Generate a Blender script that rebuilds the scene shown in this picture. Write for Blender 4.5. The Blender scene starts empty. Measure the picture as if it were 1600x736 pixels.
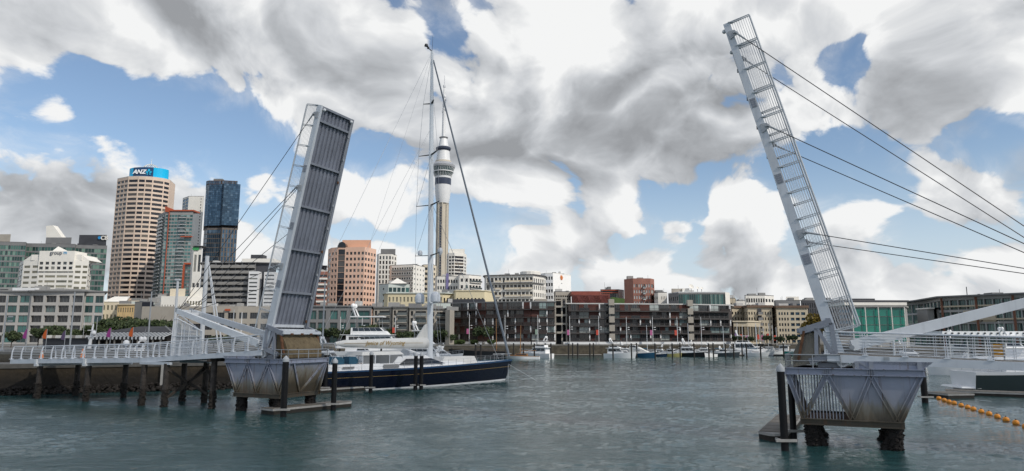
import bpy, bmesh, math, random
from mathutils import Vector, Matrix
rnd = random.Random(7)
SC = bpy.context.scene
COL = SC.collection
PI = math.pi
R = math.radians

# ------------------------------------------------------------------ camera
F = 1066.67                      # 24 mm lens on a 1600 px wide picture
TH = math.atan(160.0 / F)        # horizon lies 160 px under the picture centre
CT, ST = math.cos(TH), math.sin(TH)
CAM = Vector((0, 0, 6.0))
cd = bpy.data.cameras.new('camera'); cam = bpy.data.objects.new('camera', cd); COL.objects.link(cam)
cd.lens = 24.0; cd.sensor_width = 36.0; cd.clip_start = 0.5; cd.clip_end = 20000
cam.location = CAM; cam.rotation_euler = (PI / 2 + TH, 0, 0)
SC.camera = cam

def ray(px, py):
    u = (px - 800) / F; v = (368 - py) / F
    return Vector((u, CT - v * ST, ST + v * CT))
def at(px, py, Y):
    r = ray(px, py); return CAM + r * (Y / r.y)
def G(px, py, z=0.0):
    r = ray(px, py); return CAM + r * ((z - CAM.z) / r.z)
def azel(px, py):
    r = ray(px, py).normalized(); return math.atan2(r.x, r.y), math.asin(r.z)

# ------------------------------------------------------------------ sun, sky, exposure
SUN_EL, SUN_AZ = R(40), R(128)       # azimuth clockwise from the view direction: behind, to the right
sd = bpy.data.lights.new('sun', 'SUN'); sun = bpy.data.objects.new('sun', sd); COL.objects.link(sun)
sd.energy = 2.6; sd.angle = R(0.6); sd.color = (1.0, 0.93, 0.83)
sv = Vector((math.sin(SUN_AZ) * math.cos(SUN_EL), math.cos(SUN_AZ) * math.cos(SUN_EL), math.sin(SUN_EL)))
sun.rotation_euler = sv.to_track_quat('Z', 'Y').to_euler(); sun.location = (60, -60, 120)
SC.view_settings.view_transform = 'Standard'; SC.view_settings.look = 'None'
SC.view_settings.exposure = 0.38; SC.view_settings.gamma = 1.0

W = bpy.data.worlds.new('World'); SC.world = W; W.use_nodes = True
def build_sky():
    nt = W.node_tree; N = nt.nodes; L = nt.links; N.clear()
    def nd(t, **k):
        n = N.new(t)
        for a, b in k.items(): setattr(n, a, b)
        return n
    def put(sock, v):
        if isinstance(v, bpy.types.NodeSocket): L.new(v, sock)
        else: sock.default_value = v
    def mth(op, a, b=None, c=None, clamp=False):
        n = nd('ShaderNodeMath', operation=op, use_clamp=clamp); put(n.inputs[0], a)
        if b is not None: put(n.inputs[1], b)
        if c is not None: put(n.inputs[2], c)
        return n.outputs[0]
    def vm(op, a, b=None):
        n = nd('ShaderNodeVectorMath', operation=op); put(n.inputs[0], a)
        if b is not None: put(n.inputs[1], b)
        return n.outputs['Value'] if op in ('LENGTH', 'DISTANCE', 'DOT_PRODUCT') else n.outputs[0]
    def mr(v, a, b, c, d, smooth=True):
        n = nd('ShaderNodeMapRange'); n.interpolation_type = 'SMOOTHSTEP' if smooth else 'LINEAR'
        put(n.inputs['Value'], v)
        for k, x in zip(('From Min', 'From Max', 'To Min', 'To Max'), (a, b, c, d)): put(n.inputs[k], x)
        return n.outputs[0]
    def mix(f, a, b):
        n = nd('ShaderNodeMix', data_type='RGBA'); put(n.inputs[0], f); put(n.inputs[6], a); put(n.inputs[7], b)
        return n.outputs[2]
    tc = nd('ShaderNodeTexCoord'); dirv = tc.outputs['Generated']
    sp = nd('ShaderNodeSeparateXYZ'); L.new(dirv, sp.inputs[0]); X, Y, Z = sp.outputs
    az = mth('ARCTAN2', X, Y); el = mth('ARCSINE', Z)
    cq = nd('ShaderNodeCombineXYZ'); L.new(az, cq.inputs[0]); L.new(el, cq.inputs[1]); q = cq.outputs[0]
    # cloud coordinates: the direction itself, a little squeezed upwards so that banks lie flat
    P = vm('MULTIPLY', dirv, (1.0, 1.0, 1.35))
    def noise(vec, scale, detail, rough, dist=0.0):
        n = nd('ShaderNodeTexNoise'); n.normalize = True; put(n.inputs['Vector'], vec)
        n.inputs['Scale'].default_value = scale; n.inputs['Detail'].default_value = detail
        n.inputs['Roughness'].default_value = rough; n.inputs['Distortion'].default_value = dist
        return n.outputs['Fac'], n.outputs['Color']
    # puffy field, sampled twice (second time a step up, towards the light) for relief
    wn, wc = noise(P, 4.0, 2, 0.5)
    warp = vm('MULTIPLY', vm('SUBTRACT', wc, (0.5, 0.5, 0.5)), (0.20, 0.20, 0.16))
    PW = vm('ADD', P, warp)
    def field(vec, det):
        a, _ = noise(vec, 3.3, det, 0.60)
        v = nd('ShaderNodeTexNoise', noise_type='RIDGED_MULTIFRACTAL'); put(v.inputs['Vector'], vec); v.normalize = True
        v.inputs['Scale'].default_value = 6.5; v.inputs['Detail'].default_value = 4.0; v.inputs['Roughness'].default_value = 0.5
        v.inputs['Offset'].default_value = 1.0; v.inputs['Gain'].default_value = 1.2
        puff = mth('MULTIPLY', mth('SUBTRACT', 0.55, v.outputs['Fac']), 0.32)
        return mth('ADD', mth('MULTIPLY_ADD', mth('SUBTRACT', a, 0.5), 1.25, 0.5), puff)
    d1 = field(PW, 9)
    d2 = field(vm('ADD', PW, (0.022, -0.01, 0.05)), 6)
    def blobs(lst):
        tot = None
        for (px, py, rx, ry, w) in lst:
            a, e = azel(px, py)
            v = vm('MULTIPLY', vm('SUBTRACT', q, (a, e, 0)), (F / rx, F / ry, 0))
            g = mr(vm('LENGTH', v), 0.0, 1.0, w, 0.0)
            tot = g if tot is None else mth('ADD', tot, g)
        return tot
    COVER = [  # px, py, rx, ry, weight  (minus: clear blue, plus: cloud)
        (240, 195, 175, 105, -0.34), (390, 215, 150, 70, -0.34), (560, 250, 70, 60, -.14), (50, 235, 95, 55, -0.34), (20, 150, 70, 60, -0.22), (140, 130, 70, 60, -0.2),
        (590, 235, 70, 50, -0.34), (690, 45, 80, 60, -0.26), (765, 385, 75, 85, -0.34), (430, 345, 60, 40, -0.2),
        (1330, 95, 95, 50, -0.34), (1290, 280, 140, 100, -0.34), (1440, 375, 100, 50, -0.26), (1560, 225, 85, 55, -0.32), (1060, 320, 70, 40, -0.3), (960, 330, 50, 40, -0.1),
        (1225, 375, 70, 60, -0.25), (555, 355, 50, 60, -0.15), (1400, 20, 80, 40, -0.1),
        (130, 330, 190, 120, 0.26), (60, 40, 170, 80, 0.24), (100, 190, 60, 90, 0.22), (400, 50, 330, 150, 0.46), (250, 20, 190, 110, 0.3), (560, 190, 150, 120, 0.22), (490, 320, 130, 130, 0.22), (600, 330, 80, 70, 0.2),
        (880, 130, 330, 230, 0.36), (1050, 150, 260, 190, 0.3), (880, 360, 170, 80, 0.22), (1120, 350, 110, 60, 0.2), (1490, 100, 210, 130, 0.34), (1420, 190, 120, 60, 0.2), (1440, 20, 150, 60, .2), (1290, 30, 90, 50, .2), (1230, 300, 40, 60, .12), (1480, 250, 90, 40, .15), (90, 250, 60, 40, .12),
        (1235, 150, 70, 120, 0.2), (1480, 290, 130, 60, 0.15), (1300, 425, 330, 50, 0.1), (1130, 30, 200, 80, 0.24), (560, 150, 170, 90, 0.2), (700, 230, 150, 120, 0.26)]
    DARK = [(985, 215, 330, 150, 0.50), (1100, 190, 220, 140, 0.30), (900, 260, 130, 60, .16), (850, 230, 130, 80, 0.15), (130, 310, 170, 90, 0.42), (20, 320, 120, 80, 0.28), (330, 110, 240, 80, 0.06), (640, 240, 160, 130, 0.12), (180, 60, 160, 60, -.06), (300, 50, 330, 90, -.14),
            (870, 400, 190, 36, 0.36), (1500, 250, 140, 70, 0.28), (1460, 90, 170, 90, 0.16), (560, 60, 190, 90, 0.04), (1540, 345, 110, 40, 0.25), (620, 110, 130, 90, 0.06), (1080, 405, 150, 36, 0.22), (1350, 350, 110, 25, .2),
            (870, 60, 170, 90, -0.5), (930, 60, 90, 80, -0.2), (860, 310, 180, 50, -0.34), (470, 290, 110, 80, -0.36), (600, 320, 100, 90, -0.3), (1235, 160, 70, 120, -0.5), (140, 235, 110, 60, -0.34), (110, 150, 80, 80, -0.22),
            (1130, 325, 110, 50, -0.34), (300, 250, 120, 50, -0.28), (60, 30, 140, 50, -0.1), (1340, 345, 90, 40, -.2)]
    cov = mth('ADD', mth('ADD', d1, 0.17), blobs(COVER))
    # towards the horizon the cover closes into a pale bank
    cov = mth('ADD', cov, mr(Z, 0.02, 0.14, 0.14, 0.0))
    fine, _ = noise(PW, 14.0, 6, 0.62)
    cov = mth('ADD', cov, mth('MULTIPLY', mth('SUBTRACT', fine, 0.5), 0.36))
    mask = mr(cov, 0.46, 0.58, 0.0, 1.0)
    veil, _ = noise(vm('ADD', PW, warp), 5.0, 8, 0.66)
    mask = mth('MAXIMUM', mask, mth('MULTIPLY', mr(cov, 0.18, 0.5, 0.0, 1.0), mr(veil, 0.42, 0.72, 0.0, 0.5)))
    thick = mr(cov, 0.56, 1.15, 0.0, 1.0)
    relief = mth('SUBTRACT', d1, d2)
    broad, _ = noise(PW, 2.2, 5, 0.55)
    t = mth('ADD', mth('MULTIPLY', thick, 0.30), mth('MULTIPLY', mth('SUBTRACT', broad, 0.5), 0.6))
    t = mth('ADD', t, blobs(DARK))
    t = mth('SUBTRACT', t, mth('MULTIPLY', mth('SUBTRACT', fine, 0.5), 0.75))
    t = mth('SUBTRACT', mth('ADD', t, 0.19), mth('MULTIPLY', relief, 1.7))
    ramp = nd('ShaderNodeValToRGB'); L.new(t, ramp.inputs[0]); cr = ramp.color_ramp
    cr.elements[0].position = 0.0; cr.elements[0].color = (0.695, 0.70, 0.70, 1)
    cr.elements[1].position = 1.0; cr.elements[1].color = (0.25, 0.26, 0.275, 1)
    e = cr.elements.new(0.18); e.color = (0.585, 0.595, 0.605, 1)
    e = cr.elements.new(0.40); e.color = (0.485, 0.50, 0.52, 1)
    e = cr.elements.new(0.68); e.color = (0.36, 0.375, 0.395, 1)
    sky = nd('ShaderNodeTexSky', sky_type='NISHITA'); sky.sun_disc = False
    sky.sun_elevation = SUN_EL; sky.sun_rotation = SUN_AZ; sky.altitude = 20; sky.air_density = 1.0; sky.dust_density = 0.3; sky.ozone_density = 1.0
    bg1 = nd('ShaderNodeBackground'); L.new(sky.outputs[0], bg1.inputs[0]); bg1.inputs[1].default_value = 0.098
    bg2 = nd('ShaderNodeBackground'); L.new(ramp.outputs[0], bg2.inputs[0]); bg2.inputs[1].default_value = 1.0
    bg0 = nd('ShaderNodeBackground'); bg0.inputs[0].default_value = (0.47, 0.53, 0.60, 1)
    mh = nd('ShaderNodeMixShader'); L.new(mr(Z, -0.02, 0.26, 0.95, 0.0), mh.inputs[0]); L.new(bg1.outputs[0], mh.inputs[1]); L.new(bg0.outputs[0], mh.inputs[2]); bg1 = mh
    ms = nd('ShaderNodeMixShader'); L.new(mask, ms.inputs[0]); L.new(bg1.outputs[0], ms.inputs[1]); L.new(bg2.outputs[0], ms.inputs[2])
    out = nd('ShaderNodeOutputWorld'); L.new(ms.outputs[0], out.inputs[0])
build_sky()
W.cycles.sampling_method = 'MANUAL'; W.cycles.sample_map_resolution = 512

# ------------------------------------------------------------------ helpers
class MB:
    def __init__(s): s.v = []; s.f = []; s.m = []
    def add(s, vs, fs, mi=0):
        o = len(s.v); s.v.extend([tuple(x) for x in vs])
        for f in fs: s.f.append(tuple(o + i for i in f)); s.m.append(mi)
    def poly(s, pts, mi=0): s.add(pts, [tuple(range(len(pts)))], mi)
    def hexa(s, p, mi=0):    # bottom 4 then top 4, same order
        s.add(p, [(3, 2, 1, 0), (4, 5, 6, 7), (0, 1, 5, 4), (1, 2, 6, 5), (2, 3, 7, 6), (3, 0, 4, 7)], mi)
    def box(s, cx, cy, cz, sx, sy, sz, mi=0, rz=0):
        a, b = math.cos(rz), math.sin(rz); p = []
        for z in (-sz / 2, sz / 2):
            for x, y in ((-1, -1), (1, -1), (1, 1), (-1, 1)):
                x *= sx / 2; y *= sy / 2
                p.append((cx + a * x - b * y, cy + b * x + a * y, cz + z))
        s.hexa(p, mi)
    def bar(s, p, q, w, h, mi=0, up=(0, 0, 1), w2=None, h2=None):
        p = Vector(p); q = Vector(q); d = (q - p).normalized(); up = Vector(up)
        x = d.cross(up)
        if x.length < 1e-4: x = d.cross(Vector((1, 0, 0)))
        x.normalize(); y = x.cross(d)
        w2 = w if w2 is None else w2; h2 = h if h2 is None else h2
        P = [p + x * (a * w / 2) + y * (b * h / 2) for a, b in ((-1, -1), (1, -1), (1, 1), (-1, 1))]
        P += [q + x * (a * w2 / 2) + y * (b * h2 / 2) for a, b in ((-1, -1), (1, -1), (1, 1), (-1, 1))]
        s.hexa(P, mi)
    def tube(s, p, q, r0, r1=None, n=6, mi=0, caps=True):
        p = Vector(p); q = Vector(q); d = (q - p)
        if d.length < 1e-6: return
        d.normalize(); r1 = r0 if r1 is None else r1
        x = d.orthogonal().normalized(); y = d.cross(x); vs = []
        for c, r in ((p, r0), (q, r1)):
            for k in range(n):
                a = 2 * PI * k / n; vs.append(c + x * (r * math.cos(a)) + y * (r * math.sin(a)))
        fs = [(k, (k + 1) % n, n + (k + 1) % n, n + k) for k in range(n)]
        if caps: fs += [tuple(range(n - 1, -1, -1)), tuple(range(n, 2 * n))]
        s.add(vs, fs, mi)
    def path(s, pts, r, n=6, mi=0):
        for a, b in zip(pts, pts[1:]): s.tube(a, b, r, r, n, mi)
    def lathe(s, cx, cy, prof, n=16, mi=0, z=0.0, capb=True):
        vs = []
        for r, zz in prof:
            for k in range(n):
                a = 2 * PI * k / n; vs.append((cx + r * math.cos(a), cy + r * math.sin(a), z + zz))
        fs = []
        for i in range(len(prof) - 1):
            m_ = prof[i][2] if len(prof[i]) > 2 else None
            for k in range(n):
                fs.append((i * n + k, i * n + (k + 1) % n, (i + 1) * n + (k + 1) % n, (i + 1) * n + k))
        fs.append(tuple(range((len(prof) - 1) * n, len(prof) * n)))
        if capb: fs.append(tuple(range(n - 1, -1, -1)))
        s.add(vs, fs, mi)
    def ball(s, c, r, n=10, mi=0, sz=1.0):
        prof = [(max(1e-3, r * math.sin(PI * i / 6)), -r * sz * math.cos(PI * i / 6)) for i in range(7)]
        s.lathe(c[0], c[1], prof, n, mi, c[2])
    def prism(s, pts, z0, z1, mi=0):
        n = len(pts)
        vs = [(x, y, z0) for x, y in pts] + [(x, y, z1) for x, y in pts]
        fs = [tuple(range(n - 1, -1, -1)), tuple(range(n, 2 * n))] + [(k, (k + 1) % n, n + (k + 1) % n, n + k) for k in range(n)]
        s.add(vs, fs, mi)
    def slabpoly(s, pts, off, mi=0):     # planar 3D polygon extruded by a vector
        n = len(pts); off = Vector(off); pts = [Vector(p) for p in pts]
        vs = pts + [p + off for p in pts]
        fs = [tuple(range(n - 1, -1, -1)), tuple(range(n, 2 * n))] + [(k, (k + 1) % n, n + (k + 1) % n, n + k) for k in range(n)]
        s.add(vs, fs, mi)
    def build(s, name, mats, parent=None, world=False, smooth=None, fix=False, kind=None):
        me = bpy.data.meshes.new(name)
        vs = s.v
        if world and parent is not None:
            o = wloc(parent); vs = [(x - o.x, y - o.y, z - o.z) for x, y, z in vs]
        me.from_pydata(vs, [], s.f)
        for m in (mats if isinstance(mats, (list, tuple)) else [mats]): me.materials.append(m)
        if any(s.m): me.polygons.foreach_set('material_index', s.m)
        if fix:
            bm = bmesh.new(); bm.from_mesh(me); bmesh.ops.recalc_face_normals(bm, faces=bm.faces); bm.to_mesh(me); bm.free()
        if smooth:
            me.shade_smooth(); me.set_sharp_from_angle(angle=R(smooth))
        me.update()
        ob = bpy.data.objects.new(name, me); COL.objects.link(ob)
        if parent is not None: ob.parent = parent
        if kind: ob['kind'] = kind
        return ob
def wloc(o):
    v = Vector((0, 0, 0))
    while o is not None: v += o.location; o = o.parent
    return v
def tag(o, label=None, cat=None, group=None, kind=None):
    if label: o['label'] = label
    if cat: o['category'] = cat
    if group: o['group'] = group
    if kind: o['kind'] = kind
    return o
def thing(name, label, cat, loc=(0, 0, 0), rz=0.0, group=None):
    o = bpy.data.objects.new(name, None); COL.objects.link(o); o.empty_display_size = 0.5
    o.location = loc; o.rotation_euler = (0, 0, rz)
    return tag(o, label, cat, group)
def inst(name, mesh, parent=None, loc=(0, 0, 0), rot=(0, 0, 0), scale=None):
    o = bpy.data.objects.new(name, mesh); COL.objects.link(o)
    if parent is not None: o.parent = parent
    o.location = loc; o.rotation_euler = rot
    if scale: o.scale = scale
    return o
def kids(o): return [c for c in ALLKIDS.get(o.name, [])]
def copy_tree(o, parent=None):
    c = o.copy(); COL.objects.link(c); c.parent = parent
    for ch in list(o.children): copy_tree(ch, c)
    return c

# ------------------------------------------------------------------ materials
def mat_base(name):
    m = bpy.data.materials.new(name); m.use_nodes = True
    nt = m.node_tree; return m, nt, nt.nodes, nt.links, nt.nodes['Principled BSDF']
def M(name, col, rough=0.6, var=0.16, scale=0.7, metal=0.0, bump=0.0, bscale=20.0, streak=0.0, spec=0.4, stain=None, stain_amt=0.0, stain_scale=1.5):
    m, nt, N, L, bs = mat_base(name)
    tc = N.new('ShaderNodeTexCoord'); no = N.new('ShaderNodeTexNoise')
    L.new(tc.outputs['Object'], no.inputs['Vector']); no.inputs['Scale'].default_value = scale; no.inputs['Detail'].default_value = 6; no.inputs['Roughness'].default_value = 0.62
    mx = N.new('ShaderNodeMix'); mx.data_type = 'RGBA'
    mrn = N.new('ShaderNodeMapRange'); mrn.inputs['From Min'].default_value = 0.3; mrn.inputs['From Max'].default_value = 0.7
    L.new(no.outputs['Fac'], mrn.inputs['Value']); L.new(mrn.outputs[0], mx.inputs[0])
    c0 = tuple(max(0, c * (1 - var)) for c in col) + (1,); c1 = tuple(min(1, c * (1 + var)) for c in col) + (1,)
    mx.inputs[6].default_value = c0; mx.inputs[7].default_value = c1
    out = mx.outputs[2]
    if streak:
        mp = N.new('ShaderNodeMapping'); mp.inputs['Scale'].default_value = (2.2, 2.2, 0.12); L.new(tc.outputs['Object'], mp.inputs['Vector'])
        n2 = N.new('ShaderNodeTexNoise'); n2.inputs['Scale'].default_value = 1.6; n2.inputs['Detail'].default_value = 5; L.new(mp.outputs[0], n2.inputs['Vector'])
        m2 = N.new('ShaderNodeMapRange'); m2.inputs['From Min'].default_value = 0.52; m2.inputs['From Max'].default_value = 0.75; m2.inputs['To Max'].default_value = streak
        L.new(n2.outputs['Fac'], m2.inputs['Value'])
        x2 = N.new('ShaderNodeMix'); x2.data_type = 'RGBA'; L.new(m2.outputs[0], x2.inputs[0]); L.new(out, x2.inputs[6])
        x2.inputs[7].default_value = tuple(c * 0.45 for c in col) + (1,); out = x2.outputs[2]
    if stain:
        n3 = N.new('ShaderNodeTexNoise'); n3.inputs['Scale'].default_value = stain_scale; n3.inputs['Detail'].default_value = 8; n3.inputs['Roughness'].default_value = 0.7
        L.new(tc.outputs['Object'], n3.inputs['Vector'])
        m3 = N.new('ShaderNodeMapRange'); m3.inputs['From Min'].default_value = 0.62 - stain_amt; m3.inputs['From Max'].default_value = 0.70 - stain_amt * 0.6
        L.new(n3.outputs['Fac'], m3.inputs['Value'])
        x3 = N.new('ShaderNodeMix'); x3.data_type = 'RGBA'; L.new(m3.outputs[0], x3.inputs[0]); L.new(out, x3.inputs[6]); x3.inputs[7].default_value = tuple(stain) + (1,); out = x3.outputs[2]
    L.new(out, bs.inputs['Base Color'])
    bs.inputs['Roughness'].default_value = rough; bs.inputs['Metallic'].default_value = metal; bs.inputs['Specular IOR Level'].default_value = spec
    if bump:
        nb = N.new('ShaderNodeTexNoise'); nb.inputs['Scale'].default_value = bscale; nb.inputs['Detail'].default_value = 5; L.new(tc.outputs['Object'], nb.inputs['Vector'])
        bp = N.new('ShaderNodeBump'); bp.inputs['Strength'].default_value = bump; bp.inputs['Distance'].default_value = 0.1
        L.new(nb.outputs['Fac'], bp.inputs['Height']); L.new(bp.outputs[0], bs.inputs['Normal'])
    return m
def GL(name, stops, rough=0.08, metal=0.0, spec=0.6):
    """window glass; every pane (object or mesh island) takes its own tint: (position, colour) steps"""
    m, nt, N, L, bs = mat_base(name)
    oi = N.new('ShaderNodeObjectInfo'); ge = N.new('ShaderNodeNewGeometry')
    ad = N.new('ShaderNodeMath'); ad.operation = 'ADD'; L.new(oi.outputs['Random'], ad.inputs[0]); L.new(ge.outputs['Random Per Island'], ad.inputs[1])
    fr = N.new('ShaderNodeMath'); fr.operation = 'FRACT'; L.new(ad.outputs[0], fr.inputs[0])
    rp = N.new('ShaderNodeValToRGB'); rp.color_ramp.interpolation = 'CONSTANT'; L.new(fr.outputs[0], rp.inputs[0])
    e = rp.color_ramp.elements
    e[0].position = 0; e[0].color = tuple(stops[0][1]) + (1,)
    e[1].position = stops[1][0]; e[1].color = tuple(stops[1][1]) + (1,)
    for p, c in stops[2:]:
        k = e.new(p); k.color = tuple(c) + (1,)
    tc = N.new('ShaderNodeTexCoord'); no = N.new('ShaderNodeTexNoise'); no.inputs['Scale'].default_value = 0.9; no.inputs['Detail'].default_value = 3; L.new(tc.outputs['Object'], no.inputs['Vector'])
    mm = N.new('ShaderNodeMapRange'); mm.inputs['To Min'].default_value = 0.75; mm.inputs['To Max'].default_value = 1.25; L.new(no.outputs['Fac'], mm.inputs['Value'])
    sc = N.new('ShaderNodeVectorMath'); sc.operation = 'SCALE'; L.new(rp.outputs[0], sc.inputs[0]); L.new(mm.outputs[0], sc.inputs['Scale'])
    L.new(sc.outputs[0], bs.inputs['Base Color'])
    bs.inputs['Roughness'].default_value = rough; bs.inputs['Metallic'].default_value = metal; bs.inputs['Specular IOR Level'].default_value = spec
    return m

white = M('white_paint', (0.74, 0.76, 0.78), 0.4, 0.07, 0.6, streak=0.22)
railwhite = M('rail_paint', (0.70, 0.73, 0.77), 0.4, 0.06)
leafrail = M('leaf_rail_paint', (0.52, 0.55, 0.58), 0.45, 0.1)
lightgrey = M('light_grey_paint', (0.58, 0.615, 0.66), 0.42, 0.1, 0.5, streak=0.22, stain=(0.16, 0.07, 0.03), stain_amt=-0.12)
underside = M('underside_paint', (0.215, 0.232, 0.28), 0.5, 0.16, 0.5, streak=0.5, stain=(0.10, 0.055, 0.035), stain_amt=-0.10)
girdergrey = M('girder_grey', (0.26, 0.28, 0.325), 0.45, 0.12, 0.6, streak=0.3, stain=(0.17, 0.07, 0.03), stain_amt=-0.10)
rust = M('rusty_steel', (0.13, 0.06, 0.03), 0.8, 0.5, 3.0)
steel = M('galvanised_steel', (0.36, 0.38, 0.40), 0.45, 0.12, 2.0, metal=0.3)
darksteel = M('dark_steel', (0.05, 0.052, 0.055), 0.5, 0.3, 2.0)
black = M('black_sleeve', (0.007, 0.007, 0.008), 0.5, 0.3, 2.0, spec=.25)
cable_m = M('cable_steel', (0.045, 0.045, 0.05), 0.4, 0.2, 4.0, metal=0.2)
concw = M('stained_concrete', (0.21, 0.195, 0.165), 0.85, 0.2, 0.9, bump=0.4, bscale=6, streak=0.45, stain=(0.10, 0.095, 0.08), stain_amt=-0.02, stain_scale=2.5)
concbrown = M('algae_concrete', (0.15, 0.115, 0.066), 0.85, 0.3, 1.2, bump=0.5, bscale=6, streak=0.85, stain=(0.075, 0.052, 0.028), stain_amt=0.06, stain_scale=2.0)
concrete = M('grey_concrete', (0.30, 0.295, 0.28), 0.8, 0.15, 0.5, streak=0.25)
quaymat = M('quay_wall_concrete', (0.085, 0.075, 0.058), 0.85, 0.35, 0.7, bump=0.7, bscale=3, streak=0.5)
capmat = M('quay_cap_concrete', (0.12, 0.115, 0.105), 0.85, 0.25, 0.9, bump=0.3, bscale=5, streak=0.3)
rockm = M('oyster_rock', (0.022, 0.018, 0.015), 0.8, 0.6, 3.0, stain=(0.11, 0.095, 0.08), stain_amt=-0.03, stain_scale=6)
musselm = M('mussel_crust', (0.014, 0.011, 0.010), 0.75, 0.6, 5.0, stain=(0.045, 0.034, 0.026), stain_amt=0.0, stain_scale=9)
pilemat = M('weathered_timber_pile', (0.05, 0.042, 0.037), 0.8, 0.4, 2.0, stain=(0.17, 0.15, 0.13), stain_amt=0.03, stain_scale=7, bump=0.8, bscale=9)
timber = M('dark_timber', (0.055, 0.045, 0.038), 0.8, 0.35, 2.0)
deckwood = M('deck_timber', (0.15, 0.135, 0.115), 0.8, 0.25, 1.5, stain=(0.09, 0.085, 0.075), stain_amt=0.0)
fender = M('pale_fender_timber', (0.36, 0.35, 0.33), 0.7, 0.2, 1.5, stain=(0.16, 0.14, 0.11), stain_amt=0.0)
gelcoat = M('white_gelcoat', (0.72, 0.73, 0.74), 0.25, 0.05, 0.4)
offwhite = M('cream_canvas', (0.60, 0.60, 0.58), 0.7, 0.08, 1.0)
alu = M('mast_alloy', (0.62, 0.66, 0.70), 0.32, 0.05, 0.5)
asphalt = M('paving', (0.13, 0.13, 0.125), 0.85, 0.2, 0.2)
roofgrey = M('roof_grey', (0.10, 0.10, 0.105), 0.7, 0.2, 0.4)
roofpale = M('roof_pale', (0.45, 0.45, 0.44), 0.7, 0.12, 0.4)
orange = M('orange_plastic', (0.72, 0.20, 0.02), 0.45, 0.1, 2.0)
buoym = M('buoy_orange', (0.78, 0.29, 0.03), 0.45, 0.14, 3.0)

def wall_tide(name, dry, wet, zlo, zhi):
    m, nt, N, L, bs = mat_base(name)
    ge = N.new('ShaderNodeNewGeometry'); se = N.new('ShaderNodeSeparateXYZ'); L.new(ge.outputs['Position'], se.inputs[0])
    no = N.new('ShaderNodeTexNoise'); no.inputs['Scale'].default_value = .8; no.inputs['Detail'].default_value = 9; no.inputs['Roughness'].default_value = 0.7; L.new(ge.outputs['Position'], no.inputs[0])
    a = N.new('ShaderNodeMath'); a.operation = 'MULTIPLY_ADD'; L.new(no.outputs[0], a.inputs[0]); a.inputs[1].default_value = 1.6; L.new(se.outputs[2], a.inputs[2])
    mr_ = N.new('ShaderNodeMapRange'); mr_.inputs['From Min'].default_value = zlo + .8; mr_.inputs['From Max'].default_value = zhi + .8; L.new(a.outputs[0], mr_.inputs[0])
    mx = N.new('ShaderNodeMix'); mx.data_type = 'RGBA'; L.new(mr_.outputs[0], mx.inputs[0]); mx.inputs[6].default_value = wet + (1,); mx.inputs[7].default_value = dry + (1,)
    n2 = N.new('ShaderNodeTexNoise'); n2.inputs['Scale'].default_value = 2.2; n2.inputs['Detail'].default_value = 8; L.new(ge.outputs['Position'], n2.inputs[0])
    m2 = N.new('ShaderNodeMapRange'); m2.inputs['To Min'].default_value = .55; m2.inputs['To Max'].default_value = 1.45; L.new(n2.outputs[0], m2.inputs[0])
    s = N.new('ShaderNodeVectorMath'); s.operation = 'SCALE'; L.new(mx.outputs[2], s.inputs[0]); L.new(m2.outputs[0], s.inputs['Scale']); L.new(s.outputs[0], bs.inputs['Base Color'])
    bp = N.new('ShaderNodeBump'); bp.inputs['Strength'].default_value = .6; bp.inputs['Distance'].default_value = .15; L.new(n2.outputs[0], bp.inputs['Height']); L.new(bp.outputs[0], bs.inputs['Normal']); bs.inputs['Roughness'].default_value = .8
    return m
jettymat = wall_tide('jetty_concrete', (.046, .033, .018), (.012, .009, .006), 1.3, 2.8)
quaymat = wall_tide('quay_concrete', (.07, .062, .048), (.02, .017, .013), 1.2, 2.8)
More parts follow.
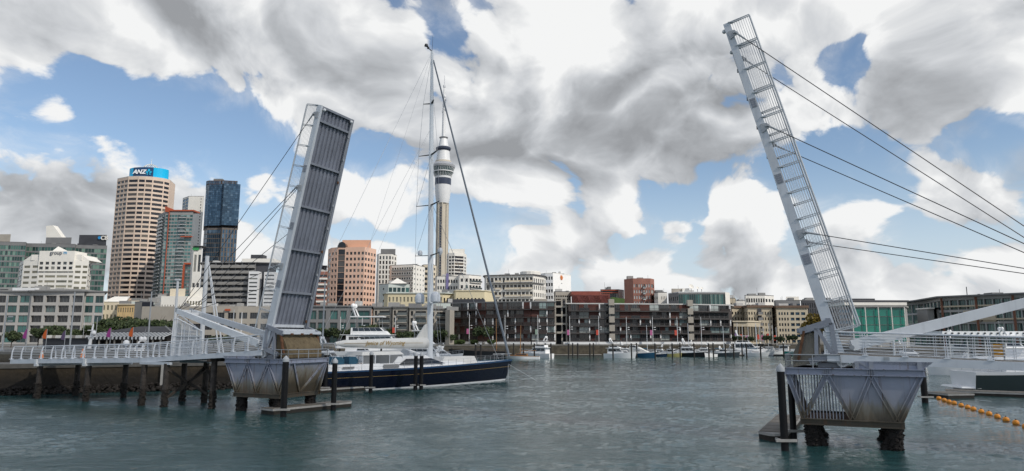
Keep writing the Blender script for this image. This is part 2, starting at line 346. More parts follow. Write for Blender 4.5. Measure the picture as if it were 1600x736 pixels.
def steel_tide(shift=0.0):
    """blue grey pier plate with a brown tide stain whose ragged upper edge follows its own noise"""
    m, nt, N, L, bs = mat_base('pier_plate')
    tc = N.new('ShaderNodeTexCoord'); se = N.new('ShaderNodeSeparateXYZ'); L.new(tc.outputs['Object'], se.inputs[0])
    mp = N.new('ShaderNodeMapping'); mp.inputs['Scale'].default_value = (1.5, 1.5, 0.25); L.new(tc.outputs['Object'], mp.inputs[0])
    no = N.new('ShaderNodeTexNoise'); no.inputs['Scale'].default_value = 1.6; no.inputs['Detail'].default_value = 8; no.inputs['Roughness'].default_value = 0.65; L.new(mp.outputs[0], no.inputs[0])
    a = N.new('ShaderNodeMath'); a.operation = 'MULTIPLY_ADD'; L.new(no.outputs[0], a.inputs[0]); a.inputs[1].default_value = 1.5; L.new(se.outputs[2], a.inputs[2])
    r = N.new('ShaderNodeValToRGB'); mr_ = N.new('ShaderNodeMapRange'); mr_.inputs['From Min'].default_value = 2.15 + shift * .6; mr_.inputs['From Max'].default_value = 4.6 + shift
    L.new(a.outputs[0], mr_.inputs[0]); L.new(mr_.outputs[0], r.inputs[0])
    e = r.color_ramp.elements
    e[0].position = 0.0; e[0].color = (0.06, 0.05, 0.035, 1)
    e[1].position = 1.0; e[1].color = (0.255, 0.285, 0.365, 1)
    k = e.new(0.18); k.color = (0.125, 0.105, 0.075, 1)
    k = e.new(0.36); k.color = (0.21, 0.20, 0.175, 1)
    k = e.new(0.5); k.color = (0.245, 0.26, 0.305, 1)
    n2 = N.new('ShaderNodeTexNoise'); n2.inputs['Scale'].default_value = 0.8; n2.inputs['Detail'].default_value = 7; L.new(tc.outputs['Object'], n2.inputs[0])
    m2 = N.new('ShaderNodeMapRange'); m2.inputs['To Min'].default_value = 0.78; m2.inputs['To Max'].default_value = 1.22; L.new(n2.outputs[0], m2.inputs[0])
    s = N.new('ShaderNodeVectorMath'); s.operation = 'SCALE'; L.new(r.outputs[0], s.inputs[0]); L.new(m2.outputs[0], s.inputs['Scale'])
    mp3 = N.new('ShaderNodeMapping'); mp3.inputs['Scale'].default_value = (3.2, 3.2, 0.14); L.new(tc.outputs['Object'], mp3.inputs[0])
    n3 = N.new('ShaderNodeTexNoise'); n3.inputs['Scale'].default_value = 1.8; n3.inputs['Detail'].default_value = 6; L.new(mp3.outputs[0], n3.inputs[0])
    m3 = N.new('ShaderNodeMapRange'); m3.inputs['From Min'].default_value = .57; m3.inputs['From Max'].default_value = .70; m3.inputs['To Max'].default_value = .85; L.new(n3.outputs[0], m3.inputs[0])
    x3 = N.new('ShaderNodeMix'); x3.data_type = 'RGBA'; L.new(m3.outputs[0], x3.inputs[0]); L.new(s.outputs[0], x3.inputs[6]); x3.inputs[7].default_value = (.10, .055, .03, 1)
    L.new(x3.outputs[2], bs.inputs['Base Color']); bs.inputs['Roughness'].default_value = 0.5
    return m
pierplate = steel_tide(); pierdirty = steel_tide(1.3)

def water_mat():
    m, nt, N, L, bs = mat_base('harbour_water')
    ge = N.new('ShaderNodeNewGeometry')
    def nz(sx, sy, scale, det, ro=0.6, dist=0.0):
        mp = N.new('ShaderNodeMapping'); mp.inputs['Scale'].default_value = (sx, sy, 1); mp.inputs['Rotation'].default_value = (0, 0, 0.25); L.new(ge.outputs['Position'], mp.inputs[0])
        n = N.new('ShaderNodeTexNoise'); n.inputs['Scale'].default_value = scale; n.inputs['Detail'].default_value = det; n.inputs['Roughness'].default_value = ro; n.inputs['Distortion'].default_value = dist
        L.new(mp.outputs[0], n.inputs[0]); return n.outputs[0]
    def mth(op, a, b):
        n = N.new('ShaderNodeMath'); n.operation = op
        for i, v in enumerate((a, b)):
            if isinstance(v, bpy.types.NodeSocket): L.new(v, n.inputs[i])
            else: n.inputs[i].default_value = v
        return n.outputs[0]
    patch = nz(1, 0.6, 0.035, 4)
    pm = N.new('ShaderNodeMapRange'); pm.inputs['From Min'].default_value = 0.35; pm.inputs['From Max'].default_value = 0.65; pm.inputs['To Min'].default_value = 0.30; pm.inputs['To Max'].default_value = 1.35; L.new(patch, pm.inputs[0])
    h = mth('ADD', mth('MULTIPLY', nz(1.6, 0.9, 0.42, 4, .6, .3), 0.75), mth('MULTIPLY', nz(1.5, 1.0, 1.4, 5, 0.65, 0.4), 0.42))
    h = mth('ADD', h, mth('MULTIPLY', nz(0.8, 1.25, 3.8, 4, .7), 0.24))
    cat = nz(0.55, 1.0, 0.9, 7, .72, .2)       # cat's paws: short gusts that roughen the surface in flecks
    pm2 = N.new('ShaderNodeMapRange'); pm2.inputs['From Min'].default_value = 0.36; pm2.inputs['From Max'].default_value = 0.64; pm2.inputs['To Min'].default_value = 0.12; pm2.inputs['To Max'].default_value = 1.9; L.new(cat, pm2.inputs[0])
    h = mth('MULTIPLY', mth('MULTIPLY', h, pm.outputs[0]), pm2.outputs[0])
    bp = N.new('ShaderNodeBump'); bp.inputs['Strength'].default_value = 1.0; bp.inputs['Distance'].default_value = 0.026
    L.new(h, bp.inputs['Height']); L.new(bp.outputs[0], bs.inputs['Normal'])
    bs.inputs['Base Color'].default_value = (0.022, 0.066, 0.068, 1)
    bs.inputs['Roughness'].default_value = 0.06; bs.inputs['IOR'].default_value = 1.333; bs.inputs['Specular IOR Level'].default_value = 0.5
    return m
water_m = water_mat()

def leafmat(name, a, b, c):
    m, nt, N, L, bs = mat_base(name)
    ge = N.new('ShaderNodeNewGeometry'); rp = N.new('ShaderNodeValToRGB'); L.new(ge.outputs['Random Per Island'], rp.inputs[0])
    e = rp.color_ramp.elements; e[0].color = a + (1,); e[1].color = c + (1,); k = e.new(0.55); k.color = b + (1,)
    L.new(rp.outputs[0], bs.inputs['Base Color']); bs.inputs['Roughness'].default_value = 0.6; bs.inputs['Specular IOR Level'].default_value = 0.25
    return m
leaf_dark = leafmat('pohutukawa_leaf', (0.018, 0.030, 0.015), (0.042, 0.062, 0.028), (0.085, 0.11, 0.048))
leaf_green = leafmat('green_leaf', (0.03, 0.05, 0.018), (0.05, 0.085, 0.025), (0.085, 0.12, 0.04))
leaf_ochre = leafmat('autumn_leaf', (0.10, 0.075, 0.012), (0.17, 0.12, 0.02), (0.23, 0.17, 0.04))
bark = M('bark', (0.07, 0.055, 0.045), 0.85, 0.35, 2.0)
# ------------------------------------------------------------------ water and land
def water():
    # wind ripples as real geometry over the basin, a flat sheet beyond it
    import numpy as np
    co, q, base = [], [], 0
    for x0, x1, y0, y1, st, l0, l1 in ((-74.0, 74.0, 20.0, 140.0, 0.2, .45, 2.0), (-100.0, 112.0, 140.0, 222.0, 0.5, 1.1, 3.2)):
        rs = np.random.RandomState(12)
        nx, ny = int((x1 - x0) / st) + 1, int((y1 - y0) / st) + 1
        gx, gy = np.meshgrid(np.linspace(x0, x1, nx, dtype=np.float32), np.linspace(y0, y1, ny, dtype=np.float32)); z = np.zeros_like(gx)
        for k in range(64):
            lam = l0 * (l1 / l0) ** rs.rand(); a = 1.15 + rs.normal(0, .62); w_ = 2 * np.pi / lam
            z += np.float32((0.0098 * lam ** .85) / 5.2) * np.sin(w_ * (gx * np.float32(np.cos(a)) + gy * np.float32(np.sin(a))) + np.float32(rs.rand() * 6.283))
        gust = np.zeros_like(gx)                       # calmer and rougher patches
        for k in range(20):
            lam = 6 * (40 / 6) ** rs.rand(); a = rs.rand() * 6.283; w_ = 2 * np.pi / lam
            gust += np.sin(w_ * (gx * np.float32(np.cos(a)) + 1.5 * gy * np.float32(np.sin(a))) + np.float32(rs.rand() * 6.283))
        z *= np.clip(1.0 + .19 * gust, .25, 1.9)
        ed = np.minimum(np.minimum(gx - x0, x1 - gx), np.minimum(gy - y0, y1 - gy)); z *= np.clip(ed / 4, 0, 1)
        idx = np.arange(nx * ny).reshape(ny, nx) + base
        co.append(np.stack([gx, gy, z], -1).reshape(-1, 3)); q.append(np.stack([idx[:-1, :-1], idx[:-1, 1:], idx[1:, 1:], idx[1:, :-1]], -1).reshape(-1, 4)); base += nx * ny
    for x0, x1, y0, y1 in ((-4000, 4000, -300, 20), (-4000, -74, 20, 140), (74, 4000, 20, 140), (-4000, -100, 140, 222), (112, 4000, 140, 222), (-4000, 4000, 222, 6000)):
        co.append(np.array([(x0, y0, 0), (x1, y0, 0), (x1, y1, 0), (x0, y1, 0)])); q.append(np.array([[base, base + 1, base + 2, base + 3]])); base += 4
    co = np.concatenate(co).astype(np.float32); q = np.concatenate(q).astype(np.int32)
    me = bpy.data.meshes.new('water'); me.vertices.add(len(co)); me.vertices.foreach_set('co', co.ravel())
    me.loops.add(q.size); me.loops.foreach_set('vertex_index', q.ravel()); me.polygons.add(len(q)); me.polygons.foreach_set('loop_start', np.arange(0, q.size, 4, dtype=np.int32)); me.polygons.foreach_set('loop_total', np.full(len(q), 4, np.int32))
    me.update(calc_edges=True); me.validate(); me.materials.append(water_m); me.shade_smooth()
    o = bpy.data.objects.new('water', me); COL.objects.link(o); tag(o, kind='structure')
water()

QUAY = [(-420, 176), (-120, 186), (-52, 196), (-24, 230), (62, 241), (124, 268), (84, 166), (420, 166)]
def land():
    rows = []
    mb = MB()
    top = [(x, y, 3.6) for x, y in QUAY]
    left = top[:6]
    n = len(left)
    r1 = [(x, max(y + 40, 300), 4.5) for x, y, z in left]
    r2 = [(x * 3, 950, 26) for x, y, z in left]
    r3 = [(x * 16, 5500, 40) for x, y, z in left]
    allr = [left, r1, r2, r3]
    vs = [p for r in allr for p in r]; fs = []
    for j in range(3):
        for i in range(n - 1): fs.append((j * n + i, j * n + i + 1, (j + 1) * n + i + 1, (j + 1) * n + i))
    mb.add(vs, fs)
    rt = [(84, 166, 3.6), (420, 166, 3.6)]; rt1 = [(124, 268, 3.6), (420, 300, 4.5)]; rt2 = [(124 * 1.0, 300, 4.5), (500, 320, 5)]
    mb.poly([rt[0], rt[1], rt1[1], rt1[0]])
    mb.poly([rt1[0], rt1[1], (372, 950, 26), r1[5]])
    mb.poly([rt1[1], (1300, 950, 26), (1984, 5500, 40), (372, 950, 26)])
    tag(mb.build('ground', asphalt), kind='structure')
land()
def wallrun(name, pts, z0, z1, th, m, capm=None, caph=0.45, over=0.15):
    for a, b in zip(pts, pts[1:]):
        a = Vector(a); b = Vector(b); d = (b - a).normalized(); n = Vector((d.y, -d.x))
        mb = MB(); q = [a + n * 0.02, b + n * 0.02, b - n * th, a - n * th]
        mb.prism([(p.x, p.y) for p in q], z0, z1)
        tag(mb.build(name, m), kind='structure')
        if capm:
            mb = MB(); q = [a + n * (over + .02), b + n * (over + .02), b - n * th, a - n * th]
            mb.prism([(p.x, p.y) for p in q], z1, z1 + caph)
            tag(mb.build('quay_edge', capm), kind='structure')
wallrun('quay_wall', QUAY, -3, 3.32, 1.2, quaymat, capmat, 0.5)

# low stone sea wall run in front of the brown flats: courses of real blocks
def stone_run(a, b, z0, z1, rows, wid, m, name):
    a = Vector(a); b = Vector(b); L_ = (b - a).length; d = (b - a).normalized(); n = Vector((d.y, -d.x))
    mb = MB(); r = random.Random(3); h = (z1 - z0) / rows
    for j in range(rows):
        x = -r.random() * wid
        while x < L_:
            w_ = wid * (0.7 + 0.7 * r.random()); x0, x1 = max(0, x), min(L_, x + w_ - .05)
            if x1 > x0 + .1:
                c = a + d * ((x0 + x1) / 2) + n * (0.1 + .06 * r.random())
                mb.box(c.x, c.y, z0 + h * (j + .5), x1 - x0, .3, h - .06, 0, math.atan2(d.y, d.x))
            x += w_
    return tag(mb.build(name, m), kind='stuff')
stonem = M('sea_wall_stone', (0.07, 0.06, 0.044), 0.85, 0.5, 0.6, bump=0.4, bscale=4)
stone_run((-20, 230.5), (62, 241.0), -0.2, 3.2, 6, 1.6, stonem, 'stone_blocks')

# ------------------------------------------------------------------ left jetty behind the bridge
J0, J1 = Vector((-96, 57.5)), Vector((-33.5, 83.3))
jd = (J1 - J0).normalized(); jn = Vector((jd.y, -jd.x))
mb = MB(); q = [J0, J1, J1 - jn * 7, J0 - jn * 7]
mb.prism([(p.x, p.y) for p in q], -3, 2.75)
tag(mb.build('jetty_wall', jettymat), kind='structure')
mb = MB(); q = [J0 + jn * .12, J1 + jn * .12 + jd * .1, J1 - jn * 7.1 + jd * .1, J0 - jn * 7.1]
mb.prism([(p.x, p.y) for p in q], 2.75, 3.2)
tag(mb.build('jetty_edge', capmat), kind='structure')
def lump(mb, c, r, rr, mi=0, flat=0.8):
    # irregular 8-sided pebble
    n = 6; vs = [(c[0], c[1], c[2] - r * flat)]
    for zz, k in ((-.45, .85), (.35, .9)):
        for i in range(n):
            a = 2 * PI * i / n + rr.random() * .5; q_ = r * k * (0.7 + .6 * rr.random())
            vs.append((c[0] + q_ * math.cos(a), c[1] + q_ * math.sin(a), c[2] + zz * r * flat * (0.7 + .6 * rr.random())))
    vs.append((c[0] + r * .2 * rr.random(), c[1], c[2] + r * flat * (0.8 + .4 * rr.random())))
    fs = [(0, 1 + (i + 1) % n, 1 + i) for i in range(n)] + [(1 + i, 1 + (i + 1) % n, 1 + n + (i + 1) % n, 1 + n + i) for i in range(n)] + [(1 + n + i, 1 + n + (i + 1) % n, 1 + 2 * n) for i in range(n)]
    mb.add(vs, fs, mi)
mb = MB(); r_ = random.Random(5)
Lj = (J1 - J0).length
for i in range(1500):
    s = r_.random() * Lj; k = r_.random()
    p = J0 + jd * s + jn * (0.05 + 1.3 * k); lump(mb, (p.x, p.y, 0.75 * (1 - k) + .12 * r_.random() - .04), .1 + .2 * r_.random() ** 2, r_)
tag(mb.build('oyster_rocks', rockm), kind='stuff')
# dark pipe rail and concrete kerb at the landing on the far left
lrail = thing('barrier_rail', 'short black pipe barrier on the quay at the landward end of the footbridge', 'barrier', (J0.x, J0.y, 3.2))
def jp(px, dn=-0.6):
    # point on the jetty edge seen at px
    u = (px - 800) / F / CT * 1.0
    for k in range(200):
        s = Lj * k / 199; p = J0 + jd * s + jn * dn
        if p.x / p.y >= u: return p
    return J1
a_, b_ = jp(-14, -.3), jp(17, -.3)
mb = MB(); 
for z in (4.3, 3.75): mb.tube((a_.x, a_.y, z), (b_.x, b_.y, z), .055, n=6)
mb.build('rail', black, lrail, world=True)
for k in (0, .5, 1):
    p = a_.lerp(b_, k); mb = MB(); mb.tube((p.x, p.y, 3.2), (p.x, p.y, 4.35), .055, n=6); mb.build('post', black, lrail, world=True)
for px in (266, 345):
    p = jp(px, .35); mb = MB(); mb.box(0, 0, 1.6, .34, .3, 3.9, 0, math.atan2(jd.y, jd.x))
    o = mb.build('fender_post', fender); o.location = (p.x, p.y, -.6)
    tag(o, {266: 'pale timber fender post on the jetty wall behind the four braced piles', 345: 'pale timber fender post on the jetty wall close beside the left bridge pier'}[px], 'fender post')

# ------------------------------------------------------------------ the lifting bridge
SA = Vector((0.906, -0.423, 0)); TA = Vector((0.423, 0.906, 0)); RZ = math.atan2(-0.423, 0.906)
WID = 4.4
HL = Vector((-20.35, 57.0, 0)); HR = Vector((18.25, 39.0, 0))
def loc_px(H, sg, px, py, t=0.0):
    """canonical (c towards the channel, z) of a pixel on the bridge's plane t"""
    r = ray(px, py); n = TA; p0 = H + TA * t
    k = (p0 - CAM).dot(n) / r.dot(n); p = CAM + r * k
    return sg * (p - H).dot(SA), p.z
class Fr:
    def __init__(s, H, sg): s.H = H; s.sg = sg
    def v(s, c, t, z): return Vector((s.sg * c, t, z))
    def w(s, c, t, z): return s.H + SA * (s.sg * c) + TA * t + Vector((0, 0, z))
    def px(s, px, py, t=0.0): return loc_px(s.H, s.sg, px, py, t)
FL, FR = Fr(HL, 1), Fr(HR, -1)

_postmesh = {}
def railing(parent, base, up, inv, h, npost, nrod, m, style=0, axis=None, name='railing', ends=True, rr=.018):
    """base: polyline (local vectors); up / inv unit vectors; a rail of posts and rods"""
    up = Vector(up).normalized(); inv = Vector(inv).normalized()
    prof = [(0, 0), (0.0, .3), (.03, .62), (.15, 1.0)] if style == 0 else [(0, 0), (0, .35), (0, .7), (0, 1.0)]
    def off(k):
        for (o0, k0), (o1, k1) in zip(prof, prof[1:]):
            if k <= k1: return o0 + (o1 - o0) * (k - k0) / (k1 - k0)
        return prof[-1][0]
    mb = MB(); mb.path([p + up * h + inv * off(1) for p in base], .042 if m is not leafrail else .06, 6)
    rl = mb.build(name, m, parent)
    for k in range(nrod):
        q = (k + .8) / (nrod + .8)
        mb = MB(); mb.path([p + up * (h * q) + inv * off(q) for p in base], rr, 5); mb.build('rod', m, rl)
    segs = [(a, b, (b - a).length) for a, b in zip(base, base[1:])]; tot = sum(s[2] for s in segs)
    ax = (axis or (base[-1] - base[0])).normalized()
    key = (tuple(round(x, 3) for x in up), tuple(round(x, 3) for x in inv), tuple(round(x, 3) for x in ax), h, m.name)
    if key not in _postmesh:
        mb = MB(); pts = [inv * o + up * (k * h) for o, k in prof]
        for e in (-.05, .05):
            kx = 1.0 if m is not leafrail else 1.35
            for i in range(3):
                a, b = pts[i] + ax * e, pts[i + 1] + ax * e
                mb.bar(a, b, .035, .13 - .025 * i, 0, up=inv, h2=.13 - .025 * (i + 1)) if False else mb.bar(a, b, (.095 - .018 * i) * kx, .03 * kx, 0, up=ax, w2=(.095 - .018 * (i + 1)) * kx, h2=.03 * kx)
        mb.box(*(up * .03), .3, .3, .05)
        o = mb.build('post', m); _postmesh[key] = o.data; bpy.data.objects.remove(o)
    for i in range(npost + 1):
        if not ends and i in (0, npost): continue
        d = tot * i / npost
        for a, b, l in segs:
            if d <= l + 1e-6: p = a.lerp(b, d / l); break
            d -= l
        inst('post', _postmesh[key], rl, p)
    return rl

# -------- deck spans
def span(fr, knots, label, nposts, c_end_z, cross_c):
    root = thing('footbridge_span', label, 'footbridge', fr.H, RZ, 'fixed spans of the lifting footbridge')
    N_ = [fr.v(c, 0, z) for c, z in knots]; Fp = [fr.v(c, WID, z) for c, z in knots]
    mb = MB()
    for (c0, z0), (c1, z1) in zip(knots, knots[1:]):
        mb.hexa([fr.v(c0, .1, z0 - .12), fr.v(c1, .1, z1 - .12), fr.v(c1, WID - .1, z1 - .12), fr.v(c0, WID - .1, z0 - .12),
                 fr.v(c0, .1, z0 - .02), fr.v(c1, .1, z1 - .02), fr.v(c1, WID - .1, z1 - .02), fr.v(c0, WID - .1, z0 - .02)])
    mb.build('deck', deckwood, root, fix=True)
    for t0, t1 in ((-.12, .1), (WID - .1, WID + .12)):
        mb = MB()
        for (c0, z0), (c1, z1) in zip(knots, knots[1:]):
            mb.hexa([fr.v(c0, t0, z0 - .43), fr.v(c1, t0, z1 - .43), fr.v(c1, t1, z1 - .43), fr.v(c0, t1, z0 - .43),
                     fr.v(c0, t0, z0), fr.v(c1, t0, z1), fr.v(c1, t1, z1), fr.v(c0, t1, z0)])
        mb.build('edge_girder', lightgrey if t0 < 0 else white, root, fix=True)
    mb = MB()
    for (c0, z0), (c1, z1) in zip(knots, knots[1:]):
        for t in (1.3, 2.2, 3.1):
            mb.bar(fr.v(c0, t, z0 - .3), fr.v(c1, t, z1 - .3), .12, .34)
    mb.build('stringer', girdergrey, root)
    railing(root, [p + Vector((0, -.02, 0)) for p in N_], (0, 0, 1), (0, 1, 0), 1.27, nposts, 7, railwhite, 0 if fr.sg > 0 else 1, Vector((1, 0, 0)))
    railing(root, [p + Vector((0, .02, 0)) for p in Fp], (0, 0, 1), (0, -1, 0), 1.27, nposts, 7, railwhite, 0 if fr.sg > 0 else 1, Vector((1, 0, 0)))
    return root
kl = [FL.px(*p) for p in ((413, 547), (225, 559), (18, 561.5))]
kl[0] = (min(kl[0][0], -.25), kl[0][1])
print('left span knots', kl)
lspan = span(FL, kl, 'long white railed footbridge span on piles sloping down to the left quay', 21, 0, None)
kr0 = FR.px(1292, 553.5); kr1 = FR.px(1600, 566)
sl = (kr1[1] - kr0[1]) / (kr1[0] - kr0[0])
kr = [kr0, (kr1[0] - 14, kr0[1] + sl * (kr1[0] - 14 - kr0[0]))]
print('right span knots', kr)
rspan = span(FR, kr, 'white railed footbridge deck running out of view to the right of the right pier', 12, 0, None)
# slatted end panel at the gate of the right span
mb = MB(); c0, z0 = kr0
for k in range(9): mb.bar(FR.v(c0 + .12, .02, z0 + .12 + .135 * k), FR.v(c0 - .42, .02, z0 + .12 + .135 * k), .03, .115)
mb.box(*FR.v(c0 + .1, .03, z0 + .65), .06, .08, 1.3); mb.box(*FR.v(c0 - .44, .03, z0 + .65), .06, .08, 1.3)
mb.build('end_panel', white, rspan)
mb = MB(); mb.box(*FR.v(kr0[0] - 2.95, -.135, kr0[1] - .2), .28, .03, .16); mb.build('name_plate', steel, rspan)

# -------- raised leaves
def leaf(fr, base_px, tip_px, label, nbays, nposts, att):
    (cb, zb), (ct, zt) = fr.px(*base_px), fr.px(*tip_px)
    print('leaf', (cb, zb), (ct, zt), 'len', math.hypot(ct - cb, zt - zb), 'lean', math.degrees(math.atan2(ct - cb, zt - zb)))
    root = thing('bascule_leaf', label, 'bridge leaf', fr.H, RZ, 'raised leaves of the lifting footbridge')
    ln = math.hypot(ct - cb, zt - zb); ac, az_ = (ct - cb) / ln, (zt - zb) / ln
    nc, nz = -az_, ac                       # landside normal of the deck (c, z)
    def Q(u, t, n): return fr.v(cb + ac * u + nc * n, t, zb + az_ * u + nz * n)
    def D(u): return .62 - .2 * u / ln       # girder depth
    u0 = -1.1
    for t0, t1 in ((0, .26), (WID - .26, WID)):
        mb = MB()
        mb.hexa([Q(u0, t0, 0), Q(u0, t0, -D(u0)), Q(u0, t1, -D(u0)), Q(u0, t1, 0), Q(ln, t0, 0), Q(ln, t0, -D(ln)), Q(ln, t1, -D(ln)), Q(ln, t1, 0)])
        # flanges
        for n0, n1 in ((.0, .05), (-D(ln / 2) - .05, -D(ln / 2))):
            pass
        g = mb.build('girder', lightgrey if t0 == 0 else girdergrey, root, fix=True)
        mb = MB(); te = (t1 + .012) if t0 == 0 else (t0 - .012)
        mb.hexa([Q(u0, min(te, t1 if t0 == 0 else te), -.04), Q(u0, te, -D(u0) + .02), Q(u0, te + .012, -D(u0) + .02), Q(u0, te + .012, -.04),
                 Q(ln, te, -.04), Q(ln, te, -D(ln) + .02), Q(ln, te + .012, -D(ln) + .02), Q(ln, te + .012, -.04)])
        mb.build('web_plate', girdergrey, g, fix=True)
    # deck plate (landside)
    mb = MB(); mb.hexa([Q(0, .27, -.02), Q(0, .27, -.1), Q(0, WID - .27, -.1), Q(0, WID - .27, -.02), Q(ln - .02, .27, -.02), Q(ln - .02, .27, -.1), Q(ln - .02, WID - .27, -.1), Q(ln - .02, WID - .27, -.02)])
    mb.build('deck_plate', deckwood, root, fix=True)
    # bays of ribbed soffit panels between cross beams
    first = 1.25; bay = (ln - first) / nbays
    us = [0.0] + [0.0 + bay * (k + 1) for k in range(nbays)] + [ln]
    nr = 8
    for a, b in zip(us, us[1:]):
        mb = MB(); t_lo, t_hi = .3, WID - .3; st = (t_hi - t_lo) / nr
        prof = []
        for k in range(nr):
            t = t_lo + st * k
            prof += [(t + .02, -.12), (t + st * .30, -.12), (t + st * .38, -.23), (t + st * .82, -.23), (t + st * .9, -.12)]
        prof.append((t_hi, -.12))
        vs = [Q(a + .1, t, n) for t, n in prof] + [Q(b - .1, t, n) for t, n in prof]; k_ = len(prof)
        mb.add(vs, [(i, i + 1, k_ + i + 1, k_ + i) for i in range(k_ - 1)])
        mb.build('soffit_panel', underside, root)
    for u in us:
        mb = MB(); uu = min(max(u, .1), ln - .1)
        mb.hexa([Q(uu - .09, .28, -.1), Q(uu - .09, .28, -.42), Q(uu - .09, WID - .28, -.42), Q(uu - .09, WID - .28, -.1),
                 Q(uu + .09, .28, -.1), Q(uu + .09, .28, -.42), Q(uu + .09, WID - .28, -.42), Q(uu + .09, WID - .28, -.1)])
        mb.build('cross_beam', girdergrey, root, fix=True)
    # conduit down the far edge with clips
    mb = MB(); mb.path([Q(.3, WID - .34, -.46), Q(ln * .5, WID - .4, -.5), Q(ln - .4, WID - .34, -.46)], .035, 6)
    cdt = mb.build('conduit', steel, root)
    for k in range(9):
        mb = MB(); u = ln * (k + .6) / 9.4; mb.box(*Q(u, WID - .36, -.5), .12, .14, .22); mb.build('clip', rust if k % 3 == 0 else steel, cdt)
    for t in (.42, WID - .42):
        mb = MB(); mb.ball(Q(ln - .3, t, -.5), .14, 10); lamp = mb.build('marker_lamp', white, root, smooth=40)
        mb = MB(); mb.tube(Q(ln - .3, t, -.36), Q(ln - .3, t, -.5), .1, n=8); mb.build('bracket', darksteel, lamp)
    # railings on the deck side
    up = (Q(0, 0, 1) - Q(0, 0, 0)).normalized(); ax = (Q(1, 0, 0) - Q(0, 0, 0)).normalized()
    railing(root, [Q(.15, .08, 0), Q(ln - .05, .08, 0)], up, (0, 1, 0), 1.22, nposts, 8, leafrail, 1, ax, rr=.014)
    railing(root, [Q(.15, WID - .08, 0), Q(ln - .05, WID - .08, 0)], up, (0, -1, 0), 1.22, nposts, 8, leafrail, 1, ax, rr=.014)
    # bolted splice plates on the girder faces
    for f_ in (.22, .47, .72):
        for t, o in ((0, -1), (WID, 1)):
            u = ln * f_; mb = MB(); mb.hexa([Q(u - .3, t, -.08), Q(u - .3, t, -D(u) + .08), Q(u - .3, t + .025 * o, -D(u) + .08), Q(u - .3, t + .025 * o, -.08), Q(u + .3, t, -.08), Q(u + .3, t, -D(u) + .08), Q(u + .3, t + .025 * o, -D(u) + .08), Q(u + .3, t + .025 * o, -.08)])
            sp_ = mb.build('splice_plate', girdergrey, root, fix=True); mb = MB()
            for a_ in (-.22, -.07, .07, .22):
                for b_ in (-.14, -.3): mb.box(*Q(u + a_, t + .035 * o, b_), .04, .04, .04)
            tag(mb.build('bolts', steel, sp_), kind='stuff')
    # cable lugs on the outside faces
    lugs = []
    for py in att:
        f = py
        u = ln * (1 - f)
        for t, o in ((0, -1), (WID, 1)):
            mb = MB(); a, b, c_ = Q(u, t, -.28), Q(u - .35, t, -.18), Q(u + .2, t, .12)
            mb.slabpoly([Q(u - .3, t, -.3), Q(u + .25, t, -.3), Q(u + .2, t, .1), Q(u - .1, t, .28)], (0, .1 * o, 0))
            mb.tube(Q(u, t + .14 * o, .05) - Vector((0, .1, 0)), Q(u, t + .14 * o, .05) + Vector((0, .1, 0)), .07, n=8)
            mb.build('cable_lug', steel, root, fix=True)
        lugs.append((u, Q(u, -.12, .1), Q(u, WID + .12, .1)))
    return root, Q, ln, lugs
ATT = (.043, .365, .705)
lleaf, QL, lnL, lugL = leaf(FL, (413, 522), (496, 163.5), 'raised bridge leaf on the left showing its dark ribbed grey underside', 5, 11, ATT)
rleaf, QR, lnR, lugR = leaf(FR, (1309, 520), (1140, 34), 'raised bridge leaf on the right seen edge on with railings against clouds', 5, 12, ATT)

# counterweights and their steel frames
def counterweight(fr, root, m, left):
    v = fr.v
    arc = [(.86, 4.62), (.86, 6.28), (1.45, 6.28)]
    import math as _m
    cx, cz, rad = .35, 4.62, 1.95
    for k in range(0, 9):
        a = R(58) - R(66) * k / 8; arc.append((cx + rad * math.cos(a), cz + rad * math.sin(a)))
    mb = MB(); mb.slabpoly([v(c, .14, z) for c, z in arc], (0, WID - .28, 0)); cw = mb.build('counterweight', m, root, fix=True, smooth=35)
    # two steel side plates of the truss
    for t in (-.08, WID - .12):
        for p, q, w_ in (((.12, 6.93), (1.85, 6.36), .36), ((.0, 5.12), (1.42, 4.66), .34), ((.95, 6.55), (1.02, 4.9), .2), ((.9, 6.5), (.2, 5.15), .2), ((.15, 6.85), (.02, 5.1), .24), ((1.6, 6.4), (1.98, 4.75), .14)):
            mb = MB(); mb.bar(v(p[0], t + .1, p[1]), v(q[0], t + .1, q[1]), w_ if False else .2, w_, up=(0, 0, 1) if abs(p[0] - q[0]) > .6 else (1, 0, 0))
            mb.build('frame_strut', girdergrey if w_ > .15 else rust, cw)
    mb = MB()
    for c, z, s in ((1.85, 6.42, .24), (1.35, 6.62, .22), (.3, 7.0, .24)):
        mb = MB(); mb.bar(v(c, -.06, z), v(c, WID + .06, z), s, s); mb.build('cross_tie', lightgrey if left else girdergrey, cw)
    for t in (.9, 2.1, 3.2):
        mb = MB(); mb.box(*v(1.99, t, 6.32), .05, .3, .12); mb.build('rust_patch', rust, cw)
counterweight(FL, lleaf, concbrown, True)
counterweight(FR, rleaf, concw, False)

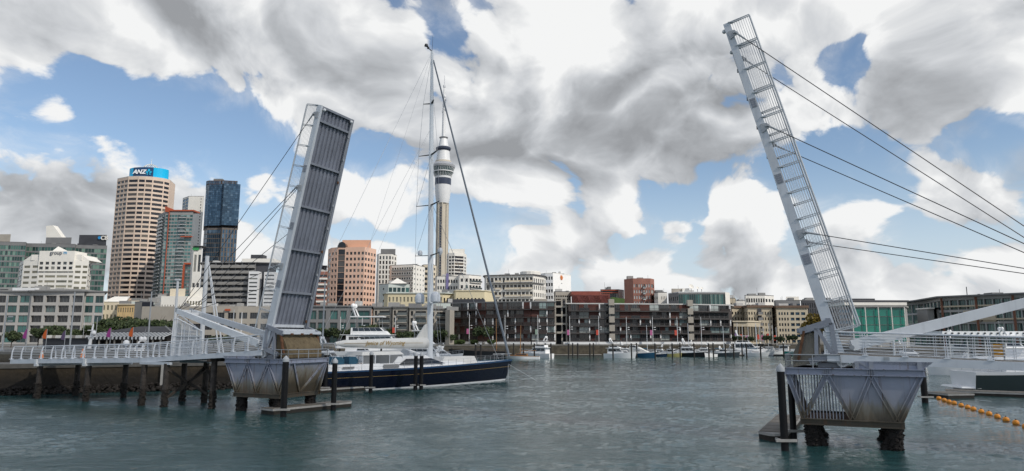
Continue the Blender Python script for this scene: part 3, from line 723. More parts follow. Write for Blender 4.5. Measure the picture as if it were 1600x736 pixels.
# -------- tilting A-frames and cables
def aframe(fr, base_px, tip_px, label, side):
    (cb, zb), (ct, zt) = fr.px(*base_px), fr.px(*tip_px, 1.45)
    root = thing('lifting_mast', label, 'bridge mast', fr.H, RZ, 'tilting masts of the lifting footbridge')
    tips = []
    for t0, t1 in ((.1, 1.45), (WID - .1, 2.95)):
        mb = MB(); p, q = fr.v(cb, t0, zb), fr.v(ct, t1, zt)
        mb.bar(p, q, .34, .58, w2=.3, h2=.44)
        leg = mb.build('leg', white, root)
        mb = MB(); mb.tube(fr.v(cb, t0 - .2, zb - .1), fr.v(cb, t0 + .2, zb - .1), .13, n=12); mb.build('pivot', steel, leg)
        tips.append(q)
    d = (tips[0] - fr.v(cb, .1, zb)).normalized()
    for k in (.0, .35):
        mb = MB(); mb.bar(tips[0] - d * k * 3, tips[1] - d * k * 3, .2, .26); mb.build('head_beam', white, root)
    mb = MB()
    for q in tips:
        for e in (-.12, .0, .12): mb.box(*(q + Vector((0, e, .1))), .35, .05, .4)
    mb.build('cable_anchor', steel, root)
    return root, tips, (ct, zt)
lmast, tipL, _ = aframe(FL, (404, 537), (278, 486), 'white tilting twin-leg mast lying back over the left footbridge span', 0)
rmast, tipR, _ = aframe(FR, (1331, 540), (1731, 441), 'white tilting twin-leg mast lying back over the right footbridge deck', 0)
def cables(fr, lugs, tips, side):
    nm = ('topmost', 'middle', 'lowest')
    for i, (u, near, far) in enumerate(lugs):
        for j, (a, b) in enumerate(((near, tips[0]), (far, tips[1]))):
            mb = MB(); mb.tube((0, 0, 0), b - a, .026 if i < 2 else .023, n=6)
            ob = mb.build('stay_cable', cable_m)
            w0 = fr.H + SA * a.x + TA * a.y + Vector((0, 0, a.z)); ob.location = w0; ob.rotation_euler = (0, 0, RZ)
            tag(ob, '%s dark steel cable from the %s edge of the %s bridge leaf' % (nm[i], 'near' if j == 0 else 'far', side), 'cable', 'lifting cables of the footbridge')
            e = (b - a).normalized(); mb = MB(); mb.tube((0, 0, 0), e * .8, .06, .05, 8); mb.build('socket', steel, ob)
cables(FL, lugL, tipL, 'left'); cables(FR, lugR, tipR, 'right')

# -------- piers
def crusted(mb, base, top, r0, r1, rr, n=150, sc=.75):
    base = Vector(base); top = Vector(top)
    mb.tube(base, top, r0, r1, 10)
    for i in range(n):
        k = rr.random(); a = rr.random() * 2 * PI; rad = (r0 + (r1 - r0) * k) * 1.0; p = base.lerp(top, k)
        lump(mb, (p.x + rad * math.cos(a), p.y + rad * math.sin(a), p.z), .05 + .13 * sc * rr.random() ** 2, rr)
def pier(fr, label, left):
    v = fr.v; root = thing('bridge_pier', label, 'bridge pier', fr.H, RZ, 'steel piers of the lifting footbridge')
    CT_, CB_ = (2.67, -4.15), (1.93, -2.95)      # channel / land ends, top and bottom
    ZT, ZB = 4.05, 1.42; T0, T1 = -.15, WID + .15
    tops, bots = (2.6, .55, -1.65, -4.0), (1.85, -.6, -2.75)
    for t, sgn in ((T0, -1), (T1, 1)):
        # plates (land half on the right pier, the whole face on the left one)
        cc, cbt = (CT_[0], CB_[0]) if left else (.42, -.5)
        mb = MB(); pl = [v(cc, t - sgn * .06, ZT), v(CT_[1], t - sgn * .06, ZT), v(CB_[1], t - sgn * .06, ZB), v(cbt, t - sgn * .06, ZB)]
        mb.slabpoly(pl, (0, .03 * -sgn, 0)); mb.build('side_plate', pierplate, root, fix=True)
        zig = [(tops[0], bots[0]), (tops[1], bots[0]), (tops[1], bots[1]), (tops[2], bots[1]), (tops[2], bots[2]), (tops[3], bots[2])]
        for a, b in zig:
            mb = MB(); p, q = v(a, t, ZT - .1), v(b, t, ZB + .1)
            d = (q - p).normalized()
            for e in (-.1, .1):
                o = Vector((d.z, 0, -d.x)) * e
                mb.bar(p + o, q + o, .14, .05, up=Vector((d.z, 0, -d.x)))
            mb.bar(p + Vector((0, -sgn * .05, 0)), q + Vector((0, -sgn * .05, 0)), .03, .2, up=Vector((d.z, 0, -d.x)))
            mb.build('diagonal', pierplate, root)
        for z, h, a, b, nm, m_ in ((ZT + .08, .34, CT_[0] + .08, CT_[1] - .1, 'top_chord', pierplate), (ZB - .06, .3, CB_[0] + .14, CB_[1] - .14, 'bottom_chord', pierplate)):
            mb = MB()
            mb.bar(v(a, t, z), v(b, t, z), .04, h)
            for e in (-h / 2, h / 2): mb.bar(v(a, t + sgn * .03, z + e), v(b, t + sgn * .03, z + e), .22, .05)
            mb.build(nm, m_, root)
        for c in tops[1:3]:
            mb = MB()
            for e in (-.16, -.05, .05, .16): mb.box(*v(c + e, t + sgn * .06, ZT + .08), .03, .1, .3)
            mb.build('stiffener', girdergrey, root)
        if not left:
            for k in range(17):
                c = 2.5 - k * .165
                zb = ZB + .1 if c < 1.9 else ZB + .1 + (c - 1.9) / .74 * 2.5
                mb = MB(); mb.box(*v(c, t - sgn * .04, (ZT + zb) / 2), .05, .04, ZT - zb)
                ob = mb.build('grille_bar', girdergrey, root)
    # end faces
    for c_top, c_bot, plated in ((CT_[0], CB_[0], left), (CT_[1], CB_[1], True)):
        sg = 1 if c_top > 0 else -1
        def e(t, k, o=0.0): return v(c_bot + (c_top - c_bot) * k + o * sg, t, ZB + (ZT - ZB) * k)
        if plated:
            mb = MB(); mb.slabpoly([e(T0, 0, -.08), e(T1, 0, -.08), e(T1, 1, -.08), e(T0, 1, -.08)], v(.03 * sg, 0, 0)); mb.build('end_plate', pierdirty, root, fix=True)
        for a, b in ((.55, 2.1), (4.3, 2.1), (4.4, 3.9), (.0, .0)):
            mb = MB(); mb.bar(e(a, .97), e(b, .04), .14, .14, up=(0, 1, 0)); mb.build('diagonal', pierplate, root)
        if not plated:
            for k in range(22):
                t = T0 + .15 + k * .2
                mb = MB(); mb.bar(e(t, 1), e(t, .05), .04, .05, up=(0, 1, 0)); mb.build('grille_bar', girdergrey, root)
        for k, nm in ((1.0, 'top_chord'), (0.0, 'bottom_chord')):
            mb = MB(); a, b = e(T0 - .05, k), e(T1 + .05, k); zo = Vector((0, 0, .08 if k else -.06))
            mb.bar(a + zo, b + zo, .05, .3)
            for q in (-.15, .15): mb.bar(a + zo + Vector((0, 0, q)), b + zo + Vector((0, 0, q)), .2, .05)
            mb.build(nm, pierplate, root)
    # working platform and floor
    mb = MB(); mb.prism([tuple(v(c, t, 0)[:2]) for c, t in ((CT_[0], T0), (CT_[0], T1), (-.8, T1), (-.8, T0))], ZT + .22, ZT + .28); mb.build('platform', darksteel, root, fix=True)
    mb = MB(); mb.prism([tuple(v(c, t, 0)[:2]) for c, t in ((CB_[0], T0), (CB_[0], T1), (CB_[1], T1), (CB_[1], T0))], ZB - .1, ZB); mb.build('floor', rust, root, fix=True)
    # upper box under the deck on the land half
    for t, sgn in ((T0 + .03, -1), (T1 - .03, 1)):
        zt = 4.72 if not left else 4.5
        mb = MB(); mb.slabpoly([v(-.95, t, ZT + .25), v(-4.15, t, ZT + .25), v(-4.65, t, zt), v(-.95, t, zt)], (0, -.04 * sgn, 0)); mb.build('upper_plate', pierplate, root, fix=True)
        for c in (-1.0, -1.7, -4.0):
            mb = MB(); mb.box(*v(c, t + sgn * .05, (ZT + .25 + zt) / 2), .22, .08, zt - ZT - .27); mb.build('stiffener', girdergrey, root)
        mb = MB(); mb.bar(v(-1.1, t + sgn * .03, zt - .05), v(-1.6, t + sgn * .03, ZT + .3), .04, .08); mb.build('brace', girdergrey, root)
    # hand rail of the platform
    pts = [v(-.2, T0, ZT + .28), v(CT_[0], T0, ZT + .28), v(CT_[0], T1, ZT + .28), v(-.2, T1, ZT + .28)] if not left else [v(1.2, T0, ZT + .28), v(CT_[0], T0, ZT + .28), v(CT_[0], T1, ZT + .28), v(.2, T1, ZT + .28)]
    mb = MB(); mb.path([p + Vector((0, 0, .72)) for p in pts], .035, 6); mb.path([p + Vector((0, 0, .38)) for p in pts], .025, 6)
    hr = mb.build('hand_rail', steel, root)
    for a, b in zip(pts, pts[1:]):
        n = max(2, int((b - a).length / 1.05))
        for k in range(n + 1):
            p = a.lerp(b, k / n); mb = MB(); mb.tube(p, p + Vector((0, 0, .72)), .03, n=6); mb.build('rail_post', steel, hr)
    # hoist machinery beneath the hinge
    mb = MB(); p = v(-.3, .55, ZT + .62); mb.tube(p + Vector((0, -.45, 0)), p + Vector((0, .3, 0)), .3, n=16)
    mo = mb.build('hoist_motor', white, root, smooth=40)
    mb = MB(); mb.tube(p + Vector((0, -.5, 0)), p + Vector((0, -.44, 0)), .19, n=14); mb.build('motor_cap', steel, mo)
    mb = MB(); mb.slabpoly([v(-.5, .2, ZT + .95), v(-1.05, .2, ZT + .95), v(-1.15, .2, ZT + .4), v(-.85, .2, ZT + .25)], (0, .6, 0)); mb.build('gear_case', white, root, fix=True)
    mb = MB(); mb.box(*v(.35, 1.0, ZT + .42), 1.3, 1.4, .26); mb.box(*v(.35, 2.9, ZT + .42), 1.3, 1.2, .26); mb.build('bearing_block', girdergrey, root)
    mb = MB()
    rr = random.Random(11 if left else 12)
    for i in range(22): mb.box(*v(.1 + .9 * rr.random(), .2 + 3.8 * rr.random(), ZT + .62 + .3 * rr.random()), .1 + .25 * rr.random(), .15 + .3 * rr.random(), .08 + .2 * rr.random())
    mb.build('linkage', rust, root)
    # mussel crusted legs, each with a raking strut
    for c, t, ln in ((1.45, .35, 1), (-2.6, .35, -1), (1.45, WID - .35, 1), (-2.6, WID - .35, -1)):
        mb = MB(); crusted(mb, v(c, t, -1.6), v(c, t, ZB - .2), .34, .42, rr, 320, .6)
        crusted(mb, v(c - ln * (.95 if not left else .5), t, -1.2), v(c - ln * .1, t, ZB - .35), .2, .2, rr, 120)
        mb.build('crusted_leg', musselm, root)
    return root
pl_ = pier(FL, 'blue-grey steel trestle pier with brown tide stains under the left leaf', True)
pr_ = pier(FR, 'blue-grey steel trestle pier with barred cage side under the right leaf', False)

# -------- piles under the left span
def enc_pile(root, fr, c, t, ztop, rr, r=.27):
    mb = MB(); mb.tube(fr.v(c, t, -2), fr.v(c, t, ztop), r, r * .95, 10)
    p = mb.build('pile', pilemat, root, smooth=40)
    mb = MB(); crusted(mb, fr.v(c, t, -1.2), fr.v(c, t, 1.5), r * 1.05, r * 1.0, rr, 110); mb.build('oyster_crust', rockm, p)
    return p
def zdeck(c):
    for (c0, z0), (c1, z1) in zip(kl, kl[1:]):
        if c1 <= c <= c0: return z0 + (z1 - z0) * (c - c0) / (c1 - c0)
    return kl[-1][1]
rr = random.Random(21)
for px, lab in ((61, 'pair of crusted timber piles carrying the footbridge nearest the left quay'), (137, 'pair of crusted timber piles carrying the middle of the left span')):
    c, _ = FL.px(px, 600, .3); root = thing('pile_bent', lab, 'bridge piles', FL.H, RZ, 'piles under the left footbridge span')
    zz = zdeck(c) - .48
    for t in (.25, WID - .3): enc_pile(root, FL, c, t, zz - .1, rr)
    mb = MB(); mb.box(*FL.v(c, WID / 2, zz - .1), .5, WID + .5, .24); mb.build('crosshead', white, root)
    mb = MB(); mb.box(*FL.v(c, -.2, zz + .2), .3, .14, .5); mb.build('bearing_plate', white, root)
root = thing('pile_bent', 'four braced timber piles with crossed dark diagonals beside the left pier', 'bridge piles', FL.H, RZ, 'piles under the left footbridge span')
ca, cb_ = FL.px(226, 600, .0)[0], FL.px(261, 600, .0)[0]
for c in (ca, cb_):
    for t in (-.15, WID - .3): enc_pile(root, FL, c, t, zdeck(c) - .65, rr, .26)
for t in (-.15, WID - .3):
    mb = MB(); zz = zdeck((ca + cb_) / 2) - .56; mb.bar(FL.v(ca - .5, t, zz), FL.v(cb_ + .5, t, zz), .3, .22); mb.build('crosshead', lightgrey, root)
for c in (cb_,):
    for a, b in (((-.15, 3.2), (WID - .3, .8)), ((WID - .3, 3.2), (-.15, .8))):
        mb = MB(); mb.bar(FL.v(c + .28, a[0], a[1]), FL.v(c + .28, b[0], b[1]), .12, .22); mb.build('brace', timber, root)
mb = MB(); mb.bar(FL.v(ca, WID - .6, .9), FL.v(cb_, WID - .6, 3.2), .12, .2); mb.build('brace', timber, root)
root = thing('pile_bent', 'dark raking braces and upright piles just behind the left pier', 'bridge piles', FL.H, RZ, 'piles under the left footbridge span')
for px in (333,):
    c = FL.px(px, 600, .5)[0]
    for t in (.5, WID - .3): enc_pile(root, FL, c, t, zdeck(c) - .5, rr, .26)
    mb = MB(); mb.bar(FL.v(cb_ + .4, WID - .5, 3.3), FL.v(c, .9, .9), .12, .22); mb.build('brace', timber, root)
    mb = MB(); mb.bar(FL.v(c, WID / 2 - 2.4, zdeck(c) - .6), FL.v(c, WID / 2 + 2.4, zdeck(c) - .6), .3, .22); mb.build('crosshead', timber, root)

# -------- guard screen around the left mast head
def screen(label, c0, c1, t, z0, zl, zr):
    root = thing('guard_screen', label, 'guard screen', FL.H, RZ, 'mesh guard screens on the left span')
    v = FL.v
    def top(c): return zl + (zr - zl) * (c - c0) / (c1 - c0)
    mb = MB(); pts = [v(c0, t, z0), v(c0 - .1, t, z0 + 1.3), v(c0 + .02, t, zl), v(c0 + .5, t, zl), v(c1, t, zr), v(c1, t, z0)]
    mb.path(pts + [pts[0]], .05, 6); mb.build('frame', white, root)
    for k in (.3, .55, .8):
        c = c0 + (c1 - c0) * k; mb = MB(); mb.tube(v(c, t, z0), v(c, t, top(c)), .04, n=6); mb.build('upright', white, root)
    for z in (z0 + .75, z0 + 1.75):
        ce = c1 if z < zr else c0 + (c1 - c0) * (z - zl) / (zr - zl)
        mb = MB(); mb.tube(v(c0, t, z), v(ce, t, z), .045, n=6); mb.build('cross_rail', white, root)
    mb = MB(); c = c0 + .1
    while c < c1: mb.box(*v(c, t, (z0 + top(c)) / 2), .012, .012, top(c) - z0); c += .105
    z = z0 + .1
    while z < zl - .05:
        ce = c1 if z < zr else c0 + (c1 - c0) * (z - zl) / (zr - zl)
        mb.box(*v((c0 + ce) / 2, t, z), abs(ce - c0), .012, .012); z += .105
    tag(mb.build('wire_mesh', railwhite, root), kind='stuff')
cA, zA = FL.px(268, 498); cB, zB = FL.px(313, 518); zf = zdeck(cA)
screen('white framed wire mesh screen around the tip of the left mast, nearer panel', cA, cB, 0.25, zf, zA, zB)
cA2, zA2 = FL.px(292, 500, WID); cB2, zB2 = FL.px(320, 519, WID)
screen('white framed wire mesh screen around the tip of the left mast, farther panel', cA2 - 1.0, cB2, WID - .25, zf, zA2 + .4, zB2)
# ------------------------------------------------------------------ buildings
g_dark = GL('dark_glass', [(0, (.012, .014, .018)), (.45, (.025, .03, .036)), (.8, (.06, .07, .075)), (.94, (.20, .20, .18))], .07)
g_office = GL('bronze_glass', [(0, (.010, .010, .014)), (.4, (.026, .025, .03)), (.75, (.07, .062, .058)), (.9, (.15, .125, .10))], .08, .15)
g_green = GL('green_glass', [(0, (.02, .055, .05)), (.3, (.035, .095, .08)), (.6, (.07, .15, .125)), (.85, (.16, .26, .21))], .08, .25)
g_teal = GL('teal_glass', [(0, (.012, .04, .04)), (.35, (.02, .08, .075)), (.65, (.04, .13, .12)), (.88, (.12, .20, .18))], .07, .1)
g_emerald = GL('emerald_glass', [(0, (.006, .115, .09)), (.4, (.01, .15, .115)), (.75, (.02, .185, .14))], .12, .05)
g_blue = GL('blue_glass', [(0, (.04, .075, .115)), (.35, (.055, .10, .15)), (.7, (.075, .13, .185)), (.92, (.12, .18, .24))], .06, .55)
g_tan = GL('curtained_glass', [(0, (.13, .125, .09)), (.4, (.19, .18, .13)), (.75, (.24, .23, .17)), (.92, (.10, .10, .08))], .1)
g_apt = GL('apartment_glass', [(0, (.010, .011, .013)), (.45, (.03, .036, .04)), (.65, (.07, .11, .11)), (.8, (.18, .25, .24)), (.9, (.33, .36, .34)), (.95, (.03, .034, .038))], .08)
g_brownapt = GL('flat_glass', [(0, (.012, .013, .014)), (.42, (.03, .034, .036)), (.62, (.09, .12, .12)), (.76, (.20, .27, .27)), (.9, (.33, .37, .36))], .08)
w_anz = M('pink_precast', (0.60, 0.48, 0.39), .7, .06, .1, streak=.12)
w_salmon = M('salmon_render', (0.63, 0.42, 0.32), .7, .06, .1, streak=.1)
w_salmon2 = M('salmon_crown', (0.60, 0.345, 0.235), .7, .06, .1)
w_white = M('white_render', (0.70, 0.68, 0.63), .7, .06, .12, streak=.14)
w_white2 = M('cool_white_render', (0.62, 0.63, 0.64), .7, .06, .12, streak=.14)
w_cream = M('cream_render', (0.60, 0.53, 0.41), .75, .07, .15, streak=.14)
w_tan = M('tan_stone', (0.44, 0.385, 0.29), .75, .1, .15, streak=.2)
w_grey = M('grey_render', (0.27, 0.27, 0.265), .75, .1, .15, streak=.18)
w_mid = M('mid_grey_cladding', (0.17, 0.172, 0.175), .65, .12, .15, streak=.2)
w_dark = M('dark_cladding', (0.045, 0.047, 0.055), .55, .2, .15)
w_brownd = M('dark_brown_cladding', (0.046, 0.036, 0.034), .6, .3, .2, streak=.3)
w_redbr = M('red_brown_louvre', (0.10, 0.034, 0.025), .65, .35, .5, streak=.2)
w_brick = M('brick_tower', (0.27, 0.125, 0.095), .8, .12, .4, streak=.15)
w_red = M('red_cladding', (0.21, 0.06, 0.042), .6, .2, .2)
w_orange = M('orange_red_trim', (0.36, 0.075, 0.03), .5, .1, .3)
w_taupe = M('taupe_render', (0.33, 0.305, 0.265), .75, .1, .15, streak=.2)
w_pale = M('pale_green_render', (0.52, 0.57, 0.54), .7, .06, .15, streak=.15)
w_yellow = M('cream_yellow_render', (0.60, 0.53, 0.36), .75, .06, .15, streak=.14)
w_slab = M('exposed_concrete', (0.235, 0.23, 0.22), .8, .15, .15, streak=.25)
w_frame = M('pale_frame_grid', (0.37, 0.36, 0.345), .7, .08, .2, streak=.14)
alu_f = M('window_frame', (0.10, 0.105, 0.11), .5, .1, 1)
white_f = M('pale_window_frame', (0.5, 0.5, 0.49), .5, .1, 1)
g_rail = GL('balcony_glass', [(0, (.05, .065, .068)), (.5, (.09, .105, .105)), (.85, (.16, .175, .175))], .1)

RB = random.Random(99)
_pm = {}
def pane_mesh(w_, h_, mats, frame, mull):
    key = (round(w_, 1), round(h_, 1), mats[0].name, frame.name if frame else None, mull)
    if key not in _pm:
        w_, h_ = key[0], key[1]
        mb = MB(); mb.poly([(-w_ / 2, 0, -h_ / 2), (w_ / 2, 0, -h_ / 2), (w_ / 2, 0, h_ / 2), (-w_ / 2, 0, h_ / 2)], 0)
        if frame:
            t = min(.12, w_ * .08)
            mb.box(0, -.03, h_ / 2 - t / 2, w_, .08, t, 1); mb.box(0, -.03, -h_ / 2 + t / 2, w_, .08, t, 1)
            for k in range(mull + 2):
                x = -w_ / 2 + t / 2 + (w_ - t) * k / (mull + 1); mb.box(x, -.03, 0, t, .08, h_ - 2 * t, 1)
        o = mb.build('window', [mats[0]] + ([frame] if frame else [])); _pm[key] = o.data; bpy.data.objects.remove(o)
    return _pm[key]
def V2(p): return Vector((p[0], p[1]))
def wallgrid(mb, A, B, z0, z1, hx, hz, rec, mi=0):
    A, B = V2(A), V2(B); L_ = (B - A).length; d = (B - A) / L_; n = Vector((d.y, -d.x))
    def p(x, z, o=0.0):
        q = A + d * x - n * o; return (q.x, q.y, z)
    zz = z0
    for a, b in hz:
        mb.poly([p(0, zz), p(L_, zz), p(L_, a), p(0, a)], mi)
        xx = 0
        for x0, x1 in hx:
            mb.poly([p(xx, a), p(x0, a), p(x0, b), p(xx, b)], mi)
            mb.poly([p(x0, a), p(x0, a, rec), p(x0, b, rec), p(x0, b)], mi)
            mb.poly([p(x1, a, rec), p(x1, a), p(x1, b), p(x1, b, rec)], mi)
            mb.poly([p(x0, a), p(x1, a), p(x1, a, rec), p(x0, a, rec)], mi)
            mb.poly([p(x0, b, rec), p(x1, b, rec), p(x1, b), p(x0, b)], mi)
            xx = x1
        mb.poly([p(xx, a), p(L_, a), p(L_, b), p(xx, b)], mi)
        zz = b
    mb.poly([p(0, zz), p(L_, zz), p(L_, z1), p(0, z1)], mi)
def cells(a, b, n, frac):
    s = (b - a) / n; return [(a + s * (k + .5 - frac / 2), a + s * (k + .5 + frac / 2)) for k in range(n)]
_joined = {}
def put_panes(root, A, B, hx, hz, rec, mats, mode, frame=None, mull=0, name='window', skip=0.0):
    A, B = V2(A), V2(B); L_ = (B - A).length; d = (B - A) / L_; n = Vector((d.y, -d.x)); an = math.atan2(d.y, d.x)
    o = wloc(root); jm = MB()
    for a, b in hz:
        for x0, x1 in hx:
            if mode == 'i':
                q = A + d * ((x0 + x1) / 2) - n * (rec - .01)
                inst(name, pane_mesh(x1 - x0, b - a, mats, frame, mull), root, (q.x - o.x, q.y - o.y, (a + b) / 2 - o.z), (0, 0, an))
            else:
                P = [A + d * x0 - n * (rec - .01), A + d * x1 - n * (rec - .01)]
                jm.poly([(P[0].x, P[0].y, a), (P[1].x, P[1].y, a), (P[1].x, P[1].y, b), (P[0].x, P[0].y, b)])
    if mode != 'i': tag(jm.build('glazing', mats[0], root, world=True), kind='stuff')
def mkpts(pts, yref):
    return [V2(at(px, yref, Y)) for px, Y in pts]
def bld(name, label, pts, ytop, zb, depth, mat, faces, roof=roofgrey, parapet=.5, cat='building', group=None, P=None, zt=None, shrink=0.94, overhang=0.0, roofth=.4, back=None):
    """pts: visible facade corners (px, distance), left to right; faces: one window spec (or None) per facade run"""
    if P is None: P = mkpts(pts, ytop)
    if zt is None: zt = at(pts[0][0] if len(pts) < 3 else pts[1][0], ytop, pts[0][1] if len(pts) < 3 else pts[1][1]).z
    ctr = sum(P, Vector((0, 0))) / len(P)
    root = thing(name, label, cat, (ctr.x, ctr.y + depth * .3, zb), 0, group)
    if back is None:
        back = []
        for p in (P[-1], P[0]):
            q = p * ((p.y + depth) / p.y); mid = ctr * ((ctr.y + depth) / ctr.y); back.append(mid + (q - mid) * shrink)
    mb = MB(); poly = P + back
    segs = list(zip(poly, poly[1:] + poly[:1]))
    for i, (a, b) in enumerate(segs):
        f = faces[i] if i < len(faces) else None
        if f is None:
            mb.poly([(a.x, a.y, zb), (b.x, b.y, zb), (b.x, b.y, zt), (a.x, a.y, zt)])
            continue
        L_ = (b - a).length; tm, bm_ = f.get('t', 1.0), f.get('b', 0.0)
        hx = f['hx'](L_) if 'hx' in f else cells(f.get('m0', .0) * L_, (1 - f.get('m1', .0)) * L_, f['n'], f['w'])
        hz = cells(zb + bm_, zt - tm, f['r'], f['h'])
        wallgrid(mb, a, b, zb, zt, hx, hz, f.get('rec', .3))
        put_panes(root, a, b, hx, hz, f.get('rec', .3), [f.get('g', g_dark)], f.get('mode', 'j'), f.get('frame'), f.get('mull', 0))
    mb.build('wall', mat, root, world=True)
    rp = poly
    if overhang:
        c2 = sum(poly, Vector((0, 0))) / len(poly); rp = [c2 + (p - c2) * (1 + overhang / max(1, (p - c2).length)) for p in poly]
    mb = MB(); mb.prism([(p.x, p.y) for p in rp], zt + .003, zt + roofth); mb.build('roof', roof, root, world=True, fix=True)
    if roofth > .3 and zt > 14 and cat == 'building':
        rq = random.Random(len(label)); c2 = sum(poly, Vector((0, 0))) / len(poly); wx = abs(P[-1].x - P[0].x)
        for k in range(2 + int(wx / 16)):
            ux = P[0].x + (P[-1].x - P[0].x) * (.1 + .8 * rq.random()); hh = .8 + 1.3 * rq.random()
            mb = MB(); mb.box(ux + (c2.x - (P[0].x + P[-1].x) / 2) * .6, c2.y - depth * .15 + depth * .4 * rq.random(), zt + roofth + hh / 2 + .005, 1.2 + 3 * rq.random(), 2 + 2 * rq.random(), hh); mb.build('roof_unit', rq.choice([w_mid, roofpale, w_grey]), root, world=True)
        ux = P[0].x + (P[-1].x - P[0].x) * rq.random(); mb = MB(); mb.tube((ux + (c2.x - (P[0].x + P[-1].x) / 2), c2.y, zt), (ux + (c2.x - (P[0].x + P[-1].x) / 2), c2.y, zt + 3 + 3 * rq.random()), .07, n=5); mb.build('roof_aerial', w_mid, root, world=True)
    return root, P, zt
def plant(root, P, zt, px0, px1, ytop, Y, m, depth=8, name='plant_room'):
    a, b = at(px0, ytop, Y), at(px1, ytop, Y); mb = MB()
    mb.prism([(a.x, Y), (b.x, Y), (b.x * (Y + depth) / Y, Y + depth), (a.x * (Y + depth) / Y, Y + depth)], zt + .01, a.z); return mb.build(name, m, root, world=True, fix=True)
def balconies(root, A, B, zs, spans, out, slab_m, rail_m, h=1.05, th=.3, name='balcony'):
    A, B = V2(A), V2(B); L_ = (B - A).length; d = (B - A) / L_; n = Vector((d.y, -d.x)); an = math.atan2(d.y, d.x); o = wloc(root); cache = {}
    for z in zs:
        for x0, x1 in spans:
            k = round(x1 - x0, 2)
            if k not in cache:
                mb = MB(); mb.box(0, -out / 2, -th / 2, k, out, th, 0)
                mb.box(0, -out + .04, h / 2, k, .06, h, 1); mb.box(-k / 2 + .03, -out / 2, h / 2, .06, out - .1, h, 1); mb.box(k / 2 - .03, -out / 2, h / 2, .06, out - .1, h, 1)
                q = mb.build(name, [slab_m, rail_m]); cache[k] = q.data; bpy.data.objects.remove(q)
            q = A + d * ((x0 + x1) / 2); inst(name, cache[k], root, (q.x - o.x, q.y - o.y, z - o.z), (0, 0, an))
def lettering(root, txt, px, py, Y, size_px, m, rz=0.0, shear=0.0, bold=0.0, name='lettering', align='CENTER', ext=.05, world=None):
    cu = bpy.data.curves.new(name, 'FONT'); cu.body = txt; cu.size = size_px * Y / F; cu.align_x = align; cu.align_y = 'CENTER'; cu.shear = shear
    cu.offset = bold; cu.extrude = ext; cu.resolution_u = 3; cu.materials.append(m)
    tmp = bpy.data.objects.new(name, cu); COL.objects.link(tmp)
    dg = bpy.context.evaluated_depsgraph_get(); me = bpy.data.meshes.new_from_object(tmp.evaluated_get(dg)); bpy.data.objects.remove(tmp)
    if not me.materials: me.materials.append(m)
    ob = bpy.data.objects.new(name, me); COL.objects.link(ob)
    p = at(px, py, Y) if world is None else world
    if root is not None: ob.parent = root; p = p - wloc(root)
    ob.location = p; ob.rotation_euler = (PI / 2, 0, rz); return ob

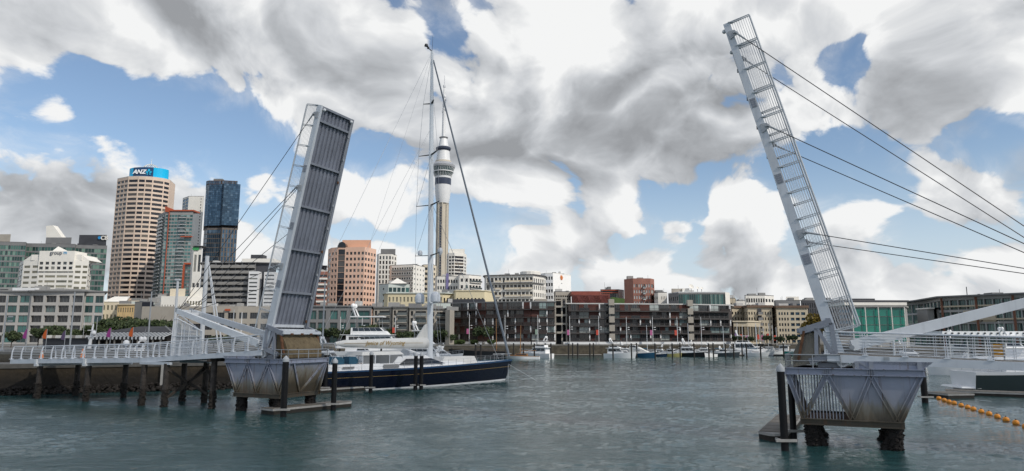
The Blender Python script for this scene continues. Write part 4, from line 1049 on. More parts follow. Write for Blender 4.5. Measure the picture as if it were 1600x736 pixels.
# ---- ANZ tower : rounded plan, 31 storeys of ribbon windows
def anz():
    Y0 = 700.0; zt = at(214, 275, Y0).z; zb = 14.0
    cx = at(210, 282, Y0).x; hw = (at(251, 282, Y0).x - at(169, 282, Y0).x) / 2
    P = []
    prof = [(-1.0, 14), (-.93, 9), (-.30, -1), (.12, -2.2), (.36, -1.2), (.60, 1.2), (.90, 8.5), (1.0, 15)]
    for k, o in prof: P.append(Vector((cx + hw * k, Y0 + 4 + o)))
    root = thing('office_tower', 'tall rounded pinkish office tower with blue crown sign and ribbon windows', 'skyscraper', (cx, Y0 + 20, zb))
    mb = MB(); poly = P + [Vector((cx + hw * .8, Y0 + 42)), Vector((cx - hw * .8, Y0 + 42))]
    nf = 32; gl = {}
    for i, (a, b) in enumerate(zip(poly, poly[1:] + poly[:1])):
        if i >= len(P) - 1: mb.poly([(a.x, a.y, zb), (b.x, b.y, zb), (b.x, b.y, zt), (a.x, a.y, zt)]); continue
        L_ = (b - a).length
        hz = cells(zb + 2, zt - 2.2, nf, .56)
        if i == 1:
            hx = cells(0, L_, 3, .86)
            for zi, h in enumerate(hz):
                pass
        else: hx = [(.06 * L_ if i in (0, 6) else .07 * L_, .93 * L_)]
        wallgrid(mb, a, b, zb, zt, hx, hz, .5)
        put_panes(root, a, b, hx, hz, .5, [g_office], 'i' if i in (2, 3, 4) else 'j')
    mb.build('wall', w_anz, root, world=True)
    mb = MB(); mb.prism([(p.x, p.y) for p in poly], zt, zt + .5); mb.build('roof', roofpale, root, world=True, fix=True)
    # blue crown sign with its dark name panel
    cyan = M('sign_cyan', (0.0, 0.42, 0.72), .4, .05); navy = M('sign_navy', (0.01, 0.05, 0.13), .4, .05); wht = M('sign_white', (0.85, 0.86, 0.88), .5, .02)
    z0 = at(225, 277, Y0).z; z1 = at(225, 258.5, Y0).z; rr_ = hw * .74; sx = cx + hw * .15
    z0 = zt + .6
    def arc(a0, a1, ro, n, m, nm, par):
        mb = MB(); A = [a0 + (a1 - a0) * k / n for k in range(n + 1)]
        cyy = Y0 + 20
        out = [(sx + ro * math.sin(a), cyy - ro * math.cos(a) * .62) for a in A]; inn = [(sx + (ro - 1.2) * math.sin(a), cyy - (ro - 1.2) * math.cos(a) * .62) for a in A]
        for k in range(n): mb.hexa([(out[k][0], out[k][1], z0), (out[k + 1][0], out[k + 1][1], z0), (inn[k + 1][0], inn[k + 1][1], z0), (inn[k][0], inn[k][1], z0),
                                    (out[k][0], out[k][1], z1), (out[k + 1][0], out[k + 1][1], z1), (inn[k + 1][0], inn[k + 1][1], z1), (inn[k][0], inn[k][1], z1)])
        return mb.build(nm, m, par, world=True, fix=True)
    sg = arc(R(-100), R(100), rr_, 20, cyan, 'crown_sign', root)
    arc(R(-33), R(30), rr_ + .3, 10, navy, 'name_panel', sg)
    zc = (z0 + z1) / 2
    tz = lettering(sg, 'ANZ', 0, 0, Y0, 9.6, wht, 0, .25, .15, world=Vector((sx - 3.6, Y0 + 20 - rr_ * .62 - .75, zc)), ext=.3)
    mb = MB(); lx, ly = sx + 6.4, Y0 + 20 - rr_ * .62 - .35
    def petal(ang, d0, d1, wd):
        pts = []
        for k in range(9):
            t = k / 8; r_p = d0 + (d1 - d0) * t; o_ = wd * math.sin(PI * t); pts.append((r_p, o_))
        pts += [(r_p, -o_) for r_p, o_ in pts[-2:0:-1]]
        ca, sa = math.cos(ang), math.sin(ang)
        mb.slabpoly([(lx + a * ca - b * sa, ly, zc - 1.2 + a * sa + b * ca) for a, b in pts], (0, .25, 0))
    petal(R(30), .7, 3.7, .95); petal(R(150), .7, 3.7, .95); petal(R(-35), .8, 2.6, .7); petal(R(215), .8, 2.6, .7)
    mb.slabpoly([(lx + 1.3 * math.cos(a * PI / 6), ly, zc + 1.9 + 1.5 * math.sin(a * PI / 6)) for a in range(12)], (0, .25, 0))
    mb.build('emblem', M('sign_light_blue', (0.02, 0.45, 0.72), .4, .05), sg, world=True)
    # lattice dome and mast on the roof
    mb = MB(); dc = Vector((sx + 1.5, Y0 + 20, z1 - 2.0)); rd = 9.0
    for k in range(12):
        a = 2 * PI * k / 12
        pts = [dc + Vector((rd * math.cos(a + j * .12) * math.cos(j * PI / 12), rd * math.sin(a + j * .12) * math.cos(j * PI / 12), rd * .9 * math.sin(j * PI / 12))) for j in range(7)]
        mb.path(pts, .2, 4)
        pts = [dc + Vector((rd * math.cos(a - j * .12) * math.cos(j * PI / 12), rd * math.sin(a - j * .12) * math.cos(j * PI / 12), rd * .9 * math.sin(j * PI / 12))) for j in range(7)]
        mb.path(pts, .2, 4)
    mb.build('lattice_dome', w_white, root, world=True)
    mb = MB(); top = at(228, 241, Y0).z; mb.tube((dc.x, dc.y, dc.z), (dc.x, dc.y, top), .45, .15, 6); mb.build('mast', w_white, root, world=True)
anz()

# ---- left group
r, P, z = bld('green_glass_office', 'long green glass office block behind the white sign hotel', [(-14, 540), (41, 545), (42, 552), (118, 556), (119, 560), (168, 566)], 379, 8, 40, w_mid,
    [dict(n=14, r=16, w=.9, h=.72, g=g_green, t=2, rec=.2), None, dict(n=16, r=16, w=.9, h=.72, g=g_green, t=2, rec=.2), None, dict(n=10, r=16, w=.9, h=.72, g=g_green, t=2, rec=.2)])
plant(r, P, z, -14, 17, 366, 545, w_taupe)
plant(r, P, z, 72, 112, 371, 562, w_mid, 14, 'lift_core')
mb = MB(); a, b, c_ = at(72, 353, 566), at(83, 352, 566), at(99, 374, 566); d_ = at(72, 374, 566)
mb.slabpoly([a, b, c_, d_], (0, 6, 0)); mb.build('roof_fin', w_white, r, world=True, fix=True)
r, P, z = bld('dark_office', 'dark office block with a blue corner sign left of the rounded tower', [(121, 640), (127, 640), (166, 640)], 381, 8, 30, w_dark, [None, None], roof=w_dark)
plant(r, P, z, 124, 167, 367, 641, w_dark, 18, 'screened_plant_room')
cy_ = M('blue_sign', (0.02, 0.25, 0.55), .4, .05)  # plain blue surface colour for the logo disc
lettering(r, 'CB', 163, 372, 640.2, 9, w_white, 0, 0, .12, ext=.3)
mb = MB(); q = at(155.5, 371.5, 640.2); mb.tube((q.x, q.y - .3, q.z), (q.x, q.y + .3, q.z), 1.5, n=12); mb.build('logo_disc', cy_, r, world=True)

# white hotel with the sign wall
Yh = 430
r, P, z = bld('sign_hotel', 'white stepped hotel block with grey lettering on its roof wall', [(31, 446), (37, 430), (50, 429), (62, 428), (117, 428), (129, 429), (139, 430), (144, 446)], 408, 5, 24, w_white,
    [dict(n=2, r=14, w=.8, h=.7, g=g_dark, t=1), dict(n=1, r=14, w=.72, h=.45, g=g_tan, t=2, rec=.2), dict(n=1, r=14, w=.72, h=.45, g=g_tan, t=2, rec=.2), dict(hx=lambda L_: [(L_ * a, L_ * b) for a, b in ((.02, .14), (.19, .48), (.52, .82), (.86, .98))], r=14, h=.45, g=g_tan, t=5.2, rec=.2),
     dict(n=1, r=14, w=.72, h=.45, g=g_tan, t=2, rec=.2), dict(n=1, r=14, w=.72, h=.45, g=g_tan, t=2, rec=.2), dict(n=2, r=14, w=.8, h=.7, g=g_dark, t=1)], roof=w_white)
a, b = at(50, 398, 429), at(129, 398, 429); mb = MB(); mb.prism([(a.x, 428.6), (b.x, 428.6), (b.x, 445), (a.x, 445)], z + .4, a.z); mb.build('upper_storey', w_white, r, world=True, fix=True)
a, b = at(62, 392, 427.4), at(117, 392, 427.4); zl = at(62, 424, 427.4).z
mb = MB(); hx = cells(0, b.x - a.x, 6, .62); hz = [(at(0, 421, 427.4).z, at(0, 416.5, 427.4).z), (at(0, 413.5, 427.4).z, at(0, 409, 427.4).z)]
wallgrid(mb, (a.x, 427.4), (b.x, 427.4), zl, a.z, hx, hz, .3); mb.poly([(a.x, 427.4, a.z), (b.x, 427.4, a.z), (b.x, 440, a.z), (a.x, 440, a.z)]); mb.poly([(a.x, 427.4, zl), (a.x, 440, zl), (a.x, 440, a.z), (a.x, 427.4, a.z)]); mb.poly([(b.x, 440, zl), (b.x, 427.4, zl), (b.x, 427.4, a.z), (b.x, 440, a.z)])
mb.build('sign_wall', w_white, r, world=True); put_panes(r, (a.x, 427.4), (b.x, 427.4), hx, hz, .3, [g_dark], 'i')
t1, t2, t3, t4 = at(37, 409.5, 430), at(50, 398.5, 429), at(139, 409.5, 430), at(128.5, 398.5, 429)
for q, s_ in ((t1, t2), (t3, t4)):
    mb = MB(); mb.slabpoly([(q.x, 430, z + .42), (s_.x, 429, z + .42), (s_.x, 429, s_.z)], (0, 14, 0)); mb.build('sloped_roof', w_white, r, world=True, fix=True)
q0, q1, q2 = at(82, 392, 432), at(98, 392, 432), at(91, 385, 436); mb = MB(); mb.add([(q0.x, 432, q0.z), (q1.x, 432, q0.z), (q1.x, 440, q0.z), (q0.x, 440, q0.z), (q2.x, 436, q2.z)], [(0, 1, 4), (1, 2, 4), (2, 3, 4), (3, 0, 4), (3, 2, 1, 0)]); mb.build('pyramid_roof', w_white, r, world=True)
gl_ = M('sign_grey_letters', (0.12, 0.13, 0.15), .5, .05); bl_ = M('sign_blue_letters', (0.10, 0.35, 0.60), .5, .05)
lettering(r, 'group', 87.5, 395.2, 427.2, 8.2, gl_, 0, 0, .03); lettering(r, 'm', 102, 394.6, 427.2, 7.5, bl_, 0, 0, .03)

# near left apartments on the far quay
r, P, z = bld('quay_apartments', 'pale framed quayside apartment block at the far left behind the flags', [(-30, 232), (12, 232), (49, 232), (50, 231), (132, 231), (133, 233), (164, 234)], 456, 3.6, 18, w_frame,
    [dict(n=3, r=5, w=.78, h=.72, g=g_apt, mode='i', frame=alu_f, mull=1, t=.8, b=.4), dict(n=2, r=5, w=.8, h=.72, g=g_teal, mode='i', frame=alu_f, mull=1, t=.8, b=.4), None, dict(n=4, r=5, w=.82, h=.68, g=g_apt, mode='i', frame=alu_f, mull=2, t=.8, b=.4, rec=.7), None, dict(n=2, r=5, w=.8, h=.72, g=g_teal, mode='i', frame=alu_f, mull=1, t=.8, b=.4)], overhang=1.2, roof=w_mid)
ph = lambda x0, x1, yt, Y, m, nm: plant(r, P, z + .4, x0, x1, yt, Y, m, 8, nm)
pz = z + .42
for x0, x1, yt, m, nm in ((-30, 19, 449, w_grey, 'penthouse'), (19.5, 54, 455 - 5.5, w_white2, 'penthouse'), (54.5, 74, 452.5, w_grey, 'penthouse'), (76, 128, 455 - 3.5, w_grey, 'plant_room')):
    a, b = at(x0, yt, 234), at(x1, yt, 234); mb = MB()
    if nm == 'penthouse':
        hx = cells(0, b.x - a.x, 2, .55); hz = [(pz + .3, a.z - .6)] if a.z - .6 > pz + .6 else []
        wallgrid(mb, (a.x, 234), (b.x, 234), pz, a.z, hx, hz, .25); mb.prism([(a.x, 234.5), (b.x, 234.5), (b.x, 244), (a.x, 244)], pz, a.z)
        put_panes(r, (a.x, 234), (b.x, 234), hx, hz, .25, [g_teal], 'i', alu_f, 1)
    else: mb.prism([(a.x, 234), (b.x, 234), (b.x, 244), (a.x, 244)], pz, a.z)
    mb.build(nm, m, r, world=True)

# red, green and blue towers
g_aqua = GL('aqua_glass', [(0, (.035, .09, .09)), (.35, (.06, .15, .15)), (.65, (.11, .23, .22)), (.88, (.24, .33, .32))], .07, .2)
r, P, z = bld('red_trim_apartments', 'green glass apartment tower with red trim between the rounded tower and the blue glass tower', [(248, 545), (259, 530), (302, 530)], 331, 10, 22, w_grey,
    [dict(n=4, r=34, w=.8, h=.6, g=g_aqua), dict(n=9, r=34, w=.88, h=.66, g=g_aqua, t=2, rec=.15)])
A_, B_ = P[1], P[2]; zs = [zz[0] - .4 for zz in cells(10, z - 2, 34, .66)]
balconies(r, A_, B_, zs[4:], [(.52 * (B_ - A_).length, .76 * (B_ - A_).length), ], 1.3, w_white2, g_rail)
balconies(r, P[0], P[1], zs[6:], [(.1 * (P[1] - P[0]).length, .8 * (P[1] - P[0]).length)], 1.2, w_white2, g_rail)
mb = MB(); p0, p1, p2 = at(258, 331, 529), at(264, 331, 529), at(258, 322, 529); mb.slabpoly([p0, p1 , (p1.x, p1.y, p2.z - 1.5), p2], (0, 12, 0)); q0, q1 = at(264, 333, 529.5), at(303, 329, 529.5); mb.prism([(q0.x, 529.2), (q1.x, 529.2), (q1.x, 540), (q0.x, 540)], z + .45, z + 1.5); mb.build('red_parapet', w_orange, r, world=True, fix=True)
mb = MB(); a, b = at(259, 335, 529.4), at(259, 470, 529.4)
mb.box(at(259.5, 400, 529.4).x, 529.3, (10 + z) / 2, .45, .6, z - 10); mb.build('red_fin', w_orange, r, world=True)
mb = MB(); q0, q1 = at(283, 370, 529.4), at(301, 367, 529.4); mb.box((q0.x + q1.x) / 2, 528.9, q0.z, q1.x - q0.x, 1.6, .8); mb.build('red_band', w_orange, r, world=True)
r, P, z = bld('low_green_apartments', 'lower green glass flats with a red corner fin before the red trim tower', [(287, 500), (290, 494), (309, 494)], 414, 8, 18, w_mid, [None, dict(n=5, r=20, w=.85, h=.62, g=g_aqua, t=1, rec=.15)])
mb = MB(); q0 = at(288, 413, 493.6); mb.box(q0.x, 493.2, (8 + z) / 2, 1.1, .9, z - 8); q1 = at(308, 413, 493.6); mb.box((q0.x + q1.x) / 2, 493.2, z + .9, q1.x - q0.x, .9, 1.1); mb.build('red_fin', w_orange, r, world=True)
balconies(r, P[1], P[2], [zz[0] - .4 for zz in cells(8, z - 1, 20, .62)], [(.55 * (P[2] - P[1]).length, .95 * (P[2] - P[1]).length)], 1.2, w_white2, g_rail)
r, P, z = bld('white_slim_tower', 'slim white tower with a blue glass stripe behind the red trim apartments', [(286, 650), (295, 640), (319, 640)], 307, 12, 22, w_white, [dict(n=2, r=40, w=.9, h=.8, g=g_blue), dict(n=1, r=44, w=.16, h=.5, g=g_dark, m0=.62, m1=.0, rec=.2)])
r, P, z = bld('green_logo_block', 'white stair block with a small green sign right of the red trim apartments', [(300, 470), (303, 462), (316, 462)], 387, 8, 12, w_white, [None, dict(n=2, r=3, w=.6, h=.6, g=g_dark, t=1)])
mb = MB(); q = at(306, 388.5, 461.6); mb.box(q.x, 461.5, q.z, 4.2, .3, 2.2); mb.build('green_sign', M('green_sign', (0.05, 0.30, 0.10), .5, .05), r, world=True)
mb = MB(); a_, b_ = at(301, 384, 461), at(318, 384, 461); mb.box((a_.x + b_.x) / 2, 465, z + .9, b_.x - a_.x, 9, .5); mb.build('flat_canopy', w_dark, r, world=True)
zz_ = at(340, 284, 600).z
r, P, z = bld('blue_glass_tower', 'blue glass skyscraper with a dark waist band and brown lower storeys', [(319, 606), (324, 601), (345, 600), (347, 598), (371, 602)], 357, 12, 26, M('brown_mullion', (.13, .11, .095), .6, .12, .2),
    [dict(n=2, r=22, w=.9, h=.85, g=g_blue, rec=.12), dict(n=7, r=22, w=.93, h=.86, g=g_blue, rec=.12), None, dict(n=5, r=22, w=.62, h=.86, g=g_blue, rec=.12)])
def upper(root, pts, y0, y1, mat, fc, name, gm, dep=24):
    PP = mkpts(pts, y0); z0_, z1_ = at(pts[1][0], y0, pts[1][1]).z, at(pts[1][0], y1, pts[1][1]).z
    mb = MB(); bk = [p * ((p.y + dep) / p.y) for p in (PP[-1], PP[0])]; poly = PP + bk
    for i, (a, b) in enumerate(zip(poly, poly[1:] + poly[:1])):
        f = fc[i] if i < len(fc) else None
        if f is None: mb.poly([(a.x, a.y, z0_), (b.x, b.y, z0_), (b.x, b.y, z1_), (a.x, a.y, z1_)]); continue
        hx = cells(0, (b - a).length, f[0], f[2]); hz = cells(z0_, z1_, f[1], f[3]); wallgrid(mb, a, b, z0_, z1_, hx, hz, .12); put_panes(root, a, b, hx, hz, .12, [gm], f[4] if len(f) > 4 else 'j')
    mb.poly([(p.x, p.y, z1_) for p in poly]); mb.poly([(p.x, p.y, z0_) for p in poly][::-1])
    return mb.build(name, mat, root, world=True)
upper(r, [(318, 604), (323, 600), (343, 599), (346, 596), (372, 600)], 352.5, 288, M('blue_curtain_frame', (.03, .05, .08), .4, .1), [(2, 20, .93, .93), (7, 20, .95, .93), (1, 20, .9, .93), (7, 20, .95, .93)], 'upper_shaft', g_blue)
upper(r, [(321, 608), (326, 604), (344, 603), (347, 602), (370, 605)], 358, 352.5, w_brownd, [], 'waist', g_blue, 18)
upper(r, [(322, 604), (326, 601), (345, 601), (347, 600), (371, 603)], 288, 282, M('brown_crown', (.09, .06, .05), .6, .2), [(1, 1, .8, .7), (6, 1, .8, .7), None, (8, 1, .7, .7)], 'crown', g_blue, 20)
mb = MB(); q = at(339, 281, 606); mb.box(q.x, 610, q.z, 8, 4, 3); mb.build('cooling_unit', w_mid, r, world=True)

# car park deck building with white stair towers
r, P, z = bld('louvred_car_park', 'wide grey concrete car park building with long open decks', [(318, 372), (400, 372), (432, 374)], 411, 4, 26, w_dark, [None, None], roof=w_mid, overhang=2)
fl = cells(at(0, 482, 372).z, z - .3, 8, .5)
o_ = wloc(r)
for k, (a, b) in enumerate(fl):
    mb = MB(); L0, L1 = P[0], P[1]
    mb.box((L0.x + L1.x) / 2, 371.2, a, L1.x - L0.x, 2.2, .5, 0); mb.box((L0.x + L1.x) / 2, 370.2, a + .75, L1.x - L0.x, .25, 1.1, 0)
    mb.build('deck', w_slab, r, world=True)
    for j in range(7):
        x = L0.x + (L1.x - L0.x) * (j + .5) / 7
        if RB.random() < .8:
            mb = MB(); mb.box(x + 2 * (RB.random() - .5), 371.6, b - .2, 2.4, .2, .9); mb.build('louvre_panel', w_grey, r, world=True)
mb = MB()
for j in range(9): mb.box(P[0].x + (P[1].x - P[0].x) * j / 8, 371.4, (z + 4) / 2, .5, .5, z - 4)
mb.build('column', w_mid, r, world=True)
for x0, x1, y0 in ((389, 404, 424), (413, 430, 425)):
    a, b = at(x0, y0, 367), at(x1, y0, 367); zt_ = a.z; mb = MB(); hx = cells(0, b.x - a.x, 1, .84); hz = cells(at(0, 482, 367).z, zt_ - .8, 9, .36)
    wallgrid(mb, (a.x, 367), (b.x, 367), 4, zt_, hx, hz, .3); mb.poly([(a.x, 367, 4), (a.x, 367, zt_), (a.x, 372, zt_), (a.x, 372, 4)]); mb.poly([(b.x, 367, 4), (b.x, 372, 4), (b.x, 372, zt_), (b.x, 367, zt_)]); mb.poly([(a.x, 367, zt_), (b.x, 367, zt_), (b.x, 372, zt_), (a.x, 372, zt_)])
    mb.build('stair_tower', w_white2, r, world=True); put_panes(r, (a.x, 367), (b.x, 367), hx, hz, .3, [g_dark], 'i')
q0, q1 = at(378, 404, 380), at(428, 404, 380); mb = MB(); mb.prism([(q0.x, 380), (q1.x, 380), (q1.x, 392), (q0.x, 392)], z + .42, q0.z); mb.build('roof_house', w_white, r, world=True, fix=True)
q0, q1 = at(392, 398, 384), at(411, 398, 384); mb = MB(); mb.prism([(q0.x, 384), (q1.x, 384), (q1.x, 390), (q0.x, 390)], z + 2, q0.z); mb.build('plant_room', w_dark, r, world=True, fix=True)

# low long building with windows in front of it
r, P, z = bld('concrete_podium', 'long low taupe building with square windows behind the left mast', [(222, 292), (300, 290), (372, 290), (440, 292)], 480, 3.6, 20, w_taupe,
    [dict(n=9, r=2, w=.2, h=.3, g=g_dark, t=3), dict(n=4, r=3, w=.7, h=.55, g=g_dark, t=1.2, mode='i', frame=alu_f, mull=2), dict(n=4, r=3, w=.75, h=.55, g=g_dark, t=1.2, mode='i', frame=alu_f, mull=3)], roof=w_taupe)
mb = MB(); q0, q1 = at(352, 486, 289.6), at(360, 483, 289.6); mb.box(q0.x + 1, 289.5, q0.z + .5, 2.3, .3, .8); mb.build('orange_sign', w_orange, r, world=True)
r, P, z = bld('dark_screen_block', 'grey block with a large black screen panel beneath the rounded tower', [(211, 300), (224, 296), (239, 296)], 472, 3.6, 16, w_taupe, [None, None], roof=w_mid)
mb = MB(); q0, q1 = at(222.5, 472, 295.6), at(239, 484, 295.6); mb.box((q0.x + q1.x) / 2, 295.6, (q0.z + q1.z) / 2, q1.x - q0.x, .4, q0.z - q1.z); mb.build('screen', M('black_screen', (.012, .014, .022), .3, .1), r, world=True)
# small cream houses under the rounded tower
def gabled(name, label, x0, x1, ye, yr, Y, dep, wm, rm, fc, zb=5, ridge='x'):
    r, P, z = bld(name, label, [(x0, Y), (x1, Y)], ye, zb, dep, wm, [fc], roof=rm, roofth=.2, shrink=1.0)
    a, b = P; zr = at((x0 + x1) / 2, yr, Y).z; mb = MB(); s = (Y + dep) / Y
    A0, B0, A1, B1 = (a.x, Y - .3, z + .2), (b.x, Y - .3, z + .2), (a.x * s, Y + dep, z + .2), (b.x * s, Y + dep, z + .2)
    if ridge == 'x':
        m0, m1 = (a.x + 2, Y + dep / 2, zr), (b.x - 2, Y + dep / 2, zr); mb.add([A0, B0, B1, A1, m0, m1], [(0, 1, 5, 4), (1, 2, 5), (2, 3, 4, 5), (3, 0, 4), (3, 2, 1, 0)])
    else:
        mx = (a.x + b.x) / 2; m0, m1 = (mx, Y - .3, zr), (mx * s, Y + dep, zr); mb.add([A0, B0, B1, A1, m0, m1], [(0, 1, 4), (1, 2, 5, 4), (2, 3, 5), (3, 0, 4, 5), (3, 2, 1, 0)])
    mb.build('pitched_roof', rm, r, world=True); return r, P, z
gabled('gabled_house', 'pale green gabled building beside the white sign hotel', 139, 163, 466, 456, 345, 16, w_pale, w_white, dict(n=4, r=4, w=.5, h=.55, g=g_teal, t=.5), ridge='y')
gabled('hipped_house', 'cream building with white hipped roof below the rounded tower', 160, 197, 472, 462, 350, 14, w_cream, w_white, dict(n=6, r=4, w=.55, h=.5, g=g_tan, t=.5))
bld('veranda_block', 'tan building with rows of small arched openings below the rounded tower', [(184, 340), (213, 340)], 476, 4, 12, M('tan_yellow', (.50, .36, .18), .7, .1), [dict(n=8, r=4, w=.55, h=.5, g=g_tan, t=.4)], roof=w_cream, overhang=.8)
bld('terrace_block', 'pale terraced building with green trim at the foot of the rounded tower', [(196, 372), (242, 372)], 471, 5, 14, w_pale, [dict(n=10, r=5, w=.7, h=.4, g=g_green, t=.6)], roof=w_cream)
r, P, z = bld('stepped_white_block', 'white stepped building left of the car park with cream rooftop box', [(243, 350), (252, 345), (292, 345), (318, 350)], 464, 4, 20, w_white, [None, dict(n=9, r=5, w=.3, h=.3, g=g_dark, t=2.5), dict(n=6, r=5, w=.6, h=.45, g=g_tan, t=.8)], roof=w_white)
plant(r, P, z + .4, 266, 290, 451, 352, w_cream, 8, 'roof_box')
plant(r, P, z + .4, 298, 317, 449, 356, w_white, 8, 'roof_box')
bld('beige_block', 'beige block left of the four braced piles behind the awning roof', [(212, 325), (250, 322), (266, 325)], 489, 3.6, 12, w_taupe, [None, None], roof=w_taupe)

# ---- middle group
r, P, z = bld('salmon_tower', 'salmon pink office tower with square punched windows and arched glass strip', [(513, 492), (518, 483), (528, 480), (540, 480), (570, 478), (588, 492)], 388, 6, 24, w_salmon,
    [dict(n=1, r=15, w=.6, h=.5, g=g_office, t=2), dict(n=2, r=15, w=.6, h=.5, g=g_office, t=2), dict(n=1, r=15, w=.9, h=.96, g=g_office, t=1, rec=.6), dict(n=5, r=15, w=.6, h=.5, g=g_office, t=2), dict(n=4, r=15, w=.6, h=.5, g=g_office, t=2)], roof=w_salmon)
plant(r, P, z + .4, 535, 580, 375, 486, w_salmon2, 10, 'crown')
mb = MB(); q = at(534, 388, 479.6); ra = at(540.5, 388, 479.6).x - q.x
mb.slabpoly([(q.x + ra * math.cos(k * PI / 10), 479.4, z + .4 + 1.3 * ra * math.sin(k * PI / 10)) for k in range(11)], (0, 6, 0)); mb.build('arched_gable', g_office, r, world=True)
r, P, z = bld('banded_tower_base', 'red and white banded block between the left leaf and the salmon tower', [(486, 400), (496, 395), (512, 395)], 424, 5, 20, w_brick, [None, dict(n=1, r=12, w=.9, h=.4, g=g_dark, t=1)], roof=w_white)
for k in range(11):
    mb = MB(); zz = 6 + (z - 8) * k / 11; mb.box((P[1].x + P[2].x) / 2, 394.7, zz + 1.0, P[2].x - P[1].x, .5, 1.0); mb.build('white_band', w_white, r, world=True)
bld('domed_dark_block', 'dark block with curved top just right of the left leaf', [(487, 520), (495, 512), (511, 516)], 415, 6, 20, w_dark, [None, None])
r, P, z = bld('striped_tower', 'white tower with black vertical stripes right of the salmon tower', [(589, 560), (592, 552), (612, 552), (620, 562)], 397, 6, 22, w_white, [None, dict(n=4, r=17, w=.52, h=.7, g=g_dark, t=1), dict(n=2, r=17, w=.5, h=.6, g=g_dark)])
plant(r, P, z + .4, 595, 618, 389, 556, w_mid, 10, 'louvred_plant_room')
r, P, z = bld('gridded_flats', 'grey gridded flats with a bright white end wall left of the yacht mast', [(609, 505), (612, 500), (646, 494), (664, 512)], 415, 6, 20, w_white, [None, dict(n=9, r=14, w=.74, h=.6, g=g_dark, rec=.9), dict(n=4, r=14, w=.3, h=.35, g=g_apt, rec=.2)])
balconies(r, P[1], P[2], [q[0] for q in cells(6, z - 1, 14, .6)], [(0.3, (P[2] - P[1]).length - .3)], .8, w_slab, w_grey, .9, .25)
r, P, z = bld('pale_flats', 'pale green building with tent shaped roof lights in front of the gridded flats', [(592, 405), (607, 400), (640, 402)], 444, 5, 16, w_pale, [dict(n=1, r=9, w=.12, h=.4, g=g_dark), dict(n=5, r=6, w=.8, h=.5, g=g_teal, t=.6)])
q0, q1, q2 = at(609, 442, 400), at(636, 442, 400), at(620, 434, 404); mb = MB(); mb.add([(q0.x, 400, z + .42), (q1.x, 400, z + .42), (q1.x, 412, z + .42), (q0.x, 412, z + .42), (q2.x, 406, q2.z)], [(0, 1, 4), (1, 2, 4), (2, 3, 4), (3, 0, 4), (3, 2, 1, 0)]); mb.build('tent_roof', w_white, r, world=True)
r, P, z = bld('brown_balcony_tower', 'narrow beige balcony tower behind the yacht mast', [(659, 545), (662, 540), (676, 540), (682, 548)], 414, 6, 18, w_cream, [None, dict(n=2, r=14, w=.7, h=.55, g=g_dark, rec=.8), dict(n=1, r=14, w=.4, h=.5, g=g_dark)])
r, P, z = bld('dark_striped_office', 'dark banded office tower with white frame right of the needle tower', [(698, 620), (701, 610), (710, 608), (725, 612), (729, 622)], 396, 8, 24, w_white, [dict(n=1, r=24, w=.7, h=.6, g=g_dark), dict(n=2, r=24, w=.8, h=.6, g=g_office, t=2), dict(n=1, r=24, w=.92, h=.7, g=g_office, t=2), dict(n=1, r=24, w=.6, h=.6, g=g_office, t=2)], roof=w_white)
plant(r, P, z + .4, 702, 726, 389, 616, w_white, 12, 'crown')
r, P, z = bld('purple_panel_flats', 'white apartment block with a purple panel below the needle tower', [(680, 455), (683, 450), (716, 450)], 432, 6, 16, w_white, [None, dict(n=8, r=9, w=.66, h=.5, g=g_dark, rec=.6)])
mb = MB(); q0, q1 = at(697, 432, 449.6), at(701, 432, 449.6); mb.box((q0.x + q1.x) / 2, 449.7, (z + 6) / 2 + 4, q1.x - q0.x, .5, z - 10); mb.build('purple_panel', M('purple_panel', (.18, .16, .32), .6, .1), r, world=True)
r, P, z = bld('white_balcony_flats', 'white apartment block with curved corner balconies right of the purple panel flats', [(715, 445), (718, 436), (733, 436), (752, 444)], 430, 6, 16, w_white, [None, dict(n=2, r=9, w=.5, h=.5, g=g_apt), dict(n=4, r=9, w=.75, h=.55, g=g_dark, rec=.5)])
balconies(r, P[2], P[3], [q[0] for q in cells(6, z - 1, 9, .55)], [(.5, (P[3] - P[2]).length - .3)], 1.2, w_white, g_rail)
r, P, z = bld('cream_terrace', 'long cream building with flat eaves and square windows left of the yacht mast', [(600, 345), (606, 340), (692, 340), (712, 345)], 458.5, 4, 18, w_yellow, [None, dict(n=15, r=5, w=.45, h=.5, g=g_tan, t=.6), dict(n=4, r=5, w=.5, h=.5, g=g_dark)], overhang=1.0, roof=w_pale)
r, P, z = bld('cream_hall', 'cream hall with row of dark windows right of the yacht mast', [(709, 332), (712, 328), (757, 328), (772, 336)], 455, 4, 18, w_yellow, [None, dict(n=8, r=4, w=.42, h=.42, g=g_dark, t=1.6), None], roof=w_yellow, overhang=.4)
r, P, z = bld('green_roof_block', 'low pale block with a teal glass roof strip behind the yacht mast', [(668, 312), (672, 308), (712, 308)], 474, 4, 10, w_pale, [None, dict(n=8, r=2, w=.9, h=.5, g=g_teal)])

# large cream apartments and the white logo block
r, P, z = bld('cream_apartments', 'large cream apartment block with dark balcony bays in front of the white logo block', [(757, 392), (760, 388), (833, 382), (850, 392), (853, 400)], 431, 4, 22, w_white,
    [None, dict(n=12, r=9, w=.74, h=.66, g=g_dark, rec=1.1, t=.6), dict(n=5, r=9, w=.5, h=.58, g=g_dark, rec=.5), dict(n=1, r=9, w=.5, h=.5, g=g_dark)], overhang=1.0)
Lb = (P[2] - P[1]).length
balconies(r, P[1], P[2], [q[0] for q in cells(4, z - .6, 9, .55)][1:], [(.20 * Lb, .31 * Lb), (.40 * Lb, .72 * Lb), (.74 * Lb, .98 * Lb)], 1.1, w_white, w_cream, .8)
mb = MB(); zz = at(800, 443, 387).z
for a, b in ((P[1], P[2]), (P[2], P[3])): mb.bar((a.x, a.y - .6, zz), (b.x, b.y - .6, zz), 1.4, .4)
